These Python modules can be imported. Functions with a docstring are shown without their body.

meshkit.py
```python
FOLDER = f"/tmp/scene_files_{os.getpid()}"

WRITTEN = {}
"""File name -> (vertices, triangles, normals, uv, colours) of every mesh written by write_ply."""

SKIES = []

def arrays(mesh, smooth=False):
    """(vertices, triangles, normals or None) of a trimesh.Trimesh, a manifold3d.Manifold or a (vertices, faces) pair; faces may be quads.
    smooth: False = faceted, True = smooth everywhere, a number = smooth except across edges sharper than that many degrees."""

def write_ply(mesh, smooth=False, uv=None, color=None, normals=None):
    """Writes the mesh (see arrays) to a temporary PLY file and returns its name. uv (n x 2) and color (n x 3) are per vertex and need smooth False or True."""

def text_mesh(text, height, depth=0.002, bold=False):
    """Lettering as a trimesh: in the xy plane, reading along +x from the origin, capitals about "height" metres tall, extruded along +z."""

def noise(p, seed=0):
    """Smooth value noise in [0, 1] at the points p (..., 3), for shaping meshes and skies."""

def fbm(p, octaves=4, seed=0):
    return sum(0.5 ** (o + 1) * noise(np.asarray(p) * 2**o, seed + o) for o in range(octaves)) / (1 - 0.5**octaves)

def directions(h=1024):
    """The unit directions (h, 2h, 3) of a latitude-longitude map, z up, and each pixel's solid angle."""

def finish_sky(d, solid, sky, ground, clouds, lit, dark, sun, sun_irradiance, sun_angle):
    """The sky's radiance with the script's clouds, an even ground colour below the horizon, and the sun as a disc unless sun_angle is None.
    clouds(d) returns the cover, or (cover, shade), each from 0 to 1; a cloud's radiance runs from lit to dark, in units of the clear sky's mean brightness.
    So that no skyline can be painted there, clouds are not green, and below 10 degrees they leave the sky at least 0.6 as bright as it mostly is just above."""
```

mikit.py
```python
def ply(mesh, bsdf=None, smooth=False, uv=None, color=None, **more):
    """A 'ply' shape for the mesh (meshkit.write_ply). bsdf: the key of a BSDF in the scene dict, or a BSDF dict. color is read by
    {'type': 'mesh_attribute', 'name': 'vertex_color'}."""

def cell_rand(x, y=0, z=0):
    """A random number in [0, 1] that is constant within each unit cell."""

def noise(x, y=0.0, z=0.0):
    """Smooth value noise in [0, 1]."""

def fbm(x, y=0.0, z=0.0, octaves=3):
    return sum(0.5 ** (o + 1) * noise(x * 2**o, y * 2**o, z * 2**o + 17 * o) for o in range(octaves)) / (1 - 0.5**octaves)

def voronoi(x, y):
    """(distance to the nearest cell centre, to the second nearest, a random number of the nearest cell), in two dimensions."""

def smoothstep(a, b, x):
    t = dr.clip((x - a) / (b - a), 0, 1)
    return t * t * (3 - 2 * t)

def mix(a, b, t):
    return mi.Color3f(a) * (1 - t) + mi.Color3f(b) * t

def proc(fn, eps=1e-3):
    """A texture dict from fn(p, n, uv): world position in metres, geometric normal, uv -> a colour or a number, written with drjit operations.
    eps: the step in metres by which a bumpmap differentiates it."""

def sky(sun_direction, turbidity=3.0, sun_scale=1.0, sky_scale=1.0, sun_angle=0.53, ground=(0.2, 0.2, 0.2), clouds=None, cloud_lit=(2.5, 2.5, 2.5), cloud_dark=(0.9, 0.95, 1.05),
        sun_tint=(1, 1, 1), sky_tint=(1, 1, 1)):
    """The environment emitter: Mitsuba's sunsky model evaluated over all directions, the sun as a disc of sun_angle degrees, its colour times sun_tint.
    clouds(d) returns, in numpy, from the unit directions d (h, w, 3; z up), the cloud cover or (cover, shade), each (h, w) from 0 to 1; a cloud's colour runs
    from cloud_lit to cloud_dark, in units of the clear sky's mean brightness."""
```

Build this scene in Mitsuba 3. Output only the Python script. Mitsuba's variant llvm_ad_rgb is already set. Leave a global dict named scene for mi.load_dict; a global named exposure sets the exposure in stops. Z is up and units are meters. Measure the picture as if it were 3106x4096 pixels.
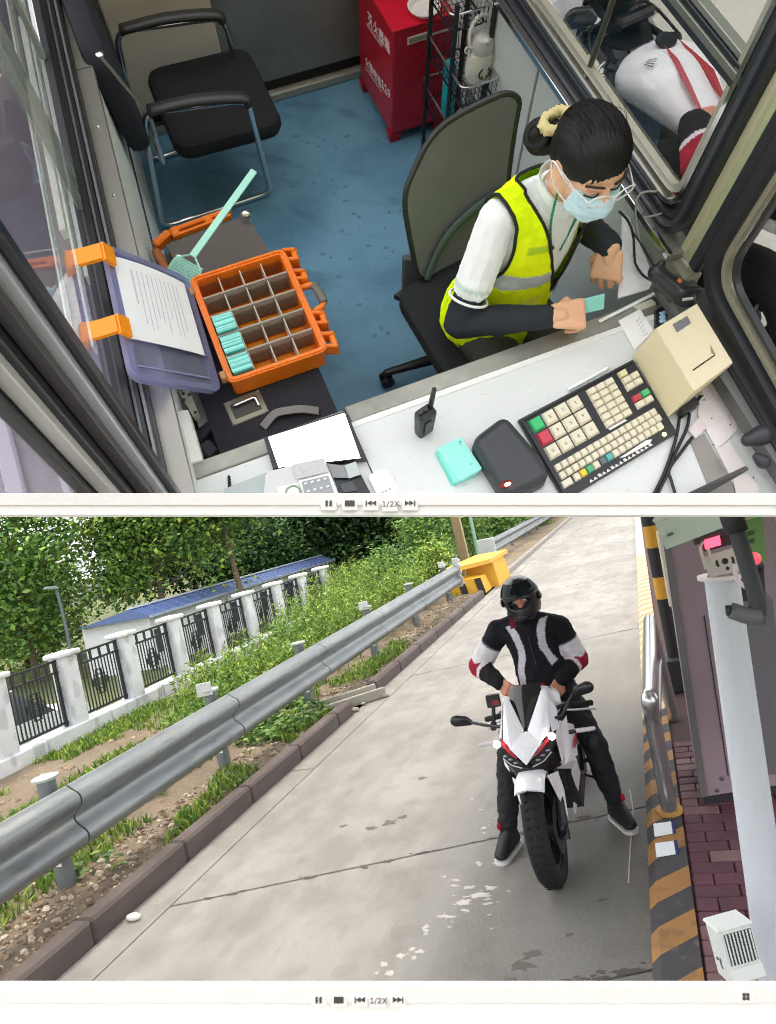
import math, numpy as np, trimesh, manifold3d as m3, shapely, shapely.geometry as sg
import mitsuba as mi, drjit as dr, mikit, meshkit
from mikit import noise, fbm, voronoi, cell_rand, smoothstep, mix

# ---------------------------------------------------------------- camera, sky, exposure
CAM_POS = np.array([0.0, 0.0, 2.2])
CAM_ROT = np.array([[0.9264, 0.3136, -0.2084], [-0.1992, -0.0616, -0.978], [-0.3195, 0.9476, 0.0054]])   # rows: right, down, forward
_u, _s, _v = np.linalg.svd(CAM_ROT); CAM_ROT = _u @ _v
_fw, _dn = CAM_ROT[2], CAM_ROT[1]
scene, labels = {"type": "scene"}, {}
scene["camera"] = {"type": "perspective", "fov": 2 * math.degrees(math.atan(388 / 740)), "fov_axis": "x", "near_clip": 0.05, "far_clip": 500.0,
                   "to_world": mi.ScalarTransform4f().look_at(origin=CAM_POS.tolist(), target=(CAM_POS + _fw).tolist(), up=(-_dn).tolist())}
scene["sky"] = mikit.sky((-0.25, 0.35, 0.90), turbidity=4, sun_scale=0.25, sun_angle=14, clouds=lambda d: 1.0, cloud_lit=(2.5, 2.5, 2.55))
exposure = 2.88

# the kiosk stands tipped towards the viewer above the white ledge: its own upright frame is mapped into the world by one rigid motion
KIOSK_ROT = np.array([[0.9257, -0.3781, 0.0039], [-0.3511, -0.8632, -0.3627], [0.1405, 0.3344, -0.9319]])
_u, _s, _v = np.linalg.svd(KIOSK_ROT); KIOSK_ROT = _u @ _v
WB = np.eye(4); WB[:3, :3] = CAM_ROT.T @ KIOSK_ROT; WB[:3, 3] = CAM_POS - WB[:3, :3] @ np.array([0, 0, 2.7])
_n = CAM_ROT.T @ np.array([0, -740.0, -7.0]); LEDGE_N = _n / np.linalg.norm(_n)      # the plane of the ledge, where the kiosk's base is cut
FR = {"m": None}
def in_kiosk(): FR["m"] = WB
def in_lane(): FR["m"] = None

# ---------------------------------------------------------------- helpers
RNG = np.random.default_rng(7)
V = lambda *a: np.array(a[0] if len(a) == 1 else a, float)
def lin(h):
    c = np.array([int(h[i:i + 2], 16) for i in (1, 3, 5)]) / 255
    return np.where(c < 0.04045, c / 12.92, ((c + 0.055) / 1.055) ** 2.4).tolist()
def rgb(c): return {"type": "rgb", "value": lin(c) if isinstance(c, str) else list(c)}
def M(name, col, rough=0.6, metal=0.0, spec=0.5, coat=0.0, bump=None, **kw):
    b = {"type": "principled", "base_color": col if isinstance(col, dict) else rgb(col), "roughness": rough, "metallic": metal, "specular": spec, **kw}
    if coat: b["clearcoat"], b["clearcoat_gloss"] = coat, 0.9
    if bump: b = {"type": "bumpmap", "arbitrary": mikit.proc(bump[0], eps=bump[1]), "scale": bump[2], "bsdf": b}
    scene[name] = {"type": "twosided", "bsdf": b}
    return name
def num(key):
    if key not in scene and key not in labels: return key
    k = 1
    while f"{key}_{k:03d}" in scene or f"{key}_{k:03d}" in labels: k += 1
    return f"{key}_{k:03d}"
USED = {}
def fresh(key):
    n = USED.get(key, 0); USED[key] = n + 1
    return key if n == 0 else f"{key}_{n:03d}"
def thing(name, label, cat, group=None):
    k = fresh(name); labels[k] = {"label": label, "category": cat}
    if group: labels[k]["group"] = group
    return k
def tm(m):
    if isinstance(m, (list, tuple)) and not (len(m) == 2 and isinstance(m[0], np.ndarray)): return trimesh.util.concatenate([tm(x) for x in m])
    if hasattr(m, "to_mesh"):
        q = m.to_mesh(); return trimesh.Trimesh(np.array(q.vert_properties[:, :3], float), np.array(q.tri_verts), process=False)
    if isinstance(m, tuple): 
        f = np.asarray(m[1]); f = np.vstack([f[:, [0, 1, 2]], f[:, [0, 2, 3]]]) if f.shape[1] == 4 else f
        return trimesh.Trimesh(m[0], f, process=False)
    return m
def add(name, mesh, mat, parent=None, smooth=False, label=None, cat=None, group=None, kind=None, color=None, cut=True, uv=None):
    k = fresh(f"{parent}__{name}" if parent else name)
    m = tm(mesh).copy()
    if FR["m"] is not None:
        m.apply_transform(FR["m"])
        if cut and color is None:
            s = (m.vertices - CAM_POS) @ LEDGE_N
            if s.max() < 0: return k
            if s.min() < 0: m = trimesh.intersections.slice_mesh_plane(m, LEDGE_N, CAM_POS)
            if len(m.faces) == 0: return k
    scene[k] = mikit.ply(m, mat, smooth=smooth, color=color, uv=uv)
    d = {a: b for a, b in (("label", label), ("category", cat), ("group", group), ("kind", kind)) if b}
    if d: labels[k] = {**labels.get(k, {}), **d}
    return k
def mat4(R=None, t=None):
    m = np.eye(4)
    if R is not None: m[:3, :3] = R
    if t is not None: m[:3, 3] = t
    return m
def rot(axis, deg): return trimesh.transformations.rotation_matrix(math.radians(deg), axis)[:3, :3]
RX, RY, RZ = (lambda d: rot([1, 0, 0], d)), (lambda d: rot([0, 1, 0], d)), (lambda d: rot([0, 0, 1], d))
def put(m, t=(0, 0, 0), R=None, s=1.0):
    m = tm(m).copy()
    if s is not 1.0: m.apply_scale(s)
    m.apply_transform(mat4(R, t)); return m
def onto(o, x, y):
    """columns x, y, z of a plane's frame: for laying flat shapes on a face"""
    o, x, y = V(o), V(x), V(y); x = x / np.linalg.norm(x); z = np.cross(x, y); z /= np.linalg.norm(z)
    return mat4(np.stack([x, np.cross(z, x), z], 1), o)
def laid(m, F): m = tm(m).copy(); m.apply_transform(F); return m
def hullp(p): return tm(m3.Manifold.hull_points(np.asarray(p, float).reshape(-1, 3).tolist()))
def box(size, c=(0, 0, 0), R=None, bev=0.0):
    s = V(size) / 2
    if bev <= 0: m = trimesh.creation.box(extents=V(size))
    else:
        b = min(bev, s.min() * 0.95); p = []
        for q in np.ndindex(2, 2, 2):
            sg_ = V(q) * 2 - 1
            for k in range(3): d = np.full(3, b); d[k] = 0; p.append(sg_ * (s - d))
        m = hullp(p)
    return put(m, c, R)
def bx(x0, x1, y0, y1, z0, z1, bev=0.0): return box((x1 - x0, y1 - y0, z1 - z0), ((x0 + x1) / 2, (y0 + y1) / 2, (z0 + z1) / 2), bev=bev)
def rpoly(w, h, r, n=5):
    return sg.box(-w / 2 + r, -h / 2 + r, w / 2 - r, h / 2 - r).buffer(r, quad_segs=n)
def ext(poly, h, F=None, taper=None):
    """a flat outline given thickness h along +z"""
    if not hasattr(poly, "geom_type"): poly = sg.Polygon(poly)
    gs = [g for g in getattr(poly, "geoms", [poly]) if g.area > 1e-9]
    m = trimesh.util.concatenate([trimesh.creation.extrude_polygon(g, h, engine="earcut") for g in gs])
    return laid(m, F) if F is not None else m
def pillow(w, h, d, r, rr=0.01, c=(0, 0, 0), R=None):
    """rounded plate: outline radius r, edge rounding rr"""
    ps = []
    for z, o in ((0, rr), (rr * 0.3, rr * 0.3), (rr, 0), (d - rr, 0), (d - rr * 0.3, rr * 0.3), (d, rr)):
        q = rpoly(w - 2 * o, h - 2 * o, max(r - o, 0.001), 4)
        ps.append(np.column_stack([np.array(q.exterior.coords)[:-1], np.full(len(q.exterior.coords) - 1, z - d / 2)]))
    return put(hullp(np.vstack(ps)), c, R)
def bar(a, b, w, h, up=(0, 0, 1), bev=0.0):
    """a square-section bar from a to b: w sideways, h along up"""
    a, b = V(a), V(b); x = b - a; L = np.linalg.norm(x); x /= L; y = np.cross(V(up), x); y /= np.linalg.norm(y)
    return put(box((L, w, h), bev=bev), (a + b) / 2, np.stack([x, y, np.cross(x, y)], 1))
def curve(p, n=8, closed=False):
    p = np.asarray(p, float); k = len(p); out = []
    for i in range(k if closed else k - 1):
        g = (lambda j: p[j % k]) if closed else (lambda j: p[min(max(j, 0), k - 1)])
        a, b, c, d = g(i - 1), g(i), g(i + 1), g(i + 2)
        for t in np.arange(n) / n: out.append(0.5 * (2 * b + (c - a) * t + (2 * a - 5 * b + 4 * c - d) * t * t + (3 * b - a - 3 * c + d) * t ** 3))
    if not closed: out.append(p[-1])
    return np.array(out)
def fillet(p, r, n=5, closed=False):
    """polyline with rounded corners"""
    p = [V(q) for q in p]; k = len(p); out = []
    for i in range(k):
        if not closed and i in (0, k - 1): out.append(p[i]); continue
        a, b, c = p[i - 1], p[i], p[(i + 1) % k]; u, w = a - b, c - b; lu, lw = np.linalg.norm(u), np.linalg.norm(w)
        rr = min(r, lu * 0.49, lw * 0.49); s, e = b + u / lu * rr, b + w / lw * rr
        for t in np.linspace(0, 1, n): out.append((1 - t) ** 2 * s + 2 * t * (1 - t) * b + t * t * e)
    return np.array(out)
def sweep(path, prof, closed=False, up=None, cap=True):
    """a 2-D outline (n x 2, closed) carried along a path"""
    P = np.asarray(path, float); k = len(P); prof = np.asarray(prof, float); n = len(prof)
    tan = np.roll(P, -1, 0) - np.roll(P, 1, 0)
    if not closed: tan[0], tan[-1] = P[1] - P[0], P[-1] - P[-2]
    tan /= np.linalg.norm(tan, axis=1, keepdims=True) + 1e-12
    u = V(up) if up is not None else (V(0, 0, 1) if abs(tan[0][2]) < 0.9 else V(1, 0, 0)); vs = []
    for i in range(k):
        s = np.cross(tan[i], u); s /= np.linalg.norm(s) + 1e-12; w = np.cross(s, tan[i])
        if up is None: u = w
        vs.append(P[i] + prof[:, :1] * s + prof[:, 1:] * w)
    v = np.vstack(vs); f = []
    for i in range(k if closed else k - 1):
        for j in range(n):
            a, b, c, d = i * n + j, i * n + (j + 1) % n, (i + 1) % k * n + (j + 1) % n, (i + 1) % k * n + j
            f += [[a, b, c], [a, c, d]]
    if not closed and cap:
        v = np.vstack([v, P[0], P[-1]])
        for j in range(n): f += [[k * n, (j + 1) % n, j], [k * n + 1, (k - 1) * n + j, (k - 1) * n + (j + 1) % n]]
    m = trimesh.Trimesh(v, f, process=False)
    return m
def circ(r, n=8, sy=1.0): a = np.arange(n) / n * 2 * np.pi; return np.column_stack([np.cos(a) * r, np.sin(a) * r * sy])
def tube(path, r, n=8, closed=False, sy=1.0): return sweep(path, circ(r, n, sy), closed)
def lathe(prof, n=24, c=(0, 0, 0), R=None):
    prof = np.asarray(prof, float); a = np.arange(n) / n * 2 * np.pi; k = len(prof)
    v = np.vstack([np.column_stack([r * np.cos(a), r * np.sin(a), np.full(n, z)]) for r, z in prof]); f = []
    for i in range(k - 1):
        for j in range(n):
            p, q, s, t = i * n + j, i * n + (j + 1) % n, (i + 1) * n + (j + 1) % n, (i + 1) * n + j
            f += [[p, q, s], [p, s, t]]
    return put(trimesh.Trimesh(v, f, process=False), c, R)
def cyl(a, b, r, n=16, r2=None):
    a, b = V(a), V(b); d = b - a; L = np.linalg.norm(d); r2 = r if r2 is None else r2
    return put(lathe([(0, 0), (r, 0), (r2, L), (0, L)], n), a, trimesh.geometry.align_vectors([0, 0, 1], d / L)[:3, :3])
def ball(c, r, sub=2, s=(1, 1, 1)):
    m = trimesh.creation.icosphere(sub, r); m.vertices *= V(s); return put(m, c)
def capsule(p, r, q, r2, sub=2):
    a, b = trimesh.creation.icosphere(sub, r), trimesh.creation.icosphere(sub, r2)
    return m3.Manifold.hull_points(np.vstack([a.vertices + V(p), b.vertices + V(q)]).tolist())
def blob(bones, edge=0.012, it=12, extra=()):
    """one continuous surface round bones ((p, r), (q, r2)); extra: point sets whose hulls join in"""
    u = m3.Manifold.batch_boolean([capsule(p, r, q, s) for (p, r), (q, s) in bones] + [m3.Manifold.hull_points(np.asarray(e, float).tolist()) for e in extra], m3.OpType.Add)
    m = tm(u.refine_to_length(edge)); m.merge_vertices()
    if it: trimesh.smoothing.filter_taubin(m, lamb=0.5, nu=0.51, iterations=it)
    return m
def ell(c, r, R=None, sub=2):
    """points of an ellipsoid, for blob's extra"""
    v = trimesh.creation.icosphere(sub, 1.0).vertices * V(r)
    return (v @ np.asarray(R).T if R is not None else v) + V(c)
def slab(p, t):
    """a face with corners p given thickness t against its normal"""
    p = np.asarray(p, float); n = np.cross(p[1] - p[0], p[2] - p[0]); n /= np.linalg.norm(n)
    return hullp(np.vstack([p, p - n * t]))
def grid(nx, ny, fn):
    """a sheet: fn(u, v) -> points, u and v from 0 to 1"""
    u, v = np.meshgrid(np.linspace(0, 1, nx), np.linspace(0, 1, ny), indexing="ij")
    p = fn(u.ravel(), v.ravel()); i = np.arange(nx * ny).reshape(nx, ny)
    a, b, c, d = i[:-1, :-1].ravel(), i[1:, :-1].ravel(), i[1:, 1:].ravel(), i[:-1, 1:].ravel()
    return trimesh.Trimesh(p, np.vstack([np.column_stack([a, b, c]), np.column_stack([a, c, d])]), process=False)
def sdf_poly(pts, x, y):
    return shapely.contains_xy(sg.Polygon(pts), x, y)
PLAIN = {}
def P(col, rough=0.55, metal=0.0, coat=0.0):
    """a plain material, made once"""
    k = (col, rough, metal, coat)
    if k not in PLAIN: PLAIN[k] = M(f"plain_{len(PLAIN)}", col, rough, metal, coat=coat)
    return PLAIN[k]
VC = {"type": "mesh_attribute", "name": "vertex_color"}
M("cloth", VC, 0.85, spec=0.3); M("satin", VC, 0.45); M("gloss", VC, 0.2, coat=0.6); M("skin", VC, 0.5, spec=0.35)
M("chrome", (0.75, 0.75, 0.76), 0.12, 1.0); M("steel", (0.5, 0.5, 0.5), 0.35, 1.0); M("alu", (0.62, 0.62, 0.6), 0.42, 0.7)
scene["pane"] = {"type": "thindielectric", "int_ior": 1.5, "ext_ior": 1.0}
M("dark_gloss", "#10161a", 0.05, coat=1.0)
scene["clear_plastic"] = {"type": "principledthin", "base_color": rgb("#c9cbea"), "roughness": 0.25, "spec_trans": 0.72, "diff_trans": 0.6, "eta": 1.3}


# ================================================================ the kiosk
in_kiosk()
def pr_floor(p, n, uv):
    a = fbm(p.x * 3.1, p.y * 3.1, p.z * 3.1, 4); b = noise(p.x * 55, p.y * 55, p.z * 55); c = smoothstep(0.80, 0.86, noise(p.x * 38 + 9, p.y * 38, p.z * 38))
    base = mix(lin("#527d97"), lin("#6c9ab2"), smoothstep(0.3, 0.7, a) * 0.85 + b * 0.15)
    w = smoothstep(0.58, 0.75, fbm(p.x * 3 + p.z * 9, p.y * 14, p.z * 3, 3)); sc = smoothstep(0.72, 0.78, noise(p.x * 22, p.y * 130, p.z * 22)) * smoothstep(0.45, 0.6, b)
    base = mix(mix(base, lin("#41667d"), w * 0.45), lin("#8fb2c3"), sc * 0.10)
    return mix(base, lin("#3c5f77"), c * smoothstep(0.5, 0.62, a) * 0.5)
M("floor_blue", mikit.proc(pr_floor), 0.5, spec=0.4)
def pr_steel(p, n, uv):
    a = fbm(p.x * 5, p.y * 5, p.z * 5, 4); s = noise(p.x * 90, p.y * 9, p.z * 9)
    return mix(lin("#6d6963"), lin("#97928a"), a * 0.8 + s * 0.2)
M("wall_steel", mikit.proc(pr_steel), 0.38, 0.35)
def pr_counter(p, n, uv):
    a = fbm(p.x * 6, p.y * 6, p.z * 6, 3); d = smoothstep(0.83, 0.9, noise(p.x * 70, p.y * 70, p.z * 70))
    return mix(mix(lin("#cdd0ce"), lin("#d9dcda"), a), lin("#b4b4ae"), d * 0.25)
M("counter_top", mikit.proc(pr_counter), 0.35)
def pr_trim(p, n, uv):
    a = noise(p.x * 40, p.y * 40, p.z * 40); b = fbm(p.x * 9, p.y * 9, p.z * 9, 3)
    return mix(lin("#77776f"), lin("#a9a99f"), a * 0.35 + b * 0.65)
M("brushed", mikit.proc(pr_trim), 0.4, 0.5)
M("rubber", "#22242a", 0.45); M("black_fabric", "#17171b", 0.9); M("black_plastic", "#1c1d21", 0.35)
M("orange", mikit.proc(lambda p, n, uv: mix(mix(lin("#ee7c0e"), lin("#d9690c"), fbm(p.x * 13, p.y * 13, p.z * 13, 4)), lin("#f6b36a"), smoothstep(0.76, 0.84, noise(p.x * 60, p.y * 200, p.z * 60)) * 0.25)), 0.4, coat=0.15); M("teal_card", "#93e2d6", 0.45); M("grey_wall", "#c4c8c3", 0.55)

add("booth_floor", bx(-0.30, 1.46, 0.30, 3.25, -0.04, 0), "floor_blue", kind="structure")
def pr_out(p, n, uv):
    a = fbm(p.x * 2.3, p.y * 2.3, p.z * 2.3, 4); b = noise(p.x * 60, p.y * 60, p.z * 60)
    return mix(lin("#cfcbc5"), lin("#e6e2dc"), a * 0.75 + b * 0.25)
M("pale_concrete", mikit.proc(pr_out), 0.8)
add("kiosk_forecourt", bx(1.50, 5.0, -1.5, 4.0, -0.05, 0.05), "pale_concrete", kind="structure")
def pr_out2(p, n, uv):
    a = fbm(p.x * 2.3, p.y * 2.3, p.z * 2.3, 4); b = noise(p.x * 60, p.y * 60, p.z * 60)
    return mix(lin("#6a5f70"), lin("#8b8291"), a * 0.75 + b * 0.25)
M("dark_paving", mikit.proc(pr_out2), 0.7)
add("kiosk_pavement", bx(-4.0, -0.34, -1.0, 5.4, -0.30, -0.2), "dark_paving", kind="structure")
for s, (x0, x1, hh) in enumerate(((-1.02, -0.94, 0.04), (-0.80, -0.76, 0.03))):
    add("kerb_line", bx(x0, x1, -1.0, 5.3, -0.2, -0.2 + hh, bev=0.01), P("#a79fb4", 0.6), kind="structure")

# back wall
k = thing("back_wall", "grey steel rear wall of the kiosk with a bright skirting strip along the blue floor", "wall")
add("panel", bx(0.0, 1.47, 3.225, 3.27, 0.11, 1.5), "wall_steel", k)
add("groove", bx(0.0, 1.47, 3.245, 3.27, 0.045, 0.11), P("#15130f", 0.6), k)
add("skirting", bx(0.0, 1.47, 3.21, 3.27, 0.0, 0.045, bev=0.006), P("#a9a49a", 0.35, 0.3), k)
add("cream_board", bx(0.06, 0.50, 3.185, 3.223, 0.13, 1.2, bev=0.006), P("#cbbfae", 0.5), k, label="cream board standing against the rear wall behind the visitor chair")
k = thing("corner_strip", "dark steel corner strip behind the visitor chair at the end of the grey rear wall", "wall trim")
add("strip", bx(-0.06, 0.0, 3.18, 3.28, 0, 1.5), P("#5d5a56", 0.4, 0.4), k)

# left window: a long sill, dark tracks, sliding panes, and the posts at its near end
def xl(y): return -0.175 + (y - 1.0) * 0.083
def lstrip(x0, x1, z0, z1, y0=0.60, y1=3.3):
    a, b = xl(y0), xl(y1); return hullp([(a + x0, y0, z0), (a + x1, y0, z0), (b + x0, y1, z0), (b + x1, y1, z0), (a + x0, y0, z1), (a + x1, y0, z1), (b + x0, y1, z1), (b + x1, y1, z1)])
k = thing("left_parapet", "pale grey wall panel under the long sliding window beside the visitor chair", "wall")
add("panel", lstrip(-0.045, -0.004, 0, 0.868), "grey_wall", k)
add("seam", lstrip(-0.004, 0.002, 0.40, 0.412, 1.0), P("#303238"), k)
k = thing("sliding_window", "long sliding window with black tracks and two glass panes beside the visitor chair", "window")
for i, (y0, y1) in enumerate(((0.62, 1.52), (1.524, 2.53), (2.534, 3.3))): add("sill", lstrip(-0.052, 0.004, 0.872, 0.9, y0, y1), P("#8e8c86", 0.32, 0.6), k)
for y in (0.82, 1.27, 1.95, 2.25, 2.75): add("screw", ball((xl(y) - 0.024, y, 0.901), 0.006, 1), "chrome", k)
for i, (a, b, h, c) in enumerate(((-0.062, -0.053, 0.935, "#17181d"), (-0.074, -0.066, 0.915, "#8f9092"), (-0.086, -0.077, 0.93, "#15161b"), (-0.098, -0.091, 0.912, "#84868a"), (-0.118, -0.100, 0.94, "#14151a"))):
    add("track", lstrip(a, b, 0.86, h, 0.80), P(c, 0.3, 0.2), k)
add("lower_rail", lstrip(-0.150, -0.120, 0.87, 0.90, 0.8), P("#3c3b44", 0.4), k)
for o, w, y0, y1 in ((-0.168, 0.012, 1.7, 2.75), (-0.188, 0.008, 1.45, 3.2), (-0.214, 0.02, 1.9, 2.9), (-0.245, 0.006, 1.3, 3.3)): add("outer_strip", lstrip(o, o + w, 0.84, 0.88, y0, y1), P("#dfe6e0", 0.3), k)  # pale bars added to imitate white reflections in the sliding glass
for i, (o, y0, y1, z1) in enumerate(((-0.110, 0.82, 2.0, 2.05), (-0.142, 1.9, 3.3, 2.05))):
    pn = add("pane", slab([(xl(y0) + o, y0, 0.94), (xl(y1) + o, y1, 0.94), (xl(y1) + o, y1, z1), (xl(y0) + o, y0, z1)], 0.0008) if 0 else trimesh.Trimesh([(xl(y0) + o, y0, 0.94), (xl(y1) + o, y1, 0.94), (xl(y1) + o, y1, z1), (xl(y0) + o, y0, z1)], [[0, 1, 2], [0, 2, 3]], process=False), "pane", k)
for i, (o, y, w) in enumerate(((-0.128, 2.02, 0.035), (-0.128, 1.93, 0.02), (-0.15, 2.62, 0.03))):
    add("stile", bx(xl(y) + o - 0.012, xl(y) + o + 0.012, y, y + w, 0.90, 2.1, bev=0.003), P("#b9c4bd", 0.3, 0.3), k)
k = thing("window_post", "dark window posts with a grey aluminium strip crossing the lower left corner of the kiosk", "window post")
for i, (x0, x1, y0, y1, c, me) in enumerate(((-0.205, -0.19, 0.775, 0.81, "#191a20", 0), (-0.23, -0.207, 0.755, 0.79, "#a9aaae", 0.4), (-0.25, -0.225, 0.73, 0.765, "#2a2525", 0), (-0.275, -0.25, 0.70, 0.74, "#191619", 0), (-0.287, -0.262, 0.675, 0.705, "#b8b7b1", 0.4), (-0.305, -0.288, 0.650, 0.69, "#201d20", 0))):
    add("bar", bx(x0, x1, y0, y1, 0.86, 2.45, bev=0.003), P(c, 0.35, me), k)
add("foot_plate", bx(-0.27, -0.10, 0.62, 0.82, 0.80, 0.868, bev=0.01), P("#77726e", 0.35, 0.4), k)
k = thing("front_pane", "tall dark glass pane left of the dark window posts, mirroring the orange case", "window")
add("glass", trimesh.Trimesh([(-0.30, 0.66, 0.85), (-0.62, 0.46, 0.85), (-0.62, 0.46, 2.3), (-0.30, 0.66, 2.3)], [[0, 1, 2], [0, 2, 3]], process=False), "pane", k)
add("bottom_rail", hullp([(x, y, z) for x, y in ((-0.29, 0.66), (-0.66, 0.43), (-0.27, 0.63), (-0.64, 0.40)) for z in (0.80, 0.86)]), P("#4a4648", 0.4, 0.3), k)

# right side: parapet, windows with rubber gaskets and bright rails, corner post
k = thing("right_parapet", "smooth grey wall panel below the side window behind the seated clerk", "wall")
add("panel", bx(1.432, 1.47, 1.06, 3.25, 0, 0.86), "grey_wall", k)
add("seam", bx(1.428, 1.434, 2.05, 2.06, 0, 0.85), P("#8a8d88"), k)
def rail_y(x0, x1, y0, y1, z0, z1, b=0.002): return bx(x0, x1, y0, y1, z0, z1, bev=b)
k = thing("side_window", "kiosk side window with thick black gasket and bright rails, the white motorcycle outside it", "window")
add("ledge", rail_y(1.385, 1.47, 1.10, 3.25, 0.862, 0.885), P("#9b9c94", 0.3, 0.5), k)
add("lower_rail", rail_y(1.376, 1.392, 1.10, 3.2, 0.872, 0.897), "chrome", k)
gas = fillet([(1.43, 3.1, 0.915), (1.43, 1.15, 0.915), (1.43, 1.15, 1.75)], 0.10, 7)
add("gasket", sweep(gas, [(-0.03, -0.02), (0.03, -0.02), (0.03, 0.02), (-0.03, 0.02)], up=(1, 0, 0)), "rubber", k, 40)
add("inner_strip", sweep(gas + V(0.0, 0.0, 0.0) + V(-0.024, 0.0, 0), [(-0.008, -0.006), (0.008, -0.006), (0.008, 0.006), (-0.008, 0.006)], up=(1, 0, 0)), P("#3b3e46", 0.3), k, 40)
g2 = fillet([(1.437, 3.1, 0.955), (1.437, 1.20, 0.955), (1.437, 1.20, 1.75)], 0.085, 7)
add("bright_rail", sweep(g2, [(-0.007, -0.018), (0.007, -0.018), (0.007, 0.018), (-0.007, 0.018)], up=(1, 0, 0)), "chrome", k, 40)
g3 = fillet([(1.45, 3.1, 0.985), (1.45, 1.225, 0.985), (1.45, 1.225, 1.75)], 0.07, 7)
add("outer_rail", sweep(g3, [(-0.012, -0.012), (0.012, -0.012), (0.012, 0.012), (-0.012, 0.012)], up=(1, 0, 0)), P("#b3b0a0", 0.35, 0.4), k, 40)
add("mullion", cyl((1.447, 1.80, 0.96), (1.447, 1.765, 1.36), 0.009, 10), P("#5b5d58", 0.3, 0.6), k)
for i, (z0, z1, x0, c, me) in enumerate(((1.352, 1.372, 1.435, "#2b3036", 0.0), (1.374, 1.396, 1.43, "#7f827a", 0.5), (1.398, 1.412, 1.435, "#23282d", 0.0), (1.414, 1.432, 1.44, "#8e9188", 0.5))):
    add("top_rail", rail_y(x0, 1.47, 1.15, 2.6, z0, z1), P(c, 0.35, me), k)
add("pane", trimesh.Trimesh([(1.455, 1.2, 0.98), (1.455, 3.1, 0.98), (1.455, 3.1, 1.36), (1.455, 1.2, 1.36)], [[0, 1, 2], [0, 2, 3]], process=False), "pane", k)
k = thing("corner_post", "pale green kiosk corner post between the side window and the right hand front window", "post")
add("post", bx(1.435, 1.475, 1.09, 1.125, 0.86, 1.8, bev=0.006), P("#b9b897", 0.45), k)
add("gasket", bx(1.42, 1.45, 1.015, 1.06, 0.88, 1.8, bev=0.008), "rubber", k)
add("face", bx(1.442, 1.475, 1.06, 1.09, 0.86, 1.8), P("#a9b08a", 0.4), k)
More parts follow.
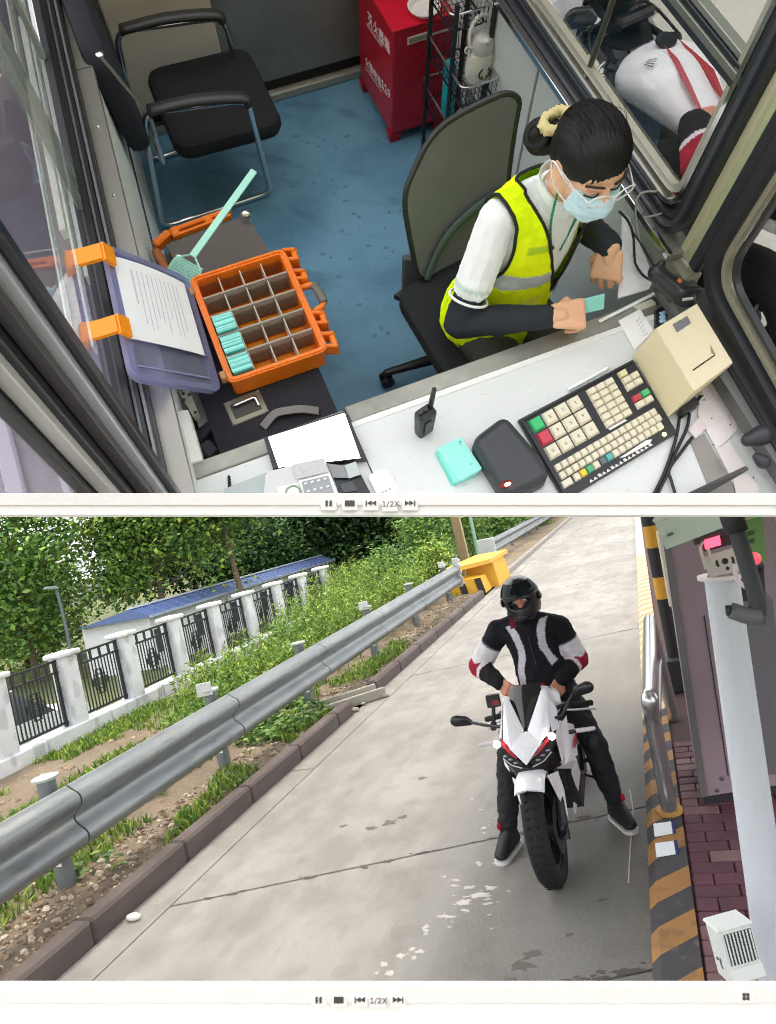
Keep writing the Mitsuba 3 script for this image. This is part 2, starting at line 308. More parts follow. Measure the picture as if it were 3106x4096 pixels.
add("base", bx(1.405, 1.47, 1.02, 1.13, 0.75, 0.86, bev=0.01), P("#8d8a7c", 0.4, 0.3), k)
k = thing("front_window", "rounded kiosk window with black gasket at the right, behind the beige receipt printer", "window")
wz = fillet([(1.44, 1.0, 1.8), (1.44, 1.0, 0.90), (1.40, 0.30, 0.86)], 0.13, 8)
add("gasket", sweep(wz, [(-0.016, -0.026), (0.016, -0.026), (0.016, 0.026), (-0.016, 0.026)], up=(1, 0, 0)), "rubber", k, 40)
w2 = fillet([(1.448, 0.965, 1.8), (1.448, 0.965, 0.935), (1.41, 0.30, 0.895)], 0.11, 8)
add("inner_rail", sweep(w2, [(-0.008, -0.012), (0.008, -0.012), (0.008, 0.012), (-0.008, 0.012)], up=(1, 0, 0)), P("#aaa791", 0.3, 0.5), k, 40)
w3 = fillet([(1.455, 0.94, 1.8), (1.455, 0.94, 0.96), (1.42, 0.30, 0.92)], 0.10, 8)
add("outer_gasket", sweep(w3, [(-0.006, -0.01), (0.006, -0.01), (0.006, 0.01), (-0.006, 0.01)], up=(1, 0, 0)), P("#2b2c2e", 0.4), k, 40)
add("sill", hullp([(x, y, z) for x, y in ((1.34, 1.06), (1.445, 1.06), (1.33, 0.30), (1.42, 0.30)) for z in (0.79, 0.84)]), P("#60615f", 0.3, 0.5), k)
add("sill_groove", hullp([(x, y, z) for x, y in ((1.385, 1.0), (1.40, 1.0), (1.345, 0.30), (1.36, 0.30)) for z in (0.84, 0.846)]), P("#1d1e20", 0.4), k)

# counter
k = thing("counter", "long pale grey service counter with a brushed steel front edge", "counter")
add("top", bx(0.30, 1.42, 0.2, 1.0, 0.72, 0.75), "counter_top", k)
add("top", bx(-0.20, 0.296, 0.2, 1.0, 0.715, 0.745), "counter_top", k)
add("steel_edge", bx(0.30, 1.42, 1.003, 1.062, 0.70, 0.752, bev=0.004), "brushed", k)
add("white_strip", bx(0.30, 1.42, 0.985, 1.003, 0.72, 0.754), P("#e4e4e0", 0.3), k)
add("steel_edge", bx(-0.20, 0.296, 1.003, 1.056, 0.70, 0.748, bev=0.004), "brushed", k)
add("apron", bx(0.36, 1.42, 0.96, 1.0, 0.10, 0.70), P("#3c4547", 0.6), k)


# ---------------------------------------------------------------- furniture at the back of the kiosk
GLYPH = {'灭':[[[(6,-1),(12,1),(18,6),(22,17),(22,29),(7,29),(7,32),(41,32),(41,29),(26,29),(25,22),(27,13),(30,7),(35,2),(42,0),(41,-4),(32,0),(24,11),(23,11),(22,6),(15,-1),(7,-4)]],[[(31,12),(36,23),(39,22),(34,12)]],[[(9,12),(13,19),(13,22),(16,22),(15,16),(12,11)]]],'火':[[[(7,0),(13,2),(18,7),(22,19),(22,33),(26,33),(25,17),(26,13),(28,9),(35,2),(42,0),(42,-2),(39,-3),(31,1),(27,5),(24,11),(22,7),(17,1),(10,-3),(7,-3)]],[[(32,14),(37,25),(40,25),(40,22),(35,13)]],[[(8,13),(11,19),(12,25),(15,25),(15,21),(11,13)]]],'器':[[[(9,5),(6,6),(6,8),(13,11),(14,14),(6,14),(6,17),(18,17),(20,20),(9,21),(9,32),(21,32),(21,23),(24,21),(24,17),(30,18),(29,21),(26,21),(26,32),(39,32),(39,21),(33,20),(36,17),(42,17),(42,14),(33,13),(36,10),(42,8),(42,6),(39,5),(39,-4),(35,-3),(26,-4),(26,9),(31,10),(28,14),(19,14),(16,11),(16,9),(21,9),(21,-4),(18,-3),(9,-4)],[(29,1),(36,0),(36,6),(29,6)],[(29,25),(36,24),(36,29),(29,29)],[(12,1),(19,0),(19,6),(12,6)],[(12,25),(19,24),(19,29),(12,29)]]],'箱':[[[(12,14),(6,15),(6,18),(13,18),(13,22),(15,22),(14,27),(12,27),(9,22),(6,22),(6,25),(10,29),(11,34),(14,34),(14,30),(25,30),(27,34),(29,34),(30,33),(29,30),(42,30),(42,27),(34,26),(36,24),(35,21),(41,20),(41,-3),(40,-4),(38,-4),(36,-2),(28,-2),(27,-4),(24,-4),(23,15),(16,15),(22,8),(22,6),(20,5),(19,8),(16,9),(16,-4),(13,-4),(13,7),(11,7),(8,1),(6,2),(6,4),(11,10)],[(27,2),(37,1),(37,5),(27,5)],[(27,8),(37,7),(37,12),(27,12)],[(27,15),(37,14),(37,18),(27,18)],[(24,21),(33,21),(33,22),(31,27),(27,27),(24,22),(22,23),(23,27),(17,27),(18,23),(16,22),(16,18),(24,18)]]],'警':[[[(9,21),(6,22),(6,24),(9,26),(10,30),(6,30),(6,32),(11,32),(11,34),(13,34),(14,32),(18,32),(18,34),(20,34),(21,32),(25,32),(25,30),(21,30),(20,29),(20,27),(23,27),(24,26),(27,28),(29,34),(32,33),(31,30),(42,30),(42,28),(39,28),(38,24),(36,22),(37,20),(42,19),(41,13),(7,13),(7,15),(22,16),(22,17),(16,18),(9,17)],[(34,19),(26,17),(26,15),(39,15),(39,17)],[(31,28),(31,25),(32,24),(36,26),(36,28)],[(23,19),(30,20),(31,23),(28,25),(26,23),(23,24)],[(21,24),(18,24),(19,19),(20,19)],[(18,27),(18,30),(13,30),(13,27)],[(15,20),(16,22),(11,22),(11,20)]],[[(11,4),(37,4),(37,-4),(15,-3),(11,-4)],[(15,2),(15,-1),(34,0),(33,2)]],[[(12,6),(12,11),(36,11),(36,6)]]],'电':[[[(25,2),(27,0),(37,0),(39,2),(39,6),(42,5),(42,0),(40,-3),(24,-3),(22,-1),(22,7),(13,7),(12,5),(9,5),(9,28),(22,28),(22,34),(25,34),(25,28),(39,28),(39,7),(25,7)],[(25,11),(35,10),(35,16),(25,16)],[(25,20),(35,19),(35,25),(25,25)],[(12,11),(22,10),(22,16),(12,16)],[(12,20),(22,19),(22,25),(12,25)]]],'话':[[[(21,12),(29,12),(29,18),(19,18),(19,21),(29,21),(29,27),(20,27),(19,30),(39,33),(40,31),(32,29),(32,22),(42,21),(42,18),(32,18),(32,13),(40,12),(40,-4),(37,-4),(36,-2),(25,-2),(24,-4),(21,-4)],[(24,2),(37,1),(37,9),(24,9)]],[[(9,0),(11,2),(11,17),(6,18),(6,21),(14,21),(14,5),(19,7),(19,4),(12,-2),(10,-2)]],[[(13,25),(8,30),(9,32),(11,32),(15,28),(15,25)]]]}
def cjk(text, size, bold=0.4):
    ps = []
    for i, ch in enumerate(text):
        for rings in GLYPH.get(ch, []):
            g = sg.Polygon(rings[0], rings[1:]).buffer(bold); ps.append(shapely.affinity.translate(g, i * 44, 0))
    return shapely.affinity.scale(shapely.union_all(ps), size / 40, size / 40, origin=(0, 0))
import shapely.affinity
vk = thing("visitor_chair", "black fabric visitor chair with armrests on a chrome sled frame", "chair")
add("seat", [pillow(0.46, 0.50, 0.075, 0.07, 0.03, (0.365, 2.80, 0.425), RY(2))], "black_fabric", vk, 40)
add("backrest", pillow(0.46, 0.62, 0.085, 0.09, 0.03, (-0.005, 2.83, 0.72), RZ(0) @ np.array([[0.10, 0, 1], [0, 1, 0], [-1, 0, 0.10]], float) @ np.array([[0, 1, 0], [1, 0, 0], [0, 0, -1]], float) @ RZ(90)), P("#22242c", 0.85), vk, 40)
ch = 0.0125
near = fillet([(0.035, 2.60, 0.43), (0.065, 2.565, 0.655), (0.45, 2.485, 0.655), (0.505, 2.655, 0.014), (-0.02, 2.645, 0.014), (0.035, 2.60, 0.43)], 0.06, 6)
add("side_frame", tube(near, ch, 8), "chrome", vk, True)
far = fillet([(0.05, 3.02, 0.43), (0.08, 3.03, 0.655), (0.50, 2.955, 0.655), (0.56, 3.06, 0.014), (0.03, 3.06, 0.014), (0.05, 3.02, 0.43)], 0.06, 6)
add("side_frame", tube(far, ch, 8), "chrome", vk, True)
add("seat_frame", tube(fillet([(0.085, 2.565, 0.62), (0.075, 2.575, 0.385), (0.06, 3.02, 0.385)], 0.05, 5), 0.010, 8), "chrome", vk, True)
for p, q in (((0.085, 2.562, 0.668), (0.425, 2.488, 0.668)), ((0.10, 3.025, 0.668), (0.47, 2.96, 0.668))):
    d = V(q) - V(p); add("armrest", sweep(curve([V(p) - (0, 0, 0.008), V(p) + d * 0.5 + (0, 0, 0.012), V(q) - (0, 0, 0.0), V(q) + d * 0.07 - (0, 0, 0.03)], 5), circ(0.028, 10, 0.6), up=(0, 0, 1)), P("#2b2a2a", 0.4), vk, True)
k = thing("stay_rod", "thin metal stay rod with a round screw between the window sill and the visitor chair", "rod")
add("rod", cyl((-0.008,2.401,1.02), (0.0714,2.392,0.8), 0.0055, 8), "steel", k, 40)
add("screw", [lathe([(0, 0), (0.012, 0), (0.013, 0.006), (0.007, 0.011), (0, 0.012)], 16, (-0.0071,2.4,1.02))], "chrome", k, 40)

# red fire box
k = thing("fire_cabinet", "red metal fire extinguisher cabinet with white Chinese lettering on its side", "cabinet")
red = M("red_paint", mikit.proc(lambda p, n, uv: mix(mix(lin("#c30a28"), lin("#9d0a22"), fbm(p.x * 5, p.y * 5, p.z * 5, 4)), lin("#d8606c"), smoothstep(0.78, 0.86, noise(p.x * 45, p.y * 45, p.z * 160)) * 0.14)), 0.36, coat=0.3)
add("body", box((0.275, 0.41, 0.505), (1.287, 2.945, 0.3025), bev=0.006), red, k)
add("lid", box((0.281, 0.416, 0.012), (1.287, 2.945, 0.560), bev=0.004), P("#c8102e", 0.3, 0, 0.4), k)
for x in (1.17, 1.40):
    for y in (2.765, 3.125): add("foot", hullp([(x - 0.03 * s, y - 0.024 * s, z) for s, z in ((-1, 0.05), (1, 0.05), (-0.8, 0), (0.8, 0))] + [(x + 0.03 * s, y - 0.024 * s, z) for s, z in ((-1, 0.05), (1, 0.05), (-0.8, 0), (0.8, 0))]), red, k)
FS = onto((1.1490, 3.03, 0.415), (0, -1, 0.11), (0, 0, 1))
add("lettering", ext(cjk("灭火器箱", 0.060), 0.001, FS), P("#f0dcdc", 0.5), k)
add("lettering", ext(cjk("火警电话", 0.047), 0.001, onto((1.1490, 3.075, 0.185), (0, -1, 0.11), (0, 0, 1))), P("#f0dcdc", 0.5), k)
add("lettering", laid(meshkit.text_mesh("119", 0.042, 0.001, True), onto((1.1490, 2.868, 0.212), (0, -1, 0.11), (0, 0, 1))), P("#f0dcdc", 0.5), k)
for o, s, h in (((1.1490, 3.04, 0.388), "MIE HUO QI XIANG", 0.014), ((1.1490, 3.07, 0.158), "HUO JING DIAN HUA 119", 0.012)):
    add("lettering", laid(meshkit.text_mesh(s, h, 0.0008), onto(o, (0, -1, 0.11), (0, 0, 1))), P("#e8c8c8", 0.5), k)
add("label_plate", box((0.098, 0.004, 0.034), (1.265, 2.738, 0.503), RY(-2), bev=0.003), P("#d9c9bd", 0.4), k)
add("label_window", box((0.082, 0.002, 0.019), (1.265, 2.735, 0.503), RY(-2)), P("#8f8a78", 0.5), k)
k = thing("enamel_dish", "white dish with a dark rim standing on the red fire cabinet", "dish")
add("bowl", lathe([(0, 0), (0.05, 0), (0.068, 0.018), (0.07, 0.024), (0.064, 0.024), (0.05, 0.008), (0, 0.006)], 28, (1.315, 2.80, 0.567)), P("#e6e2da", 0.3), k, 40)

# wire rack with its things
k = thing("wire_rack", "tiered black wire rack standing between the red cabinet and the window wall", "rack")
for x, y in ((1.262, 2.40), (1.262, 2.62), (1.42, 2.40), (1.42, 2.62)): add("post", bx(x - 0.007, x + 0.007, y - 0.007, y + 0.007, 0, 0.86), P("#1e1a22", 0.4), k)
def basket(z, h, x0, x1, y0, y1):
    rim = [(x0, y0, z + h), (x1, y0, z + h), (x1, y1, z + h), (x0, y1, z + h)]
    bk = add("basket", tube(fillet(rim, 0.03, 4, True), 0.0045, 6, True), "chrome", k, True)
    ms = [tube(fillet([(x0 + 0.01, y0 + 0.01, z), (x1 - 0.01, y0 + 0.01, z), (x1 - 0.01, y1 - 0.01, z), (x0 + 0.01, y1 - 0.01, z)], 0.02, 3, True), 0.003, 5, True)]
    for t in np.linspace(0.04, 0.96, 9):
        x = x0 + (x1 - x0) * t; ms.append(tube([(x, y0, z + h), (x, y0 + 0.008, z), (x, y1 - 0.008, z), (x, y1, z + h)], 0.0018, 4))
    for t in np.linspace(0.06, 0.94, 8):
        y = y0 + (y1 - y0) * t; ms.append(tube([(x0, y, z + h), (x0 + 0.008, y, z), (x1 - 0.008, y, z), (x1, y, z + h)], 0.0018, 4))
    add("wires", ms, P("#26242a", 0.35, 0.5), bk, kind="stuff")
basket(0.50, 0.09, 1.262, 1.425, 2.30, 2.63); basket(0.26, 0.10, 1.262, 1.425, 2.36, 2.68); basket(0.72, 0.07, 1.262, 1.425, 2.44, 2.66)
k = thing("flask", "white drinking flask with a grey domed lid and carrying loop in the wire rack", "flask")
FA = onto((1.395, 2.43, 0.515), (1, 0.1, 0.0), (0, 0.985, 0.17)); FLK = lambda m: laid(m, FA @ mat4(t=(0, 0, 0)))
add("body", put(lathe([(0, 0), (0.045, 0), (0.052, 0.012), (0.055, 0.06), (0.052, 0.12), (0.045, 0.135), (0, 0.14)], 28), (1.398, 2.43, 0.505), RX(4)), P("#ece5d4", 0.35), k, 40)
add("lid", put(lathe([(0.046, 0.135), (0.049, 0.14), (0.047, 0.165), (0.036, 0.19), (0.015, 0.20), (0, 0.20)], 28), (1.398, 2.43, 0.505), RX(4)), P("#c9c6c0", 0.2, 0, 0.5), k, 40)
add("lid_knob", put(ball((0, -0.028, 0.19), 0.014, 2, (1, 1, 0.7)), (1.398, 2.43, 0.505), RX(4)), P("#dedad2", 0.3), k, True)
add("carry_loop", put(tube(curve([(-0.05, 0, 0.15), (-0.056, 0.015, 0.19), (-0.035, 0.03, 0.235), (0, 0.035, 0.25), (0.035, 0.03, 0.235), (0.056, 0.015, 0.19), (0.05, 0, 0.15)], 6), 0.009, 8, sy=0.7), (1.398, 2.43, 0.505), RX(4)), P("#e9e4da", 0.35), k, True)
for sx in (-1, 1): add("loop_eye", put(trimesh.creation.torus(0.011, 0.004, 14, 8), (1.398 + sx * 0.06, 2.425, 0.645), RX(70)), P("#e4ded0", 0.35), k, True)
ring = sg.Point(0, 0).buffer(0.027, 12).difference(sg.Point(0, 0).buffer(0.021, 12)).difference(sg.box(-0.01, 0.015, 0.012, 0.04))
add("emblem", [put(ext(ring, 0.002), (1.398, 2.374, 0.565), RX(94)), put(ext(sg.Polygon([(-0.014, -0.012), (0.0, -0.016), (0.012, -0.010), (0.008, 0.004), (-0.006, 0.009)]), 0.002), (1.398, 2.374, 0.563), RX(94))], P("#3a342a", 0.5), k)
k = thing("teal_carton", "tall teal paper carton standing in the lower basket of the wire rack", "carton")
add("box", box((0.042, 0.042, 0.245), (1.332, 2.545, 0.388), RX(-3) @ RZ(12), bev=0.003), P("#1b9da6", 0.45), k)
add("print", put(box((0.004, 0.002, 0.05), (0, 0, 0)), (1.336, 2.522, 0.37), RZ(12)), P("#0d3f58", 0.5), k)
add("print", put(box((0.022, 0.002, 0.007), (0, 0, 0)), (1.340, 2.522, 0.348), RZ(12)), P("#0d3f58", 0.5), k)
k = thing("green_bag", "pale green crumpled bag behind the top edge of the office chair", "bag")
add("bag", blob([((1.30, 2.40, 0.27), 0.035), ((1.36, 2.42, 0.28), 0.03)] and [(((1.30, 2.44, 0.29), 0.03), ((1.37, 2.46, 0.30), 0.035))], 0.012, 4), P("#9fbf96", 0.6), k, True)

# office chair of the clerk
oc = thing("office_chair", "grey mesh office chair on a black star base behind the clerk", "chair")
back = sg.Polygon([(-0.195, 0.0), (0.195, 0.0), (0.205, 0.50), (-0.20, 0.50)]).buffer(-0.0)
bp = sg.Polygon(fillet([(-0.175, 0, 0), (0.185, 0, 0), (0.20, 0.57, 0), (0.16, 0.60, 0), (-0.09, 0.55, 0), (-0.205, 0.40, 0), (-0.21, 0.33, 0)], 0.07, 6, True)[:, :2])
OB = onto((0.955, 1.66, 0.455), (1, 0.10, 0), (0, 0.19, 0.98))
bc = np.array(bp.exterior.coords)[:-1]
def bow(m):
    m = tm(m).subdivide_to_size(0.05).copy() if len(tm(m).faces) < 900 else tm(m).copy(); x, y = m.vertices[:, 0], m.vertices[:, 1]
    m.vertices[:, 2] += 0.9 * x ** 2 + 0.25 * (y - 0.25) ** 2; return laid(m, OB)
def pr_mesh(p, n, uv):
    s = 0.5 + 0.5 * dr.sin(p.x * 900) * dr.sin(p.y * 900 + p.z * 900); a = fbm(p.x * 4, p.y * 4, p.z * 4, 3)
    return mix(lin("#626469"), lin("#7e8086"), a * 0.6 + s * 0.4)
M("chair_mesh", mikit.proc(pr_mesh), 0.75)
add("backrest", bow(ext(bp, 0.014)), "chair_mesh", oc, 50)
add("back_frame", bow(sweep(np.column_stack([bc, np.full(len(bc), 0.006)]), circ(0.011, 8), True)), P("#2e2f2f", 0.5), oc, 50)
add("lumbar_bar", bow(tube(curve([(-0.15, 0.02, 0.03), (-0.06, 0.14, 0.035), (0.08, 0.22, 0.035), (0.17, 0.25, 0.03)], 6), 0.017, 8, sy=0.6)), P("#4c5c5c", 0.5), oc, True)
add("seat", pillow(0.47, 0.46, 0.075, 0.09, 0.03, (0.93, 1.40, 0.435), RZ(4)), P("#1b2021", 0.85), oc, 40)
add("seat_pan", hullp([(x, y, z) for x, y in ((0.70, 1.63), (0.80, 1.66), (0.86, 1.42), (1.1, 1.5)) for z in (0.375, 0.40)]), P("#2b2c2b", 0.5), oc)
add("back_bracket", bar((0.78, 1.655, 0.36), (0.79, 1.68, 0.52), 0.07, 0.03, bev=0.008), P("#55585a", 0.5), oc)
add("column", cyl((0.93, 1.48, 0.09), (0.93, 1.48, 0.38), 0.027, 14), P("#141516", 0.4), oc, 40)
add("mechanism", hullp([(x, y, z) for x, y in ((0.76, 1.60), (0.80, 1.66), (0.98, 1.50), (0.93, 1.42)) for z in (0.32, 0.37)]), P("#151716", 0.5), oc)
for a in (175, 247, 319, 31, 103):
    d = V(math.cos(math.radians(a)), math.sin(math.radians(a)), 0); q = V(0.93, 1.48, 0.085) + d * 0.31
    add("spoke", hullp(np.vstack([ell(V(0.93, 1.48, 0.10), (0.03, 0.03, 0.022), sub=1), ell(q, (0.016, 0.016, 0.012), sub=1)])), P("#121314", 0.45), oc, 40)
    add("caster", [cyl(q + V(-d[1], d[0], 0) * s - (0, 0, 0.052), q + V(-d[1], d[0], 0) * (s + 0.016) - (0, 0, 0.052), 0.028, 16) for s in (-0.024, 0.008)] + [cyl(q - (0, 0, 0.04), q, 0.012, 8)], P("#17191b", 0.45), oc, 40)


# ---------------------------------------------------------------- cases at the left
k = thing("black_case", "black carpet covered flight case with a recessed steel handle, under the orange case", "flight case")
def pr_carpet(p, n, uv):
    return mix(lin("#1a1a20"), lin("#2c2b32"), noise(p.x * 260, p.y * 260, p.z * 260) * 0.6 + fbm(p.x * 8, p.y * 8, p.z * 8, 3) * 0.4)
M("carpet", mikit.proc(pr_carpet), 0.9)
add("body", bx(-0.095, 0.290, 1.02, 1.71, 0.0, 0.654), "carpet", k)
hp = add("handle_plate", box((0.122, 0.090, 0.006), (0.02879, 1.225, 0.6571), RZ(3), bev=0.003), P("#7f7d6c", 0.35, 0.6), k)
add("recess", box((0.088, 0.052, 0.002), (0.02879, 1.225, 0.661), RZ(3)), P("#3c3b33", 0.45, 0.3), hp)
add("grip", tube(fillet([(-0.007429, 1.246, 0.6618), (-0.005571, 1.237, 0.672), (0.06686, 1.242, 0.672), (0.06779, 1.213, 0.6646)], 0.008, 3), 0.005, 8), "chrome", hp, True)
for a in (-0.054, 0.054):
    for b in (-0.038, 0.038): add("rivet", put(ball((a, b, 0.003), 0.004, 1), (0.02879, 1.225, 0.6571), RZ(3)), "steel", hp)
add("strap", sweep(fillet([(0.05571, 1.138, 0.6599), (0.1068, 1.163, 0.6776), (0.1857, 1.144, 0.6794), (0.234, 1.125, 0.6627)], 0.02, 4), [(-0.013, -0.003), (0.013, -0.003), (0.013, 0.003), (-0.013, 0.003)], up=(0, 0, 1)), P("#6e6a68", 0.45), k, 40)

k = thing("card_case", "open orange case with a grid of card compartments and a clear hinged lid", "case")
X0, X1, Y0, Y1, ZB, ZT = 0.0037, 0.3287, 1.2675, 1.692, 0.656, 0.750
def tray():
    o = sg.Polygon(fillet([(X0, Y0, 0), (X1, Y0, 0), (X1, Y1, 0), (X0, Y1, 0)], 0.03, 5, True)[:, :2])
    i = o.buffer(-0.020); r = o.buffer(-0.009)
    return [ext(r.buffer(-0.006), 0.01, mat4(t=(0, 0, ZB))), ext(r.difference(i), ZT - ZB - 0.012, mat4(t=(0, 0, ZB + 0.004))), ext(o.difference(i.buffer(0.001)), 0.010, mat4(t=(0, 0, ZT - 0.012))), ext(o.buffer(-0.005).difference(o.buffer(-0.012)), 0.006, mat4(t=(0, 0, ZT - 0.003)))]
add("tray", tray(), "orange", k)
rows = [1.599, 1.523, 1.444, 1.363]; cols = [0.0938, 0.1662, 0.2382]; yc = [Y1 - 0.021] + rows + [Y0 + 0.021]; xc = [X0 + 0.021] + cols + [X1 - 0.021]
gd = P("#9a948a", 0.5)
for y in rows: add("row_divider", bx(xc[0], xc[-1], y - 0.003, y + 0.003, ZB + 0.012, ZT - 0.004), gd, k)
for i in range(5):
    for x in cols: add("column_divider", bx(x - 0.0018, x + 0.0018, yc[i + 1] + 0.004, yc[i] - 0.004, ZB + 0.012, ZT - 0.010), P("#b3aa9c", 0.5), k)
ribs = []
for i in range(4):
    for j in range(4):
        for t in np.linspace(0.10, 0.9, 11):
            x = xc[j] + (xc[j + 1] - xc[j]) * t; ribs += [bx(x - 0.0011, x + 0.0011, rows[i] - 0.0055, rows[i] - 0.003, ZB + 0.014, ZT - 0.026)]
for j in range(4):
    for t in np.linspace(0.10, 0.9, 9):
        x = xc[j] + (xc[j + 1] - xc[j]) * t; ribs += [bx(x - 0.0011, x + 0.0011, yc[0] - 0.003, yc[0], ZB + 0.014, ZT - 0.03)]
add("slot_ribs", ribs, P("#6d665c", 0.6), k, kind="stuff")
pads = []
for i in range(5):
    for j in range(4):
        pads.append(box((xc[j + 1] - xc[j] - 0.020, yc[i] - yc[i + 1] - 0.022, 0.004), ((xc[j] + xc[j + 1]) / 2, (yc[i] + yc[i + 1]) / 2, ZB + 0.013), bev=0.0015))
for q in pads: add("floor_pad", q, P("#e08a1c", 0.45), k)
for y, s in ((1.667, 1), (1.579, 0.8), (1.398, 1), (1.309, 1.2)):
    lg = [box((0.045, 0.012, 0.05), (X1 + 0.014, y + d * 0.02 * s, ZT - 0.03), RZ(-18), bev=0.004) for d in (-1, 1)] + [box((0.02, 0.055 * s, 0.02), (X1 + 0.028, y, ZT - 0.022), RZ(-6), bev=0.005)]
    add("hinge_lug", lg, "orange", k)
hd = add("handle", tube(fillet([(X1 + 0.0, 1.541, ZT - 0.03), (X1 + 0.045, 1.537, ZT - 0.025), (X1 + 0.05, 1.444, ZT - 0.025), (X1 + 0.0, 1.435, ZT - 0.03)], 0.02, 4), 0.011, 8), "orange", k, True)
add("grip", tube([(X1 + 0.044, 1.528, ZT - 0.020), (X1 + 0.050, 1.486, ZT - 0.016), (X1 + 0.050, 1.453, ZT - 0.020)], 0.014, 8), P("#6a6660", 0.6), hd, True)
for y in (1.634, 1.30): add("lid_hinge", box((0.020, 0.03, 0.03), (X0 - 0.006, y, ZT - 0.006), bev=0.004), P("#a9784a", 0.4), k)
# lid: hinged on the left edge, leaning out over the sill
LH = [V((-0.005571, 1.685, 0.7528)), V((-0.03157, 1.258, 0.7528)), V((-0.2195,1.213,1.01)), V((-0.1818,1.653,1.01))]      # hinge far, hinge near, outer near, outer far
def lidp(s, t, h=0.0):
    """s from the far to the near end, t from the hinge to the outer edge, h off the inner face"""
    p = (1 - s) * ((1 - t) * LH[0] + t * LH[3]) + s * ((1 - t) * LH[1] + t * LH[2])
    n = np.cross(LH[3] - LH[0], LH[1] - LH[0]); n /= np.linalg.norm(n); n = n if n[2] > 0 else -n
    return p + n * h
ld = add("lid", grid(6, 6, lambda u, v: np.array([lidp(a, b, -0.010) for a, b in zip(0.03 + 0.94 * u, 0.03 + 0.94 * v)])), "clear_plastic", k, label="clear bluish lid of the orange case, leaning open")
rimp = fillet([lidp(0, 0), lidp(1, 0), lidp(1, 1), lidp(0, 1)], 0.03, 5, True)
add("lid_rim", sweep(rimp, [(-0.010, -0.014), (0.010, -0.014), (0.010, 0.006), (-0.010, 0.006)], True, up=lidp(0, 0, 1) - lidp(0, 0, 0)), "clear_plastic", ld, 40)
for s in (0.10, 0.90): add("lid_edge", tube([lidp(s, 0.05, -0.006), lidp(s, 0.95, -0.006)], 0.003, 6), P("#8f8fb8", 0.3), ld, True)
for s in (0.04, 0.60):
    lt = add("latch", [slab([lidp(s, 1.0, 0.012), lidp(s + 0.14, 1.0, 0.012), lidp(s + 0.14, 1.14, 0.020), lidp(s, 1.14, 0.020)], 0.012), slab([lidp(s + 0.01, 1.12, 0.018), lidp(s + 0.13, 1.12, 0.018), lidp(s + 0.13, 1.25, -0.035), lidp(s + 0.01, 1.25, -0.035)], 0.012)] + [slab([lidp(s + 0.02, 0.97, -0.01), lidp(s + 0.12, 0.97, -0.01), lidp(s + 0.12, 1.06, 0.014), lidp(s + 0.02, 1.06, 0.014)], 0.008)], P("#f59312", 0.35, 0, 0.3), ld)
pk = thing("paper_sheet", "white printed sheet lying in the open lid of the orange case", "paper")
def sheet(u, v): return np.array([lidp(0.06 + 0.66 * a, 0.06 + 0.90 * b, 0.004 + 0.010 * b * (1 - b) * 4 * (1 - a * 0.6)) for a, b in zip(u, v)])
add("sheet", grid(10, 10, sheet), P("#eef0f2", 0.6), pk, True)
pr = []
for i in range(11):
    b = 0.80 - i * 0.062; a1 = 0.55 if i == 0 else 0.62 + 0.25 * RNG.random()
    q = [sheet(np.array([a]), np.array([c]))[0] for a, c in ((0.12, b), (a1, b), (a1, b + 0.012 + 0.01 * (i == 0)), (0.12, b + 0.012 + 0.01 * (i == 0)))]
    up = lidp(0, 0, 0.0008) - lidp(0, 0, 0); pr.append(trimesh.Trimesh([x + up for x in q], [[0, 1, 2], [0, 2, 3]], process=False))
add("faint_print", pr, P("#c9ccd4", 0.6), pk, kind="stuff")
# the toll cards standing in the near left compartments
for c, (i, n_, lab) in enumerate(((2, 9, "standing in the orange case, farthest of the three from the counter"), (3, 10, "standing in the orange case, middle one of the three bundles"), (4, 11, "standing in the orange case corner, nearest of the three bundles"))):
    ck = thing("card_bundle", f"bundle of teal cards {lab}", "cards", "teal cards standing in the orange case")
    y1, y0 = yc[i] - 0.008, yc[i + 1] + 0.008
    for j in range(n_):
        y = y0 + (y1 - y0) * (j + 0.5) / n_; dz = 0.004 * RNG.random()
        add("card", box((0.063, (y1 - y0) / n_ * 0.78, 0.088), ((xc[0] + xc[1]) / 2 - 0.001 + 0.002 * RNG.random(), y, ZB + 0.016 + 0.042 + dz), RX(7)), "teal_card" if j % 3 else P("#6cc6bd", 0.45), ck)
k = thing("swatter", "pale green plastic fly swatter leaning across the brown stool top behind the orange case", "fly swatter")
sa, sb = V((0.3361, 1.996, 0.7918)), V((0.04179, 1.781, 0.7361))
hd_ = fillet([sb + (sa - sb) * t + (0, 0, 0) for t in (0, 0.5, 1)], 0.01, 3)
add("handle", sweep([sa, sa + (sb - sa) * 0.30, sa + (sb - sa) * 0.42, sb], np.array([(-0.011, -0.004), (0.011, -0.004), (0.011, 0.004), (-0.011, 0.004)]), up=(0.1, -0.2, 1)), P("#a5e0cf", 0.4), k, 40)
hd_dir = (sb - sa) / np.linalg.norm(sb - sa); sd = np.cross((0, 0, 1), hd_dir); sd /= np.linalg.norm(sd)
def swp(a, b): return sb + hd_dir * a + sd * b - V(0, 0, 0.25 * a)
add("paddle_rim", tube(fillet([swp(0, -0.012), swp(0.03, -0.055), swp(0.13, -0.06), swp(0.13, 0.06), swp(0.03, 0.055), swp(0, 0.012)], 0.012, 3), 0.0035, 6), P("#a5e0cf", 0.4), k, True)
add("paddle_mesh", [tube([swp(0.02, b), swp(0.13, b)], 0.0022, 4) for b in np.linspace(-0.05, 0.05, 15)] + [tube([swp(a, -0.055), swp(a, 0.055)], 0.0022, 4) for a in np.linspace(0.02, 0.125, 13)], P("#a5e0cf", 0.4), k, kind="stuff")
k = thing("lower_case", "second orange case with a brown lid and round chrome corner feet, behind the open case", "case")
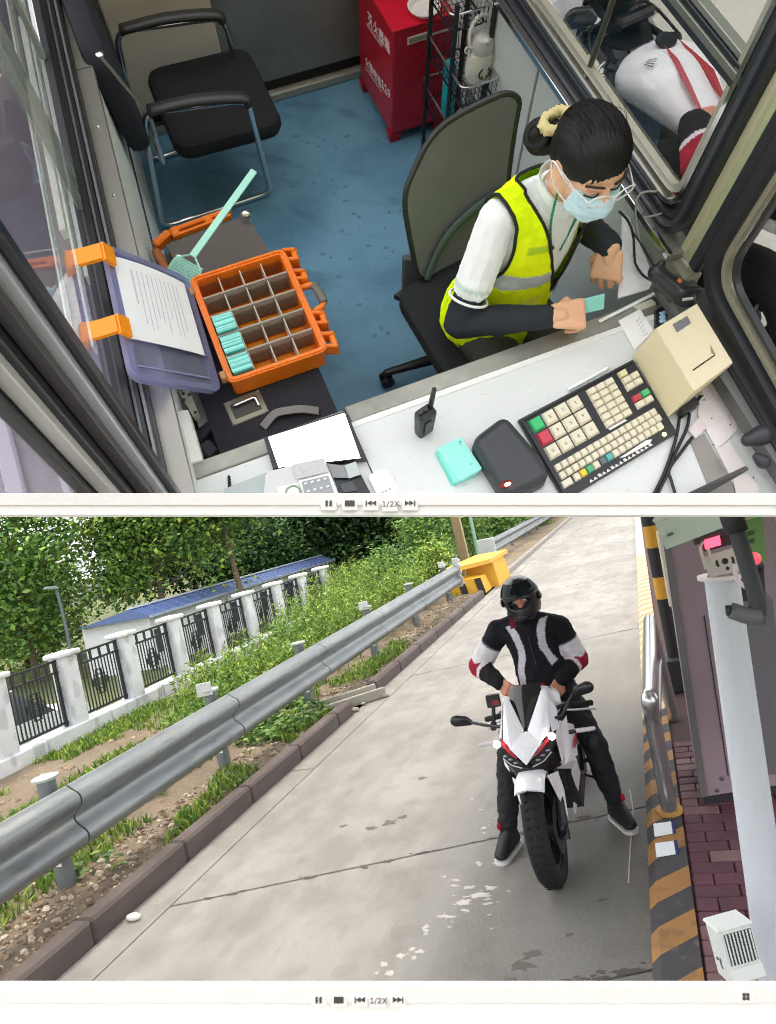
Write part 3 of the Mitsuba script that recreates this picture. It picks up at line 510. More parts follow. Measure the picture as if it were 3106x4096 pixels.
add("top", hullp([(x, y, z) for x, y in ((-0.028, 1.978), (0.279, 1.996), (0.306, 1.764), (0.0, 1.71)) for z in (0.56, 0.612)]), P("#5b5550", 0.6), k)
add("body", hullp([(x, y, z) for x, y in ((-0.046, 1.987), (0.27, 2.006), (0.297, 1.727), (-0.02, 1.727)) for z in (0.02, 0.56)]), P("#57524e", 0.6), k)
add("rear_rim", [bar((-0.065, 1.996, 0.5968), (0, 2.029, 0.6014), 0.03, 0.04, bev=0.006), bar((0, 2.029, 0.6061), (0.2321, 2.043, 0.6061), 0.018, 0.03, bev=0.005), box((0.03, 0.045, 0.05), (0.01857, 2.015, 0.6014), bev=0.006), box((0.03, 0.04, 0.04), (0.1439, 2.029, 0.6014), bev=0.006), bar((0.02786, 1.996, 0.6154), (0.2229, 2.01, 0.6154), 0.01, 0.02)], "orange", k)
add("side_rim", bar((-0.06964, 1.987, 0.5736), (-0.05107, 1.857, 0.5643), 0.03, 0.07, bev=0.006), P("#a05a25", 0.4), k)
for p in ((0.2721, 1.978, 0.6339), (0, 1.89, 0.6246)): add("corner_foot", [ball(p, 0.02, 2), cyl(V(p) - (0, 0, 0.03), p, 0.016, 12)], "chrome", k, 40)

# power strip, cable duct and adaptors below the sill
k = thing("power_strip", "beige multi socket power strip mounted under the window sill by the flight case", "power strip")
qq = [(-0.1501,1.349,0.7), (-0.1166,1.344,0.7), (-0.1126,1.234,0.7), (-0.131,1.23,0.7)]
add("body", hullp(qq + [V(q) - (0, 0, 0.03) for q in qq]), P("#aaa68f", 0.45), k)
for q in [(-0.1367,1.333,0.702), (-0.1362,1.318,0.702), (-0.1193,1.308,0.702), (-0.1402,1.296,0.702), (-0.1197,1.241,0.702)]: add("socket", ball(q, 0.006, 1, (1, 1, 0.4)), P("#3a3830", 0.5), k)
k = thing("cable_duct", "white square cable duct running down beside the power strip", "cable duct")
dq = [(-0.1644,1.228,0.76), (-0.1352,1.222,0.76), (-0.1426,1.049,0.76), (-0.1793,1.051,0.76)]
add("duct", hullp(dq + [V(q) - (0, 0, 0.05) for q in dq]), P("#dfe0da", 0.4), k)
k = thing("grey_duct", "pale grey trunking strip standing between the power strip and the black flight case", "trunking")
dq = [(-0.1221,1.395,0.62), (-0.0892,1.366,0.62), (-0.0944,1.229,0.62), (-0.1318,1.227,0.62)]
add("duct", hullp(dq + [V(q) - (0, 0, 0.04) for q in dq]), P("#8f8f84", 0.5), k)
k = thing("power_adaptor", "black power adaptor with coiled cable lying beside the white cable duct", "adaptor")
add("body", box((0.07, 0.04, 0.03), (-0.1184,1.212,0.62), RZ(20), bev=0.006), "black_plastic", k)
add("cable", [tube(curve([(-0.1005,1.205,0.63), (-0.0682,1.195,0.63), (-0.0449,1.176,0.6), (-0.0514,1.165,0.56), (-0.0767,1.045,0.7), (-0.0961,0.9382,0.76)], 6), 0.005, 6), tube(curve([(-0.1357,1.172,0.6), (-0.1089,1.184,0.6), (-0.0928,1.154,0.6), (-0.1128,1.139,0.6), (-0.1321,1.159,0.6)], 6), 0.005, 6)], "black_plastic", k, True)
add("body_small", box((0.045, 0.06, 0.03), (-0.1237,1.161,0.6), RZ(20), bev=0.006), P("#34353a", 0.4), k)
k = thing("door_hinge", "black metal latch block at the foot of the dark window posts", "latch")
dq = [(-0.2512,1.081,0.8), (-0.2099,1.082,0.8), (-0.1944,1.042,0.8), (-0.2174,1.01,0.8), (-0.2484,1.043,0.8)]
add("block", hullp(dq + [V(q) - (0, 0, 0.04) for q in dq]), P("#191a1e", 0.35), k)
add("hole", ball((-0.2607,1.077,0.81), 0.012, 1), "black_plastic", k)

# ---------------------------------------------------------------- things on the counter
CT = 0.7505
k = thing("tablet", "tablet with a blank white lit screen and black frame lying at the counter edge", "tablet")
q = [(0.0433,1.042,0.775), (0.2963,1.034,0.775), (0.2964,0.8674,0.775), (0.036,0.9376,0.775)]
add("frame", hullp([V(x) for x in q] + [V(x) - (0, 0, 0.022) for x in q]), P("#17181c", 0.3), k)
q2 = [V((0.0559,1.037,0.776)) + (0, 0, 0.001), V((0.2899,1.028,0.776)) + (0, 0, 0.001), V((0.2796,0.8737,0.776)) + (0, 0, 0.001), V((0.0523,0.9341,0.776)) + (0, 0, 0.001)]
kk = add("screen", trimesh.Trimesh(q2, [[0, 3, 2], [0, 2, 1]], process=False), P("#101010", 0.3), k)
scene[kk]["emitter"] = {"type": "area", "radiance": {"type": "rgb", "value": [0.62, 0.62, 0.62]}}
add("camera_ring", put(trimesh.creation.torus(0.007, 0.0012, 16, 6), V((0.2569,0.9521,0.778))), P("#9fb8a8", 0.4), k)
k = thing("desk_phone", "pale grey desk terminal with silver keypad at the near edge of the counter", "desk terminal")
add("base", hullp([(0.0222,0.9271,0.79), (0.1798,0.907,0.79), (0.1808,0.7885,0.79), (-0.0273,0.8358,0.79), (0.0104,0.9197,0.79)] + [(0.0106,0.9414,0.745), (0.1925,0.9033,0.745), (0.185,0.807,0.745), (-0.028,0.8555,0.745)]), P("#c9cac9", 0.4), k)
add("left_wing", hullp([(-0.1129,0.9324,0.77), (0.0159,0.936,0.77), (0.0161,0.8817,0.77), (-0.0111,0.8208,0.77), (-0.1326,0.8703,0.77)] + [(-0.1148,0.9429,0.745), (0.0155,0.9465,0.745), (-0.0112,0.8315,0.745), (-0.1343,0.8816,0.745)]), P("#a8b4b2", 0.4), k)
add("hood", hullp([(0.0902,0.9172,0.8), (0.1789,0.9023,0.8), (0.1791,0.8567,0.8), (0.086,0.8703,0.8)]), P("#b9bbba", 0.4), k)
add("keypad_frame", hullp([(0.0915,0.8663,0.793), (0.1806,0.8578,0.793), (0.1778,0.7883,0.793), (0.0889,0.8075,0.793)] + [(0.0919,0.8699,0.785), (0.1813,0.8614,0.785), (0.1786,0.7916,0.785), (0.0893,0.8109,0.785)]), P("#f0f1f0", 0.35), k)
add("keypad", hullp([(0.097,0.8587,0.797), (0.1727,0.8486,0.797), (0.1694,0.7899,0.797), (0.0898,0.8087,0.797)] + [(0.0973,0.8618,0.79), (0.1734,0.8517,0.79), (0.17,0.7928,0.79), (0.0901,0.8117,0.79)]), P("#8f9295", 0.3, 0.3), k)
for q in [(0.1057,0.848,0.799), (0.1241,0.8457,0.799), (0.1425,0.8433,0.799), (0.161,0.841,0.799), (0.1047,0.8238,0.799), (0.123,0.8215,0.799), (0.1414,0.8191,0.799), (0.1597,0.8168,0.799)]:

    add("key", box((0.009, 0.006, 0.004), V(q), RZ(12), bev=0.0015), P("#e9eaec", 0.3), k)
add("dial", put(trimesh.creation.torus(0.020, 0.003, 28, 8), V((0.0642,0.837,0.795))), P("#7e9b80", 0.4), k, True)
add("dial_plate", hullp([(0.0277,0.8689,0.795), (0.0838,0.8615,0.795), (0.0845,0.8118,0.795), (0.0207,0.831,0.795)] + [(0.0278,0.8735,0.785), (0.0843,0.8661,0.785), (0.0849,0.816,0.785), (0.0208,0.8353,0.785)]), P("#e3e5e0", 0.4), k)
k = thing("card_slot_unit", "black card slot unit with a grey top beside the desk terminal", "card slot")
add("body", hullp([(0.1872,0.8411,0.775), (0.2619,0.8247,0.775), (0.267,0.7533,0.775), (0.1788,0.7857,0.775)] + [(0.1896,0.852,0.75), (0.2653,0.8354,0.75), (0.2704,0.7631,0.75), (0.1811,0.7959,0.75)]), P("#1d1f22", 0.35), k)
add("grey_top", hullp([(0.1828,0.8907,0.785), (0.2259,0.8661,0.785), (0.2242,0.8248,0.785), (0.1839,0.8429,0.785)] + [(0.1862,0.9069,0.75), (0.23,0.8819,0.75), (0.2283,0.8398,0.75), (0.1872,0.8583,0.75)]), P("#85868a", 0.4), k)
add("pale_top", hullp([(0.2273,0.8655,0.785), (0.2623,0.8654,0.785), (0.2611,0.822,0.785), (0.225,0.8227,0.785)] + [(0.2314,0.8814,0.75), (0.2671,0.8813,0.75), (0.2659,0.837,0.75), (0.2291,0.8377,0.75)]), P("#b4bdb9", 0.4), k)
add("slot", hullp([(0.1962,0.8186,0.778), (0.2325,0.8143,0.778), (0.2343,0.7824,0.778), (0.1966,0.7909,0.778)]), P("#3f4446", 0.3), k)
k = thing("white_card", "white rounded card with a grey printed line, on the counter beside the black card slot", "card")
F = onto(V((0.314,0.7837,0.7505)), (1, 0.05, 0), (0.0, 1, 0)); add("card", ext(rpoly(0.062, 0.085, 0.012), 0.003, F), P("#f2f3ef", 0.4), k)
add("print", [ext(sg.box(-0.018 + i * 0.012, -0.026, -0.010 + i * 0.012, -0.020), 0.0006, F @ mat4(t=(0, 0, 0.003))) for i in range(3)], P("#a9aba9", 0.5), k)
k = thing("two_way_radio", "black two way radio with a stub antenna standing on the counter", "radio")
rb = np.vstack([np.column_stack([np.array(rpoly(0.052 * s, 0.034 * s, 0.008).exterior.coords)[:-1], np.full(24, z)]) for s, z in ((0.96, 0), (1, 0.01), (1.0, 0.07), (1.12, 0.095), (1.1, 0.11), (0.98, 0.118))])
RF = mat4(RZ(14), (0.489, 0.898, CT)); add("body", laid(hullp(rb), RF), P("#1f2124", 0.4), k, 35)
add("antenna", laid(cyl((0.019, 0.004, 0.115), (0.026, 0.004, 0.205), 0.0085, 12, 0.0065), RF), "black_plastic", k, 40)
add("antenna_tip", laid(ball((0.026, 0.004, 0.205), 0.0065), RF), "black_plastic", k, True)
for x, h in ((-0.016, 0.014), (0.0, 0.010)): add("knob", laid(cyl((x, 0.003, 0.116), (x, 0.003, 0.118 + h), 0.0075, 12), RF), P("#2b2d31", 0.4), k, 40)
add("belt_clip", laid(box((0.022, 0.006, 0.07), (-0.004, -0.021, 0.055), bev=0.002), RF), P("#303336", 0.35), k)
add("label", laid(box((0.016, 0.001, 0.012), (0.012, -0.0185, 0.055)), RF), P("#4c4f52", 0.4), k)
k = thing("card_stack", "stack of pale teal cards lying on the counter beside the black card reader", "cards")
for i in range(7):
    t = i / 6; c = V(0.530, 0.763, CT) + V(0.012, 0.0, 0) * t
    m = ext(rpoly(0.078, 0.118, 0.006), 0.0042, onto(c + (0, 0, 0.0044 * i), RZ(2 + 5 * t + RNG.normal() * 1.2)[:, 0], RZ(2 + 5 * t)[:, 1])); add("card", m, "teal_card" if i > 2 else P("#7ad2c6", 0.45), k)
add("print", [box((0.003, 0.012, 0.0006), (0.563, 0.808, CT + 0.0313)), box((0.008, 0.0025, 0.0006), (0.566, 0.812, CT + 0.0313)), box((0.006, 0.003, 0.0006), (0.566, 0.735, CT + 0.0313))], P("#4b9c95", 0.5), k)
k = thing("card_reader", "rounded black card reader box with a glowing red lamp on the counter", "card reader")
rd = []
for z, o in ((0.0, 0.006), (0.012, 0.0), (0.050, 0.002), (0.066, 0.012), (0.070, 0.024)):
    g = sg.Polygon(fillet([(0.585, 0.795, 0), (0.715, 0.835, 0), (0.755, 0.66, 0), (0.745, 0.60, 0), (0.60, 0.585, 0)], 0.035, 6, True)[:, :2]).buffer(-o, quad_segs=4); rd.append(np.column_stack([np.array(g.exterior.coords)[:-1], np.full(len(g.exterior.coords) - 1, CT + z)]))
add("body", hullp(np.vstack(rd)), P("#33363a", 0.42), k, 50)
kk = add("lamp", ball((0.6189,0.6245,0.826), 0.011, 2, (1, 0.5, 0.5)), P("#ff5a50", 0.4), k); scene[kk]["emitter"] = {"type": "area", "radiance": {"type": "rgb", "value": [3.5, 0.5, 0.4]}}
add("lamp_ring", laid(ball((0, 0, 0), 0.02, 2, (1, 0.5, 0.4)), mat4(t=V((0.6165,0.6276,0.8215)))), P("#7a1512", 0.4), k)

# keyboard
k = thing("keyboard", "black toll keyboard with cream, green and red keys on the counter", "keyboard")
KQ = [V((0.7581,0.8195,0.765)), V((1.174,0.8753,0.765)), V((1.172,0.6071,0.765)), V((0.7676,0.5385,0.765))]
add("body", hullp([q for q in KQ] + [q + (0, 0, -0.012) for q in KQ]), P("#202226", 0.4), k)
add("front_lip", bar(KQ[0] + (0.008, -0.006, 0.004), KQ[3] + (0.008, 0.006, 0.004), 0.010, 0.008, bev=0.003), P("#2b2e33", 0.4), k)
add("back_lip", bar(KQ[0] + (0.008, -0.006, 0.004), KQ[1] + (-0.004, -0.006, 0.004), 0.008, 0.006, bev=0.002), P("#2b2e33", 0.4), k)
def cap(x, y, a, b, h, mat, txt=None, ts=0.010):
    """a key cap at a point of the board: its two half edges a and b lie along the board's rows and columns"""
    c = V(0, 0, 0) + x; a, b = V(a), V(b)
    base = [c + i * a + j * b for i in (-1, 1) for j in (-1, 1)]; top = [c + 0.80 * (i * a + j * b) + (0, 0, h) for i in (-1, 1) for j in (-1, 1)]
    kk = add("key", hullp(base + top), mat, k)
    if txt: add("digit", laid(meshkit.text_mesh(txt, ts, 0.0005), onto(c + (0.3 * ts, 0.5 * ts, h + 0.0003), (-1, -0.1, 0), (0.1, -1, 0))), P("#55524a", 0.5), kk)
cream = P("#d9d2bb", 0.45)
def kb(u, v): return (1 - v) * ((1 - u) * KQ[0] + u * KQ[1]) + v * ((1 - u) * KQ[3] + u * KQ[2])
EU, EV = (KQ[1] - KQ[0] + KQ[2] - KQ[3]) / 2, (KQ[3] - KQ[0] + KQ[2] - KQ[1]) / 2
def caps(u, v, wu, wv, mat, txt=None, ts=0.010, h=0.009): cap(kb(u, v), 0, EU * wu / 2, EV * wv / 2, h, mat, txt, ts)
for i, row in enumerate(("G321", "R654", "0987")):
    for j, t in enumerate(row):
        m = {"G": P("#35b56c", 0.4), "R": P("#c23a4c", 0.4)}.get(t, cream); caps(0.104 + 0.1095 * j, 0.143 + 0.1725 * i, 0.100, 0.158, m, t if t.isdigit() else None)
for r in range(6):
    for c in range(3): caps(0.588 + c * 0.0785 - r * 0.0016, 0.108 + r * 0.0835, 0.0735, 0.076, cream)
for u, v, w, m in ((0.868, 0.098, 0.073, P("#d5cf9e", 0.45)), (0.868, 0.186, 0.073, cream), (0.942, 0.184, 0.07, cream), (0.865, 0.273, 0.073, cream), (0.938, 0.271, 0.07, cream), (0.864, 0.430, 0.075, P("#b8414c", 0.4)), (0.942, 0.426, 0.07, P("#4fb878", 0.4)), (0.862, 0.515, 0.073, cream), (0.938, 0.515, 0.07, cream)): caps(u, v, w, 0.078, m)
sm = []; c0, h0 = EU, EV
for r in range(3):
    n = 16 if r < 2 else 15
    for j in range(n):
        u = 0.078 + (0.862 + 0.008 * r) * (j + 0.5 * (r == 2) * (j > 0)) / 15.4; v = 0.667 + 0.095 * r - 0.008 * r * u
        if r == 2 and j in (2, 3, 5, 6): caps(u, v, 0.05, 0.082, P({2: "#d8c23a", 3: "#4aa678", 5: "#5d666c", 6: "#58aaa6"}[j], 0.4), h=0.007); continue
        w = 0.05 if not (r == 2 and j == 0) else 0.09; a, b = EU * w / 2, EV * 0.041; c = kb(u, v)
        sm.append(hullp([c + i * a + l * b for i in (-1, 1) for l in (-1, 1)] + [c + 0.78 * (i * a + l * b) + (0, 0, 0.007) for i in (-1, 1) for l in (-1, 1)]))
add("small_keys", sm, cream, k, kind="stuff")
KF = lambda u, v, z=0.0008: onto(kb(u, v) + (0, 0, z), -EU, -EV)
add("printed_strip", [laid(ext(sg.Polygon([(0, 0), (0.018, 0), (0.009, 0.012)] if i % 3 else [(0, 0), (0.014, 0), (0.014, 0.011), (0.004, 0.012)]).buffer(-0.001), 0.0006), KF(0.79 - 0.0375 * i, 0.985)) for i in range(15)], P("#d6d6cf", 0.5), k, kind="stuff")
add("white_label", hullp([kb(*q) + (0, 0, z) for q in ((0.51, 0.915), (0.76, 0.90), (0.80, 0.925), (0.77, 0.95), (0.55, 0.935)) for z in (0.0006, 0.003)]), P("#e9e6df", 0.5), k)
add("white_label", hullp([kb(*q) + (0, 0, z) for q in ((0.55, 0.572), (0.70, 0.575), (0.71, 0.60), (0.56, 0.60)) for z in (0.0006, 0.003)]), P("#dcdad2", 0.5), k)
kk = add("lamp", ball(kb(0.905, 0.945) + (0, 0, 0.001), 0.006, 2), P("#c8f060", 0.4), k); scene[kk]["emitter"] = {"type": "area", "radiance": {"type": "rgb", "value": [1.3, 1.6, 0.35]}}
for i, (a, b, lab) in enumerate((((440, 935), (710, 790), "white pen lying along the top edge of the black keyboard"),)):
    kp = thing("pen", lab, "pen"); add("barrel", cyl((0.944,0.8578,0.757), (1.091,0.8806,0.757), 0.0055, 10), P("#eef0f0", 0.35), kp, 40); add("tip", cyl((1.091,0.8806,0.757), (1.101,0.8819,0.757), 0.0045, 8, 0.001), P("#d8dadb", 0.3), kp, 40)

CABLES = [[(1.207,0.6503,0.762), (1.171,0.6036,0.762), (1.126,0.5568,0.762), (1.07,0.5049,0.762), (1.008,0.4575,0.762), (0.9768,0.4293,0.762)], [(1.24,0.6481,0.762), (1.205,0.6066,0.762), (1.132,0.549,0.762), (1.079,0.5015,0.762), (1.022,0.4567,0.762), (0.9889,0.4244,0.762)], [(1.208,0.5776,0.762), (1.151,0.5466,0.762), (1.092,0.5118,0.762), (1.079,0.4753,0.762), (1.067,0.4335,0.762), (1.05,0.3996,0.762)], [(1.303,0.6875,0.762), (1.267,0.671,0.762), (1.244,0.6634,0.762)]]
LOOP1 = [(1.35,1.23,0.93), (1.418,1.226,0.93), (1.448,1.239,0.94), (1.431,1.282,0.95), (1.384,1.304,0.95), (1.363,1.297,0.93), (1.353,1.257,0.89), (1.346,1.197,0.86), (1.354,1.147,0.84)]
LOOP2 = [(1.315,1.304,0.9), (1.337,1.273,0.88), (1.339,1.232,0.86), (1.323,1.175,0.83), (1.333,1.164,0.8), (1.335,1.117,0.8), (1.329,1.057,0.84)]
LOOP3 = [(1.337,1.236,0.87), (1.346,1.177,0.86), (1.344,1.163,0.86), (1.324,1.083,0.88)]

# receipt printer and what stands round it
k = thing("receipt_printer", "beige box shaped receipt printer with a slot, beside the black keyboard", "printer")
PT = [V((1.202,0.8796,0.9)), V((1.357,0.9099,0.9)), V((1.347,0.697,0.9)), V((1.197,0.6575,0.9))]
PB_ = [V((1.183,0.8889,0.762)), V((1.442,0.9466,0.762)), V((1.405,0.7481,0.762)), V((1.173,0.661,0.762))]
bg = P("#d7cba6", 0.5)
add("body", hullp(PT + [q - (0, 0, 0.02) for q in PT] + PB_), bg, k)
PTF = onto(PT[3], PT[2] - PT[3], PT[0] - PT[3]); wx, wy = np.linalg.norm(PT[2] - PT[3]), np.linalg.norm(PT[0] - PT[3])
add("top_cover", hullp([q + (0, 0, z) for q in PT for z in (0.0005, 0.004)]), P("#dccfae", 0.45), k)
q = [(1.253,0.8726,0.905), (1.307,0.8822,0.905), (1.305,0.857,0.905), (1.252,0.8443,0.905)]
add("window", hullp([V(x) - (0, 0, 0.001) for x in q] + [V(x) + (0, 0, 0.0015) for x in q]), P("#77767c", 0.25), k)
q = [(1.229,0.7193,0.9055), (1.314,0.7397,0.9055), (1.313,0.7356,0.9055), (1.229,0.7154,0.9055)]
add("slot", hullp([V(x) - (0, 0, 0.002) for x in q] + [V(x) + (0, 0, 0.0004) for x in q]), P("#2a2720", 0.5), k)
q = [(1.319,0.7718,0.905), (1.306,0.7463,0.905), (1.315,0.7399,0.905)]
add("slot_notch", hullp([V(x) - (0, 0, 0.002) for x in q] + [V(x) + (0, 0, 0.0006) for x in q]), P("#8e8264", 0.5), k)
add("rear_flap", hullp([V(x) for x in ((1.439,0.8772,0.87), (1.43,0.7637,0.87), (1.426,0.7603,0.8), (1.435,0.8765,0.8))] + [V(x) - (0.0, 0, 0.01) for x in ((1.439,0.8772,0.87), (1.43,0.7637,0.87), (1.426,0.7603,0.8), (1.435,0.8765,0.8))]), P("#cdbf8c", 0.5), k)
add("marking", [laid(m, onto(PB_[0] * 0.72 + PT[0] * 0.28 + (0.03, -0.034, 0.001), PB_[3] - PB_[0], PT[0] - PB_[0])) for m in (ext(sg.box(0, 0, 0.004, 0.014), 0.001), ext(sg.box(0.010, 0, 0.013, 0.010), 0.001), ext(sg.box(0.004, 0.010, 0.013, 0.013), 0.001))], P("#8d8158", 0.5), k)
k = thing("plug_block", "black cable plugs at the near foot of the beige receipt printer", "plugs")
add("block", hullp([V(x) + (0, 0, z) for x in ((1.205,0.6635,0.76), (1.267,0.6835,0.76), (1.266,0.6554,0.76), (1.208,0.6424,0.76)) for z in (0, 0.03)]), "black_plastic", k)
for i in range(4):
    add("cable", tube(curve(CABLES[i], 6), 0.0048, 6), "black_plastic", k, True)
k = thing("receipt_roll", "curled white receipts with small holes lying right of the receipt printer", "receipts")
for i, (pl, z, m) in enumerate((([(1.315,0.7123,0.756), (1.409,0.7327,0.756), (1.365,0.5782,0.756), (1.344,0.548,0.756), (1.255,0.5156,0.756), (1.264,0.636,0.756)], 0, "#e2dad8"), ([(1.215,0.5703,0.76), (1.209,0.6033,0.76), (1.261,0.6271,0.764), (1.268,0.5908,0.764)], 1, "#dccfd0"), ([(1.254,0.5151,0.758), (1.303,0.5275,0.758), (1.304,0.4277,0.758), (1.245,0.4252,0.758)], 2, "#dfd7d4"), ([(1.248,0.4147,0.756), (1.296,0.4214,0.756), (1.308,0.3692,0.756), (1.266,0.3258,0.756), (1.222,0.344,0.756)], 3, "#e0d8d4"))):
    pl = [V(q) for q in pl]; add("receipt", ext(sg.Polygon([q[:2] for q in pl]), 0.0015, mat4(t=(0, 0, pl[0][2]))), P(m, 0.6), k)
for q in [(1.313,0.6998,0.7592), (1.311,0.6878,0.7592), (1.307,0.6735,0.7592), (1.359,0.6013,0.7592), (1.335,0.5717,0.7592), (1.295,0.6103,0.7592), (1.254,0.5334,0.7592), (1.306,0.3997,0.7592)]: add("punch_hole", cyl(V(q) - (0, 0, 0.001), V(q), 0.0025, 8), P("#5e5658", 0.6), k)
k = thing("steel_tray", "grey steel tray strip set into the counter right of the keyboard", "tray")
add("strip", ext(sg.Polygon([V(q)[:2] for q in ((1.2,0.5696,0.753), (1.252,0.5784,0.753), (1.241,0.3564,0.753), (1.167,0.3864,0.753))]), 0.002, mat4(t=(0, 0, 0.7515))), P("#8b8780", 0.35, 0.4), k)
k = thing("screen_edge", "dark upper edge of a monitor seen at the near right end of the counter", "monitor")
add("edge", hullp([V(q) for q in ((1.039,0.4176,0.8), (1.238,0.4169,0.86), (1.24,0.4036,0.86), (1.083,0.3901,0.8))] + [V(q) for q in ((1.056,0.4242,0.77), (1.258,0.4236,0.83), (1.26,0.4102,0.83), (1.1,0.3962,0.77))]), P("#3a3839", 0.4), k)
k = thing("black_grip", "black rounded handle poking in at the right edge beside the window sill", "handle")
add("grip", [capsule_ for capsule_ in (tm(capsule((1.298,0.4876,0.84), 0.018, (1.343,0.4854,0.84), 0.03)), tm(capsule((1.294,0.4324,0.84), 0.012, (1.302,0.4137,0.84), 0.02)))], P("#33343a", 0.45), k, True)
k = thing("paper_note", "white paper note with faint print between the clerk and the receipt printer", "paper")
NQ = [V(q) for q in ((1.207,1.022,0.755), (1.292,1.035,0.755), (1.29,0.9481,0.755), (1.201,0.9075,0.755))]
add("sheet", ext(sg.Polygon([q[:2] for q in NQ]), 0.002, mat4(t=(0, 0, 0.7535))), P("#f1f1ee", 0.6), k)
add("print", [bar((1.255,0.9954,0.7562), (1.275,1.006,0.7562), 0.003, 0.0006), bar((1.254,0.982,0.7562), (1.273,0.9917,0.7562), 0.003, 0.0006), bar((1.253,0.9687,0.7562), (1.272,0.9773,0.7562), 0.003, 0.0006), bar((1.252,0.9554,0.7562), (1.27,0.963,0.7562), 0.003, 0.0006), bar((1.252,0.9422,0.7562), (1.269,0.9487,0.7562), 0.003, 0.0006)], P("#c9c9cb", 0.6), k)
k = thing("remote_control", "black remote control with pale blue buttons beside the receipt printer", "remote")
R6 = [V(q) for q in ((1.327,1.007,0.768), (1.351,1.011,0.768), (1.364,0.9952,0.768), (1.346,0.9682,0.768), (1.313,0.9443,0.768), (1.298,0.9566,0.768))]
add("body", hullp(R6 + [q - (0, 0, 0.016) for q in R6]), P("#22252c", 0.35), k)
for q in [(1.341,0.9875,0.77), (1.333,0.9748,0.77), (1.326,0.9622,0.77)]: add("button", box((0.022, 0.013, 0.004), q, bev=0.003), P("#9cc4dc", 0.3), k)
k = thing("white_ruler", "thin white strip lying on the counter near the clerk's hand", "strip")
add("strip", bar((1.148,1.041,0.757), (1.37,1.07,0.757), 0.010, 0.003), P("#f4f4f2", 0.4), k)
k = thing("loose_slip", "small worn paper slip with a key beside the remote control", "paper slip")
add("slip", ext(sg.Polygon([V(q)[:2] for q in ((1.277,1.054,0.754), (1.351,1.056,0.754), (1.349,1.032,0.754), (1.287,1.031,0.754))]), 0.0015, mat4(t=(0, 0, 0.7525))), P("#cdcdbd", 0.6), k)
add("key", [tube([(1.353,1.05,0.757), (1.351,1.028,0.757)], 0.003, 6), put(trimesh.creation.torus(0.006, 0.002, 12, 6), (1.352,1.052,0.757))], P("#4e4a42", 0.3, 0.5), k)
k = thing("handheld_scanner", "black handheld scanner resting in its holder below the corner post", "scanner")
add("body", blob([((V((1.319,1.066,0.88)), 0.026), (V((1.363,1,0.85)), 0.033)), ((V((1.363,1,0.85)), 0.033), (V((1.381,0.9787,0.83)), 0.040)), ((V((1.319,1.066,0.88)), 0.022), (V((1.341,1.08,0.9)), 0.010)), ((V((1.366,0.9845,0.86)), 0.022), (V((1.424,0.9733,0.86)), 0.009))], 0.010, 5), P("#2a2b2e", 0.3), k, True)
add("trigger_lamp", ball((1.365,1.01,0.885), 0.008, 1), P("#c8642a", 0.4), k)
add("highlight_clip", tube([(1.349,0.9543,0.872), (1.379,0.9478,0.872)], 0.005, 6), P("#b9b5ac", 0.3), k)
k = thing("coiled_cable", "thin grey and black cables looping from the window rail to the handheld scanner", "cable")
add("grey_loop", tube(curve(LOOP1, 8), 0.0035, 6), P("#8c8c86", 0.4), k, True)
add("black_lead", tube(curve(LOOP2, 8), 0.0040, 6), "black_plastic", k, True)
add("black_lead", tube(curve(LOOP3, 8), 0.0035, 6), "black_plastic", k, True)
k = thing("white_board", "white plastic board leaning beside the clerk's left arm at the counter end", "board")
add("board", hullp([V(q) + (0, 0, z) for q in ((1.39,1.359,0.8), (1.403,1.34,0.8), (1.378,1.113,0.77), (1.35,1.087,0.76), (1.241,1.093,0.76), (1.335,1.252,0.79)) for z in (0, 0.006)]), P("#efeff1", 0.4), k)


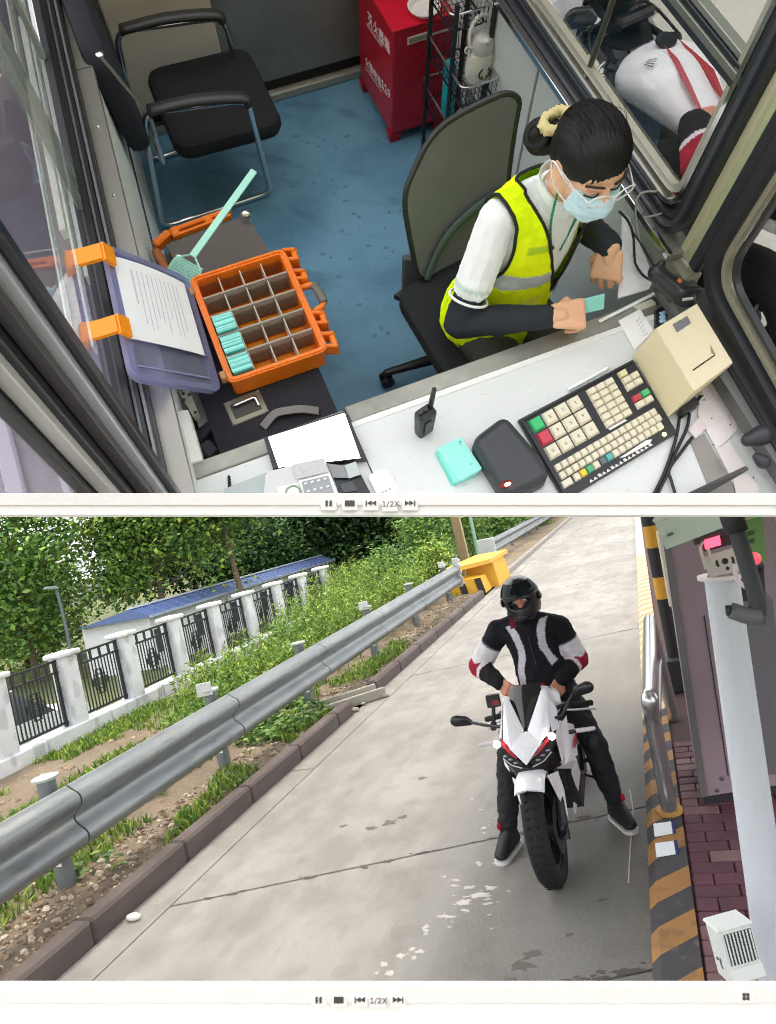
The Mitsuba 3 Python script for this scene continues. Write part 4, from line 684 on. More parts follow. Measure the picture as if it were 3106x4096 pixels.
# ---------------------------------------------------------------- the clerk
def frame3(o, fwd, pitch):
    """origin, heading, degrees bent forward -> 4 x 4 with x right, y forward, z up"""
    f0 = V(fwd[0], fwd[1], 0); f0 /= np.linalg.norm(f0); a = math.radians(pitch); z = V(0, 0, 1)
    f = f0 * math.cos(a) - z * math.sin(a); u = z * math.cos(a) + f0 * math.sin(a)
    return mat4(np.stack([np.cross(f, u), f, u], 1), o)
def at4(F, p): return F[:3, :3] @ V(p) + F[:3, 3]
def hand(F, s, curl, spread=0.0, thumb=(0.5, 0.3)):
    """palm and five fingers in the frame F: y towards the fingertips, z the back of the hand; s = 1 right, -1 left; curl = bend per joint in degrees, per finger"""
    b = []; J = lambda x, y, z: at4(F, (x * s, y, z))
    pal = [J(x, y, z) for x, y, z in ((-0.036, 0.085, 0.004), (0.038, 0.08, 0), (0.026, 0.0, 0), (-0.026, 0.0, 0))]
    ex = [np.vstack([ell(p, (0.0125, 0.0125, 0.0115), sub=1) for p in pal])]
    for i, (x, y, L) in enumerate(((-0.033, 0.088, (0.042, 0.026, 0.021)), (-0.011, 0.093, (0.046, 0.030, 0.022)), (0.012, 0.090, (0.043, 0.028, 0.021)), (0.033, 0.080, (0.034, 0.021, 0.019)))):
        p = J(x, y - 0.012, 0.002); a = 0.0; sd = math.radians(spread * (i - 1.5) * s); r = 0.0093 - 0.0008 * (i == 3)
        for j in range(3):
            a += math.radians(curl[i][j]); d = F[:3, :3] @ V(math.sin(sd) * math.cos(a), math.cos(sd) * math.cos(a), -math.sin(a)); q = p + d * (L[j] + 0.012 * (j == 0))
            b.append(((p, r), (q, r - 0.0009))); p = q; r -= 0.0009
    t0, t1 = J(-0.026, 0.022, -0.004), J(-0.052, 0.050, -0.016)
    t2 = t1 + F[:3, :3] @ V(-0.012 * s * (1 - thumb[0]) + 0.02 * s * thumb[0], 0.032, -0.022 * thumb[1]); t3 = t2 + F[:3, :3] @ V(0.016 * s * thumb[0], 0.024, -0.016 * thumb[1])
    b += [((t0, 0.015), (t1, 0.0115)), ((t1, 0.0115), (t2, 0.0100)), ((t2, 0.0100), (t3, 0.0085))]
    return b, ex
def head_parts(F, s=1.0):
    g = lambda *p: at4(F, V(p) * s); R = F[:3, :3]
    e = lambda c, r: ell(at4(F, V(c) * s), V(r) * s, R)
    cran = np.vstack([e((0, -0.010, 0.040), (0.076, 0.092, 0.076))]); jaw = np.vstack([e((0, 0.030, -0.035), (0.058, 0.052, 0.05)), e((0, 0.058, -0.088), (0.024, 0.02, 0.016)), e((0, 0.045, 0.045), (0.062, 0.040, 0.04))])
    nose = np.vstack([e((0, 0.086, 0.012), (0.009, 0.01, 0.012)), e((0, 0.104, -0.024), (0.012, 0.011, 0.009)), e((0.014, 0.090, -0.026), (0.008, 0.01, 0.007)), e((-0.014, 0.090, -0.026), (0.008, 0.01, 0.007))])
    ears = [e((sx * 0.078, -0.006, -0.005), (0.008, 0.019, 0.032)) for sx in (-1, 1)] + [e((sx * 0.081, -0.014, 0.006), (0.007, 0.012, 0.018)) for sx in (-1, 1)]
    lips = [e((0, 0.088, -0.052), (0.020, 0.008, 0.005)), e((0, 0.086, -0.062), (0.018, 0.008, 0.005))]
    brow = [np.vstack([e((sx * 0.012, 0.083, 0.022), (0.01, 0.008, 0.006)), e((sx * 0.048, 0.068, 0.024), (0.01, 0.008, 0.006))]) for sx in (-1, 1)]
    return [cran, jaw, nose, *ears, *lips, *brow], g
def paint(m, col):
    """a colour for every vertex: col is one colour, or fn(points) -> n x 3"""
    return np.tile(lin(col), (len(m.vertices), 1)) if isinstance(col, str) else col(np.asarray(m.vertices))
def soft(p, sc, amp, seed=0): return (meshkit.fbm(p * sc, 3, seed) - 0.5)[:, None] * amp

TF = frame3((1.030, 1.324, 1.07), (0.2, -0.98), 6)
HF = frame3((1.055, 1.212, 1.262), (0.04, -1.0), 12)
SR, SL = V(0.868, 1.292, 1.055), V(1.192, 1.36, 1.055)
ER, WR = V(0.735, 1.195, 0.765), V(0.970, 1.064, 0.845)
EL, WL = V(1.225, 1.345, 0.84), V(1.203, 1.166, 0.935)
TR = TF[:3, :3]
CH, WA, HI = V(1.015, 1.315, 0.93), V(0.975, 1.315, 0.75), V(0.945, 1.335, 0.575)
NB = V(1.045, 1.285, 1.12)
def torso(d, ins=0.0):
    c1 = [ell(CH + (0, 0, 0.06), V(0.150, 0.095, 0.10) + d, TR), ell(CH - (0, 0, 0.04), V(0.145, 0.10, 0.11) + d, TR)]
    return [np.vstack(c1), np.vstack([ell(CH - (0, 0, 0.06), V(0.140, 0.098, 0.08) + d, TR), ell(WA, V(0.135, 0.10, 0.10) + d, TR)]), np.vstack([ell(WA, V(0.135, 0.10, 0.09) + d, TR), ell(HI, V(0.165, 0.125, 0.10) + d, TR)]),
            np.vstack([ell(CH + (0, 0, 0.08), V(0.11, 0.085, 0.06) + d, TR), ell(SR + (SL - SR) * ins, V(0.05, 0.05, 0.045) + d * 0.7, TR, 1), ell(SL + (SR - SL) * ins, V(0.05, 0.05, 0.045) + d * 0.7, TR, 1)])]
hp, HG = head_parts(HF, 1.07)
# right hand: a loose fist with a card, knuckles towards the counter; left hand hanging with the fingers down
d = V(1.085, 1.035, 0.84) - WR; d /= np.linalg.norm(d); up = V(-0.1, -0.25, 0.96); up -= d * (d @ up); up /= np.linalg.norm(up)
RHF = mat4(np.stack([np.cross(d, up), d, up], 1), WR + d * 0.012)
b1, e1 = hand(RHF, 1, [(62, 70, 40), (66, 74, 40), (68, 74, 42), (70, 70, 40)], 2, (0.9, 0.8))
d2 = V(-0.06, -0.28, -0.96); d2 /= np.linalg.norm(d2); bk = V(-0.72, -0.55, 0.30); bk -= d2 * (d2 @ bk); bk /= np.linalg.norm(bk)
LHF = mat4(np.stack([np.cross(d2, bk), d2, bk], 1), WL + d2 * 0.015)
b2, e2 = hand(LHF, -1, [(24, 28, 18), (20, 26, 16), (24, 30, 18), (30, 34, 20)], 5, (0.5, 0.6))
pk = thing("person", "woman in a yellow-green safety vest and face mask seated writing at the counter", "person")
bones = [((NB, 0.05), (HG(0, -0.01, -0.06), 0.05)), ((SR, 0.045), (ER, 0.038)), ((ER, 0.036), (WR, 0.026)), ((WR, 0.026), (at4(RHF, (0, 0.02, 0)), 0.024)), ((SL, 0.045), (EL, 0.038)), ((EL, 0.036), (WL, 0.025)), ((WL, 0.025), (at4(LHF, (0, 0.02, 0)), 0.022)),
         ((NB - (0, 0, 0.04), 0.045), (CH + (0, 0, 0.08), 0.05))] + b1 + b2
body = blob(bones, 0.0065, 5, torso(0.0) + hp + e1 + e2)
def skin(p):
    c = np.tile(lin("#e6b894"), (len(p), 1)); q = (p - HF[:3, 3]) @ HF[:3, :3]
    dk = np.clip((np.linalg.norm(p[:, None] - np.array([at4(RHF, (0, 0.08, 0)), at4(LHF, (0, 0.13, 0))])[None], axis=2).min(1) - 0.0) / 0.10, 0, 1)[:, None]
    c = c * dk + np.array(lin("#dfa585")) * (1 - dk)
    return c * (1 + soft(p, 40, 0.10))
add("body", body, "skin", pk, True, color=paint(body, skin))
shirt = blob([((NB - (0, 0, 0.04), 0.062), (NB + (0, -0.004, 0.0), 0.052)), ((SR, 0.056), (SR + (ER - SR) * 0.4, 0.056)), ((SL, 0.060), (SL + (EL - SL) * 0.7, 0.064))], 0.011, 10, torso(0.010) + [np.vstack([ell(SR + (ER - SR) * 0.10, (0.055, 0.055, 0.055), sub=1), ell(SR + (ER - SR) * 0.60, (0.061, 0.061, 0.05), sub=1)])])
shirt.vertices += shirt.vertex_normals * (soft(shirt.vertices, 24, 0.008) + soft(shirt.vertices * V(1, 1, 0.35), 60, 0.008, 4))
def shirt_col(p):
    c = np.tile(lin("#eef1ee"), (len(p), 1)); t = (p - SR) @ ((ER - SR) / np.linalg.norm(ER - SR) ** 2); near = np.linalg.norm(p - (SR + (ER - SR) * 0.75), axis=1) < 0.13
    c[near & (np.abs(t - 0.60) < 0.022)] = lin("#c4d8cc"); return c
add("shirt", shirt, "cloth", pk, True, color=paint(shirt, shirt_col), label="white short sleeved shirt under the vest")
add("cuff", [sweep(np.array([SR + (ER - SR) * 0.735 + 0.059 * (math.cos(a) * V(0.85, -0.5, -0.2) + math.sin(a) * V(-0.30, -0.75, 0.40)) for a in np.linspace(0, 2 * np.pi, 25)[:-1]]), circ(0.0045, 6), True)], P("#eceee9", 0.8), pk, True)
for (n_, a, b, c, r0, r1, r2) in (("arm_sleeve", SR + (ER - SR) * 0.5, ER, WR, 0.050, 0.047, 0.036), ("arm_sleeve", SL + (EL - SL) * 0.5, EL, WL - (WL - EL) * 0.02, 0.048, 0.046, 0.037)):
    m = blob([((a, r0), (b, r1)), ((b, r1), (b + (c - b) * 0.5, r1 * 0.96)), ((b + (c - b) * 0.5, r1 * 0.96), (c - (c - b) * 0.06, r2))], 0.012, 8); m.vertices += m.vertex_normals * soft(m.vertices, 30, 0.012)
    add(n_, m, P("#22272e", 0.85), pk, True, label="black cooling sleeve on the forearm")
vest = blob([], 0.0055, 8, torso(0.030, 0.0) + [np.vstack([ell(HI + (0.0, -0.02, -0.01), V(0.185, 0.15, 0.06), TR), ell(WA, V(0.155, 0.125, 0.05), TR)]), np.vstack([ell(HI + (-0.02, -0.09, -0.01), V(0.12, 0.07, 0.03), TR, 1), ell(HI + (0.0, 0.0, 0.02), V(0.16, 0.11, 0.04), TR, 1)])])
vest.vertices += vest.vertex_normals * (soft(vest.vertices, 18, 0.012, 3) + soft(vest.vertices * V(1, 1, 0.3), 42, 0.007, 8))
TFi = np.linalg.inv(TF)
def tl(p): return p @ TFi[:3, :3].T + TFi[:3, 3]
def opening(q): return np.where(q[:, 2] > -0.30, 0.012 + 0.26 * np.clip(q[:, 2] + 0.26, 0, 1) ** 0.9, 0.010), 0.010 + 0.02 * (q[:, 2] < -0.3)
def armd(p, S, E): 
    t = np.clip((p - S) @ (E - S) / ((E - S) @ (E - S)), -0.2, 1); return np.linalg.norm(p - S - t[:, None] * (E - S), axis=1)
def vest_col(p):
    q = tl(p); c = np.tile(lin("#e2ff00"), (len(p), 1)); z, x, y = q[:, 2], q[:, 0], q[:, 1]
    hi = meshkit.noise(p * 14, 5)[:, None]; c = c * (0.88 + 0.12 * hi) + np.array(lin("#f2ff20")) * 0.12 * hi
    c[(z < -0.02) & (z > -0.36) & (y > 0)] = lin("#edff08")
    band = np.abs(z + 0.195 + 0.02 * x) < 0.028; c[band] = lin("#b9bfba")
    pocket = (z < -0.045) & (z > -0.075) & (x > 0.06) & (x < 0.125) & (y > 0); c[pocket] = lin("#b6d82a")
    pk2 = (z < -0.27) & (z > -0.37) & (x > 0.035) & (x < 0.125) & (y > 0); c[pk2] = lin("#eef64a")
    return c
q = tl(vest.vertices); w, _ = opening(q); hole = ((q[:, 1] > 0.0) & (np.abs(q[:, 0] + 0.012) < w - 0.004) & (q[:, 2] > -0.30)) | ((np.hypot(q[:, 0], q[:, 1] + 0.01) < 0.078) & (q[:, 2] > 0.0)) | ((armd(vest.vertices, SR, ER) < 0.075) & (np.abs(q[:, 0]) > 0.155)) | ((armd(vest.vertices, SL, EL) < 0.075) & (np.abs(q[:, 0]) > 0.155))
vest.update_faces(~hole[vest.faces].any(1)); vest.remove_unreferenced_vertices()
def rims(m, least=20):
    """the closed border lines of an open mesh, smoothed"""
    e = m.edges_sorted; ids = trimesh.grouping.group_rows(e, require_count=1); nx = {}
    for a, b in m.edges[ids]: nx.setdefault(a, b)
    out, seen = [], set()
    for s in list(nx):
        if s in seen: continue
        lp = []
        while s not in seen and s in nx: seen.add(s); lp.append(s); s = nx[s]
        if len(lp) > least:
            p = m.vertices[lp].copy()
            for _ in range(12): p = 0.5 * p + 0.25 * (np.roll(p, 1, 0) + np.roll(p, -1, 0))
            out.append(p[::2])
    return out
vest.merge_vertices()
for lp in rims(vest): add("piping", tube(lp, 0.0052, 6, True), P("#1d2118", 0.8), pk, True)
add("vest", vest, "cloth", pk, True, color=paint(vest, vest_col), label="fluorescent yellow-green vest with a silver band and black piping")
add("vest_button", ball(at4(TF, (0.045, 0.128, -0.075)), 0.007, 1), P("#2a2c1c", 0.5), pk)
add("collar", sweep(np.array([NB + (0, 0, 0.020) + 0.062 * (math.cos(a) * TR[:, 0] + math.sin(a) * TR[:, 1]) - V(0, 0, 0.03) * max(0, math.sin(a)) for a in np.linspace(-1.35 * np.pi, 0.35 * np.pi, 24)]), [(-0.004, -0.016), (0.004, -0.016), (0.003, 0.012), (-0.003, 0.012)], up=(0, 0, 1)), P("#e9f0ec", 0.8), pk, 40)
add("lanyard", [tube(curve([HG(0.05, 0.0, -0.10), at4(TF, (0.055, 0.10, 0.0)), at4(TF, (0.03, 0.128, -0.12))], 6), 0.0035, 6), tube(curve([HG(-0.05, 0.0, -0.10), at4(TF, (-0.055, 0.10, 0.0)), at4(TF, (0.0, 0.128, -0.12))], 6), 0.0035, 6)], P("#2f8a60", 0.6), pk, True)
add("badge", box((0.03, 0.004, 0.04), at4(TF, (-0.055, 0.13, -0.36)), TR, bev=0.0015), P("#7f8d96", 0.3), pk)
tr = blob([((HI + (-0.08, 0, -0.02), 0.095), (V(0.90, 1.02, 0.53), 0.075)), ((HI + (0.09, 0, -0.02), 0.095), (V(1.12, 1.02, 0.53), 0.078)), ((V(0.90, 1.02, 0.53), 0.07), (V(0.90, 0.98, 0.15), 0.05)), ((V(1.12, 1.02, 0.53), 0.07), (V(1.12, 0.98, 0.15), 0.05))], 0.02, 6, [np.vstack([ell(HI, V(0.165, 0.125, 0.09), TR), ell(HI - (0, 0.02, 0.03), V(0.17, 0.13, 0.07), TR)])])
add("trousers", tr, P("#3b3f3a", 0.9), pk, True)
for x in (0.90, 1.12): add("shoe", hullp(np.vstack([ell((x, 0.98, 0.05), (0.045, 0.05, 0.045), sub=1), ell((x, 0.87, 0.03), (0.04, 0.05, 0.03), sub=1)])), P("#17181a", 0.5), pk, 40)
# hair, bun, band, mask, glasses
R = HF[:3, :3]; S = 1.07
def he(c, r): return ell(HG(*c), V(r) * S, R, 3)
cap_ = m3.Manifold.hull_points(np.vstack([he((0, -0.014, 0.046), (0.086, 0.100, 0.082)), he((0, -0.05, 0.0), (0.074, 0.058, 0.06)), he((0.012, 0.028, 0.075), (0.062, 0.055, 0.05))]).tolist())
fx = lambda c, r: m3.Manifold.hull_points(he(c, r).tolist())
cap_ = cap_ - fx((-0.004, 0.095, -0.008), (0.074, 0.060, 0.066)) - fx((0.06, 0.035, -0.055), (0.05, 0.055, 0.050)) - fx((-0.06, 0.035, -0.055), (0.05, 0.055, 0.050)) - fx((0.088, -0.004, -0.018), (0.020, 0.026, 0.036)) - fx((-0.088, -0.004, -0.018), (0.020, 0.026, 0.036)) - fx((0, 0.03, -0.10), (0.10, 0.09, 0.07))
hm = tm(cap_.refine_to_length(0.006)); hm.merge_vertices(); trimesh.smoothing.filter_taubin(hm, iterations=6)
ql = (hm.vertices - HF[:3, 3]) @ R; hm.vertices += hm.vertex_normals * (0.0014 * np.sin(ql[:, 0] * 520 + 6 * meshkit.noise(ql * 30)))[:, None]
M("hair", "#0e0b09", 0.58, spec=0.35)
hk = add("hair", hm, "hair", pk, True, label="black hair combed back into a bun")
hs = []
for i in range(90):
    x0 = RNG.uniform(-0.9, 0.9); ph0 = RNG.uniform(0.15, 0.5); pth = []
    for t in np.linspace(ph0, math.pi * 0.92, 12):
        x = x0 * (1 - 0.45 * t / math.pi) + 0.02 * math.sin(5 * t + i); c_ = math.sqrt(max(0, 1 - x * x)); pth.append(HG(0.0875 * x, -0.014 + 0.1015 * c_ * math.cos(t), 0.046 + 0.0835 * c_ * math.sin(t)))
    hs.append(tube(pth, 0.0009, 4))
for i in range(14):
    a = RNG.uniform(-1, 1); b0 = HG(0.07 * a, 0.02, 0.10); hs.append(tube(curve([b0, b0 + HG(0, -0.04, 0.02) - HG(0, 0, 0) + RNG.normal(size=3) * 0.006, b0 + HG(0.02 * a, -0.075, 0.004) - HG(0, 0, 0) + RNG.normal(size=3) * 0.012], 4), 0.0006, 3))
add("strands", hs, "hair", hk, True, kind="stuff")
bun = ball((0, 0, 0), 1, 4, (0.051, 0.044, 0.047)); bun.vertices += bun.vertex_normals * (0.004 * np.sin(bun.vertices[:, 0] * 200 + bun.vertices[:, 2] * 170))[:, None]
add("bun", put(bun, HG(0.050, -0.122, -0.035), R), "hair", hk, True)
sc = trimesh.creation.torus(0.034, 0.013, 40, 12); sc.vertices += sc.vertex_normals * soft(sc.vertices, 120, 0.026)
add("hair_band", put(sc, HG(0.036, -0.116, 0.020), R @ RX(30) @ RY(20)), P("#cdbf86", 0.7), hk, True, label="crumpled beige hair band round the bun")
mk = np.vstack([ell(HG(*c), V(r) * S, R, 1) for c, r in (((0, 0.100, -0.010), (0.012, 0.008, 0.006)), ((0.056, 0.058, -0.008), (0.01, 0.01, 0.008)), ((-0.056, 0.058, -0.008), (0.01, 0.01, 0.008)), ((0, 0.118, -0.034), (0.016, 0.006, 0.02)), ((0.048, 0.045, -0.085), (0.01, 0.012, 0.01)), ((-0.048, 0.045, -0.085), (0.01, 0.012, 0.01)), ((0, 0.082, -0.108), (0.022, 0.012, 0.006)), ((0.045, 0.085, -0.045), (0.01, 0.01, 0.02)), ((-0.045, 0.085, -0.045), (0.01, 0.01, 0.02)))])
mm = tm(m3.Manifold.hull_points(mk.tolist()).refine_to_length(0.006)); mm.merge_vertices(); trimesh.smoothing.filter_taubin(mm, iterations=8)
ql = (mm.vertices - HF[:3, 3]) @ R; mm.vertices += mm.vertex_normals * (0.0016 * np.tanh(4 * np.sin(ql[:, 2] * 210 + 0.5)))[:, None]
add("face_mask", mm, P("#c3e2ea", 0.75), pk, True, label="pale blue pleated face mask")
for sx in (-1, 1): add("mask_loop", tube(curve([HG(sx * 0.060, 0.055, -0.012), HG(sx * 0.080, 0.02, 0.008), HG(sx * 0.090, -0.012, 0.022), HG(sx * 0.086, -0.030, 0.0), HG(sx * 0.078, 0.0, -0.045), HG(sx * 0.052, 0.045, -0.078)], 6), 0.0024, 6), P("#f2f2ee", 0.7), pk, True)
gr = P("#e4e6e6", 0.15, 0.2); gl = []
for sx in (-1, 1):
    c = [HG(sx * 0.034 + 0.028 * math.cos(a), 0.112 - 0.16 * abs(0.034 + sx * 0.028 * math.cos(a)) + 0.004, 0.016 + 0.021 * math.sin(a)) for a in np.linspace(0, 2 * np.pi, 25)[:-1]]; gl.append(tube(c, 0.0022, 6, True))
    gl.append(tube([HG(sx * 0.062, 0.104, 0.020), HG(sx * 0.076, 0.06, 0.018), HG(sx * 0.083, -0.005, 0.016)], 0.0018, 6)); gl.append(ball(HG(sx * 0.010, 0.112, 0.010), 0.004, 1)); gl.append(ball(HG(sx * 0.064, 0.102, 0.019), 0.0045, 1))
gl.append(tube([HG(-0.008, 0.113, 0.022), HG(0.008, 0.113, 0.022)], 0.002, 6))
add("glasses", gl, gr, pk, True, label="clear rimmed glasses above the mask")
for sx in (-1, 1):
    add("eyebrow", tube(curve([HG(sx * 0.014, 0.090, 0.030), HG(sx * 0.036, 0.085, 0.037), HG(sx * 0.056, 0.069, 0.031)], 5), 0.0038, 6, sy=0.7), P("#3a2c24", 0.8), pk, True)
    ek = add("eyelid", put(ball((0, 0, 0), 1, 2, (0.017, 0.010, 0.010)), HG(sx * 0.034, 0.074, 0.010), R), P("#d9a684", 0.55), pk, True)
    add("lashes", tube(curve([HG(sx * 0.016, 0.085, 0.003), HG(sx * 0.034, 0.087, 0.000), HG(sx * 0.053, 0.075, 0.004)], 5), 0.0022, 5), P("#2a1f1a", 0.7), ek, True)
k = thing("held_card", "pale teal card held in the clerk's right fist over the counter edge", "card")
add("card", box((0.055, 0.085, 0.002), at4(RHF, (-0.028, 0.118, -0.006)), RHF[:3, :3] @ RY(55) @ RZ(10), bev=0.0008), "teal_card", k)


# ================================================================ the exit lane outdoors
in_lane()
rng = np.random.default_rng(21)
def pr_road(p, n, uv):
    a = fbm(p.x * 0.9, p.y * 0.7, 0, 4); b = fbm(p.x * 6, p.y * 4, 3, 4); c = noise(p.x * 120, p.y * 120, 5)
    streak = fbm(p.x * 5.5, p.y * 0.5, 8, 3)
    base = mix(lin("#83817d"), lin("#9d9c98"), smoothstep(0.3, 0.7, a * 0.5 + b * 0.5)); base = mix(base, lin("#7a7873"), smoothstep(0.5, 0.8, streak) * 0.35)
    spot = smoothstep(0.74, 0.80, noise(p.x * 9, p.y * 6, 11)) * smoothstep(0.45, 0.6, a); base = mix(base, lin("#6e6a64"), spot * 0.22)
    tyre = smoothstep(1.25, 0.65, dr.abs(p.x + 0.35 + 0.5 * (a - 0.5) + 0.25 * (b - 0.5))) * smoothstep(12.0, 5.0, p.y) * 0.62 + smoothstep(0.4, 0.0, dr.abs(p.x + 2.7)) * 0.10  # broad band: canopy shade painted in with tyre dirt; narrow track: wheel wear
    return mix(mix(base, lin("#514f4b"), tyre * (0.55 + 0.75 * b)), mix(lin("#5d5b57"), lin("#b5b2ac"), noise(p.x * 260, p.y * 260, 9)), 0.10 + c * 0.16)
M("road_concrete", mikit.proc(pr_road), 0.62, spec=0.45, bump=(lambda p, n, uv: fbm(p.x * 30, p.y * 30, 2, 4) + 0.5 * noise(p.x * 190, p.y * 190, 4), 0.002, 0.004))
def pr_soil(p, n, uv):
    a = fbm(p.x * 2.2, p.y * 2.2, 0, 4); b = noise(p.x * 45, p.y * 45, 3)
    return mix(mix(lin("#6b5f51"), lin("#8d806d"), a), lin("#574a3d"), b * 0.4)
M("soil", mikit.proc(pr_soil), 0.95)
def pr_ground(p, n, uv):
    a = fbm(p.x * 0.5, p.y * 0.5, 0, 4); return mix(lin("#3f5130"), lin("#6d6a4b"), a)
M("rough_ground", mikit.proc(pr_ground), 0.95)
def gsheet(u, v):
    x = -90 + 190 * u; y = -40 + 260 * v; z = -0.05 - 1.15 * np.clip((-8.3 - x) / 1.6, 0, 1)
    return np.column_stack([x, y, z])
add("ground", grid(118, 12, gsheet), "rough_ground", kind="structure")
add("road_bed", bx(-3.66, -0.34, -6, 130, -0.04, -0.018), P("#4d4a46", 0.9), kind="structure")
rd_ = "road"; labels[rd_] = {"label": "pale worn concrete exit lane with slab joints and stains", "kind": "structure"}
ys = [-3.0, 2.25, 3.89, 9.45, 15.0, 20.6, 26.2, 31.8, 37.4, 43.0]; sk = 0.33
for a, b in zip(ys[:-1], ys[1:]):
    g = 0.010
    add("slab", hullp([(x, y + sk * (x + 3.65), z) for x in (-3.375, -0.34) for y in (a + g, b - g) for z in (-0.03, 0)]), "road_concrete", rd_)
for a, b in ((-3, 2.8), (2.8, 6.3), (6.3, 11.2), (11.2, 16.4), (16.4, 22.0), (22, 30), (30, 43)):
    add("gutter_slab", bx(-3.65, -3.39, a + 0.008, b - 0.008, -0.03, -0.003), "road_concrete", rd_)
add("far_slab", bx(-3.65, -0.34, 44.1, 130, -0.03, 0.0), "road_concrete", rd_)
# broken joint edges, oil marks and paint splashes
def splat(c, r, seed, th=0.002, stretch=(1, 1), n=14):
    q = np.random.default_rng(seed); a = np.arange(n) / n * 2 * np.pi; rr = r * (0.30 + 0.70 * q.random(n))
    return ext(sg.Polygon(np.column_stack([np.cos(a) * rr * stretch[0], np.sin(a) * rr * stretch[1]])).buffer(0), th, mat4(RZ(q.random() * 40 - 20), (c[0], c[1], 0.0005)))
sp = []
for i in range(30):
    t = rng.random(); c = V(-1.35, 3.95, 0) + V(rng.normal() * 0.13, rng.normal() * 0.16, 0); sp.append(splat(c, 0.008 + 0.030 * rng.random() ** 2, i, stretch=(1.6, 0.7)))
for c, r in (((-1.42, 3.78), 0.04), ((-1.30, 3.98), 0.055), ((-1.24, 4.06), 0.04), ((-1.36, 3.90), 0.035)): sp.append(splat(c, r, int(r * 1e4), stretch=(1.5, 0.6), n=22))
for i in range(34):
    t = rng.random(); c = V(-1.35 + 0.12 * t, 4.3 + 1.9 * t, 0) + V(rng.normal() * 0.12, 0, 0); sp.append(splat(c, 0.008 + 0.016 * rng.random(), 100 + i))
for i in range(22):
    t = rng.random(); c = V(-1.48 - 0.28 * t, 3.7 - 0.75 * t, 0) + V(rng.normal() * 0.05, 0, 0); sp.append(splat(c, 0.010 + 0.022 * rng.random(), 200 + i))
k = add("paint_splash", sp, P("#c3c0ba", 0.65), label="white paint splashes dried on the lane left of the motorcycle", kind="stuff")
def pr_dark(c): return P(c, 0.8)
st = [splat((x, y), r, s, 0.0012, (1.3, 0.9)) for x, y, r, s in ((-2.30, 4.93, 0.05, 1), (-2.18, 5.0, 0.07, 2), (-2.1, 5.08, 0.05, 3), (-2.55, 5.0, 0.03, 4), (-0.93, 3.45, 0.05, 5), (-0.95, 3.36, 0.06, 6), (-1.0, 3.26, 0.035, 7), (-2.15, 5.8, 0.05, 8), (-1.75, 6.9, 0.04, 9), (-1.2, 3.1, 0.02, 10), (-0.6, 3.9, 0.03, 12), (-0.75, 3.6, 0.02, 13))]
add("oil_mark", st, P("#625f5a", 0.7), label="dark grey oil marks and chips on the concrete lane", kind="stuff")
ck = []
for a, b, y0 in ((-3.4, -0.5, 3.89), (-3.3, -0.4, 9.45), (-1.0, -0.36, 2.28), (-3.3, -0.4, 15.0)):
    for i in range(30):
        x = a + (b - a) * rng.random(); ck.append(splat((x, y0 + sk * (x + 3.65) + 0.02 * rng.normal()), 0.010 + 0.03 * rng.random() ** 2, 300 + i + int(y0 * 10), 0.0014, (1.8, 0.7), 9))
add("broken_edge", ck, P("#5a5650", 0.85), label="chipped broken edges along the slab joints of the lane", kind="stuff")
add("fallen_strip", [tube(curve([(-0.47, 5.25, 0.004), (-0.445, 4.9, 0.006), (-0.46, 4.5, 0.004), (-0.47, 4.05, 0.005)], 6), 0.004, 5)], P("#d6d1c6", 0.5), label="thin pale plastic strip lying on the lane by the striped kerb", cat="strip")
add("white_pebble", ball((-3.56, 3.84, 0.018), 0.045, 2, (1.2, 0.7, 0.5)), P("#e6e3de", 0.7), True and None, True, label="white pebble lying at the foot of the dark kerb", cat="stone")

# left kerb
def pr_kerb(p, n, uv):
    a = fbm(p.x * 4, p.y * 2.5, p.z * 6, 4); return mix(lin("#4c4340"), lin("#6d6461"), a)
M("kerb_dark", mikit.proc(pr_kerb), 0.8)
kb_ = thing("left_kerb", "dark brown concrete kerb running along the left side of the lane", "kerb")
yk = list(np.arange(0.6, 7.9, 1.0)) + [8.05]
for a, b in zip(yk[:-1], yk[1:]): add("kerb_stone", bx(-3.80, -3.655, a + 0.0015, b - 0.0015, -0.05, 0.145 + 0.006 * rng.random(), bev=0.02), "kerb_dark", kb_)
for a in np.arange(8.9, 16.2, 1.05): add("kerb_stone", bx(-3.80, -3.655, a + 0.004, min(a + 1.046, 16.25), -0.05, 0.145 + 0.006 * rng.random(), bev=0.03), "kerb_dark", kb_)
for a in np.arange(19.5, 60, 2.0): add("kerb_stone", bx(-3.80, -3.655, a + 0.005, a + 1.99, -0.05, 0.13, bev=0.02), P("#8d8883", 0.8), kb_)
k = thing("drain_chute", "pale concrete drain chute running through the gap in the dark kerb", "drain")
ch_ = [(-5.4, 7.2), (-4.2, 8.15), (-3.55, 8.75)]
for o, w, h in ((-0.16, 0.05, 0.12), (0.16, 0.05, 0.12), (0.0, 0.27, 0.03)):
    for (x0, y0), (x1, y1) in zip(ch_[:-1], ch_[1:]):
        d = V(x1 - x0, y1 - y0, 0); d /= np.linalg.norm(d); s = V(-d[1], d[0], 0) * o; add("side" if o else "bed", bar(V(x0, y0, h / 2) + s, V(x1, y1, h / 2) + s, w, h, bev=0.008), P("#a9a69c", 0.85), k)
add("rubble", [ball((-3.62 + 0.12 * rng.normal(), 8.5 + 0.18 * rng.normal(), 0.02), 0.02 + 0.05 * rng.random(), 1, (1, 1, 0.5)) for i in range(12)], P("#a39f94", 0.9), k, kind="stuff")

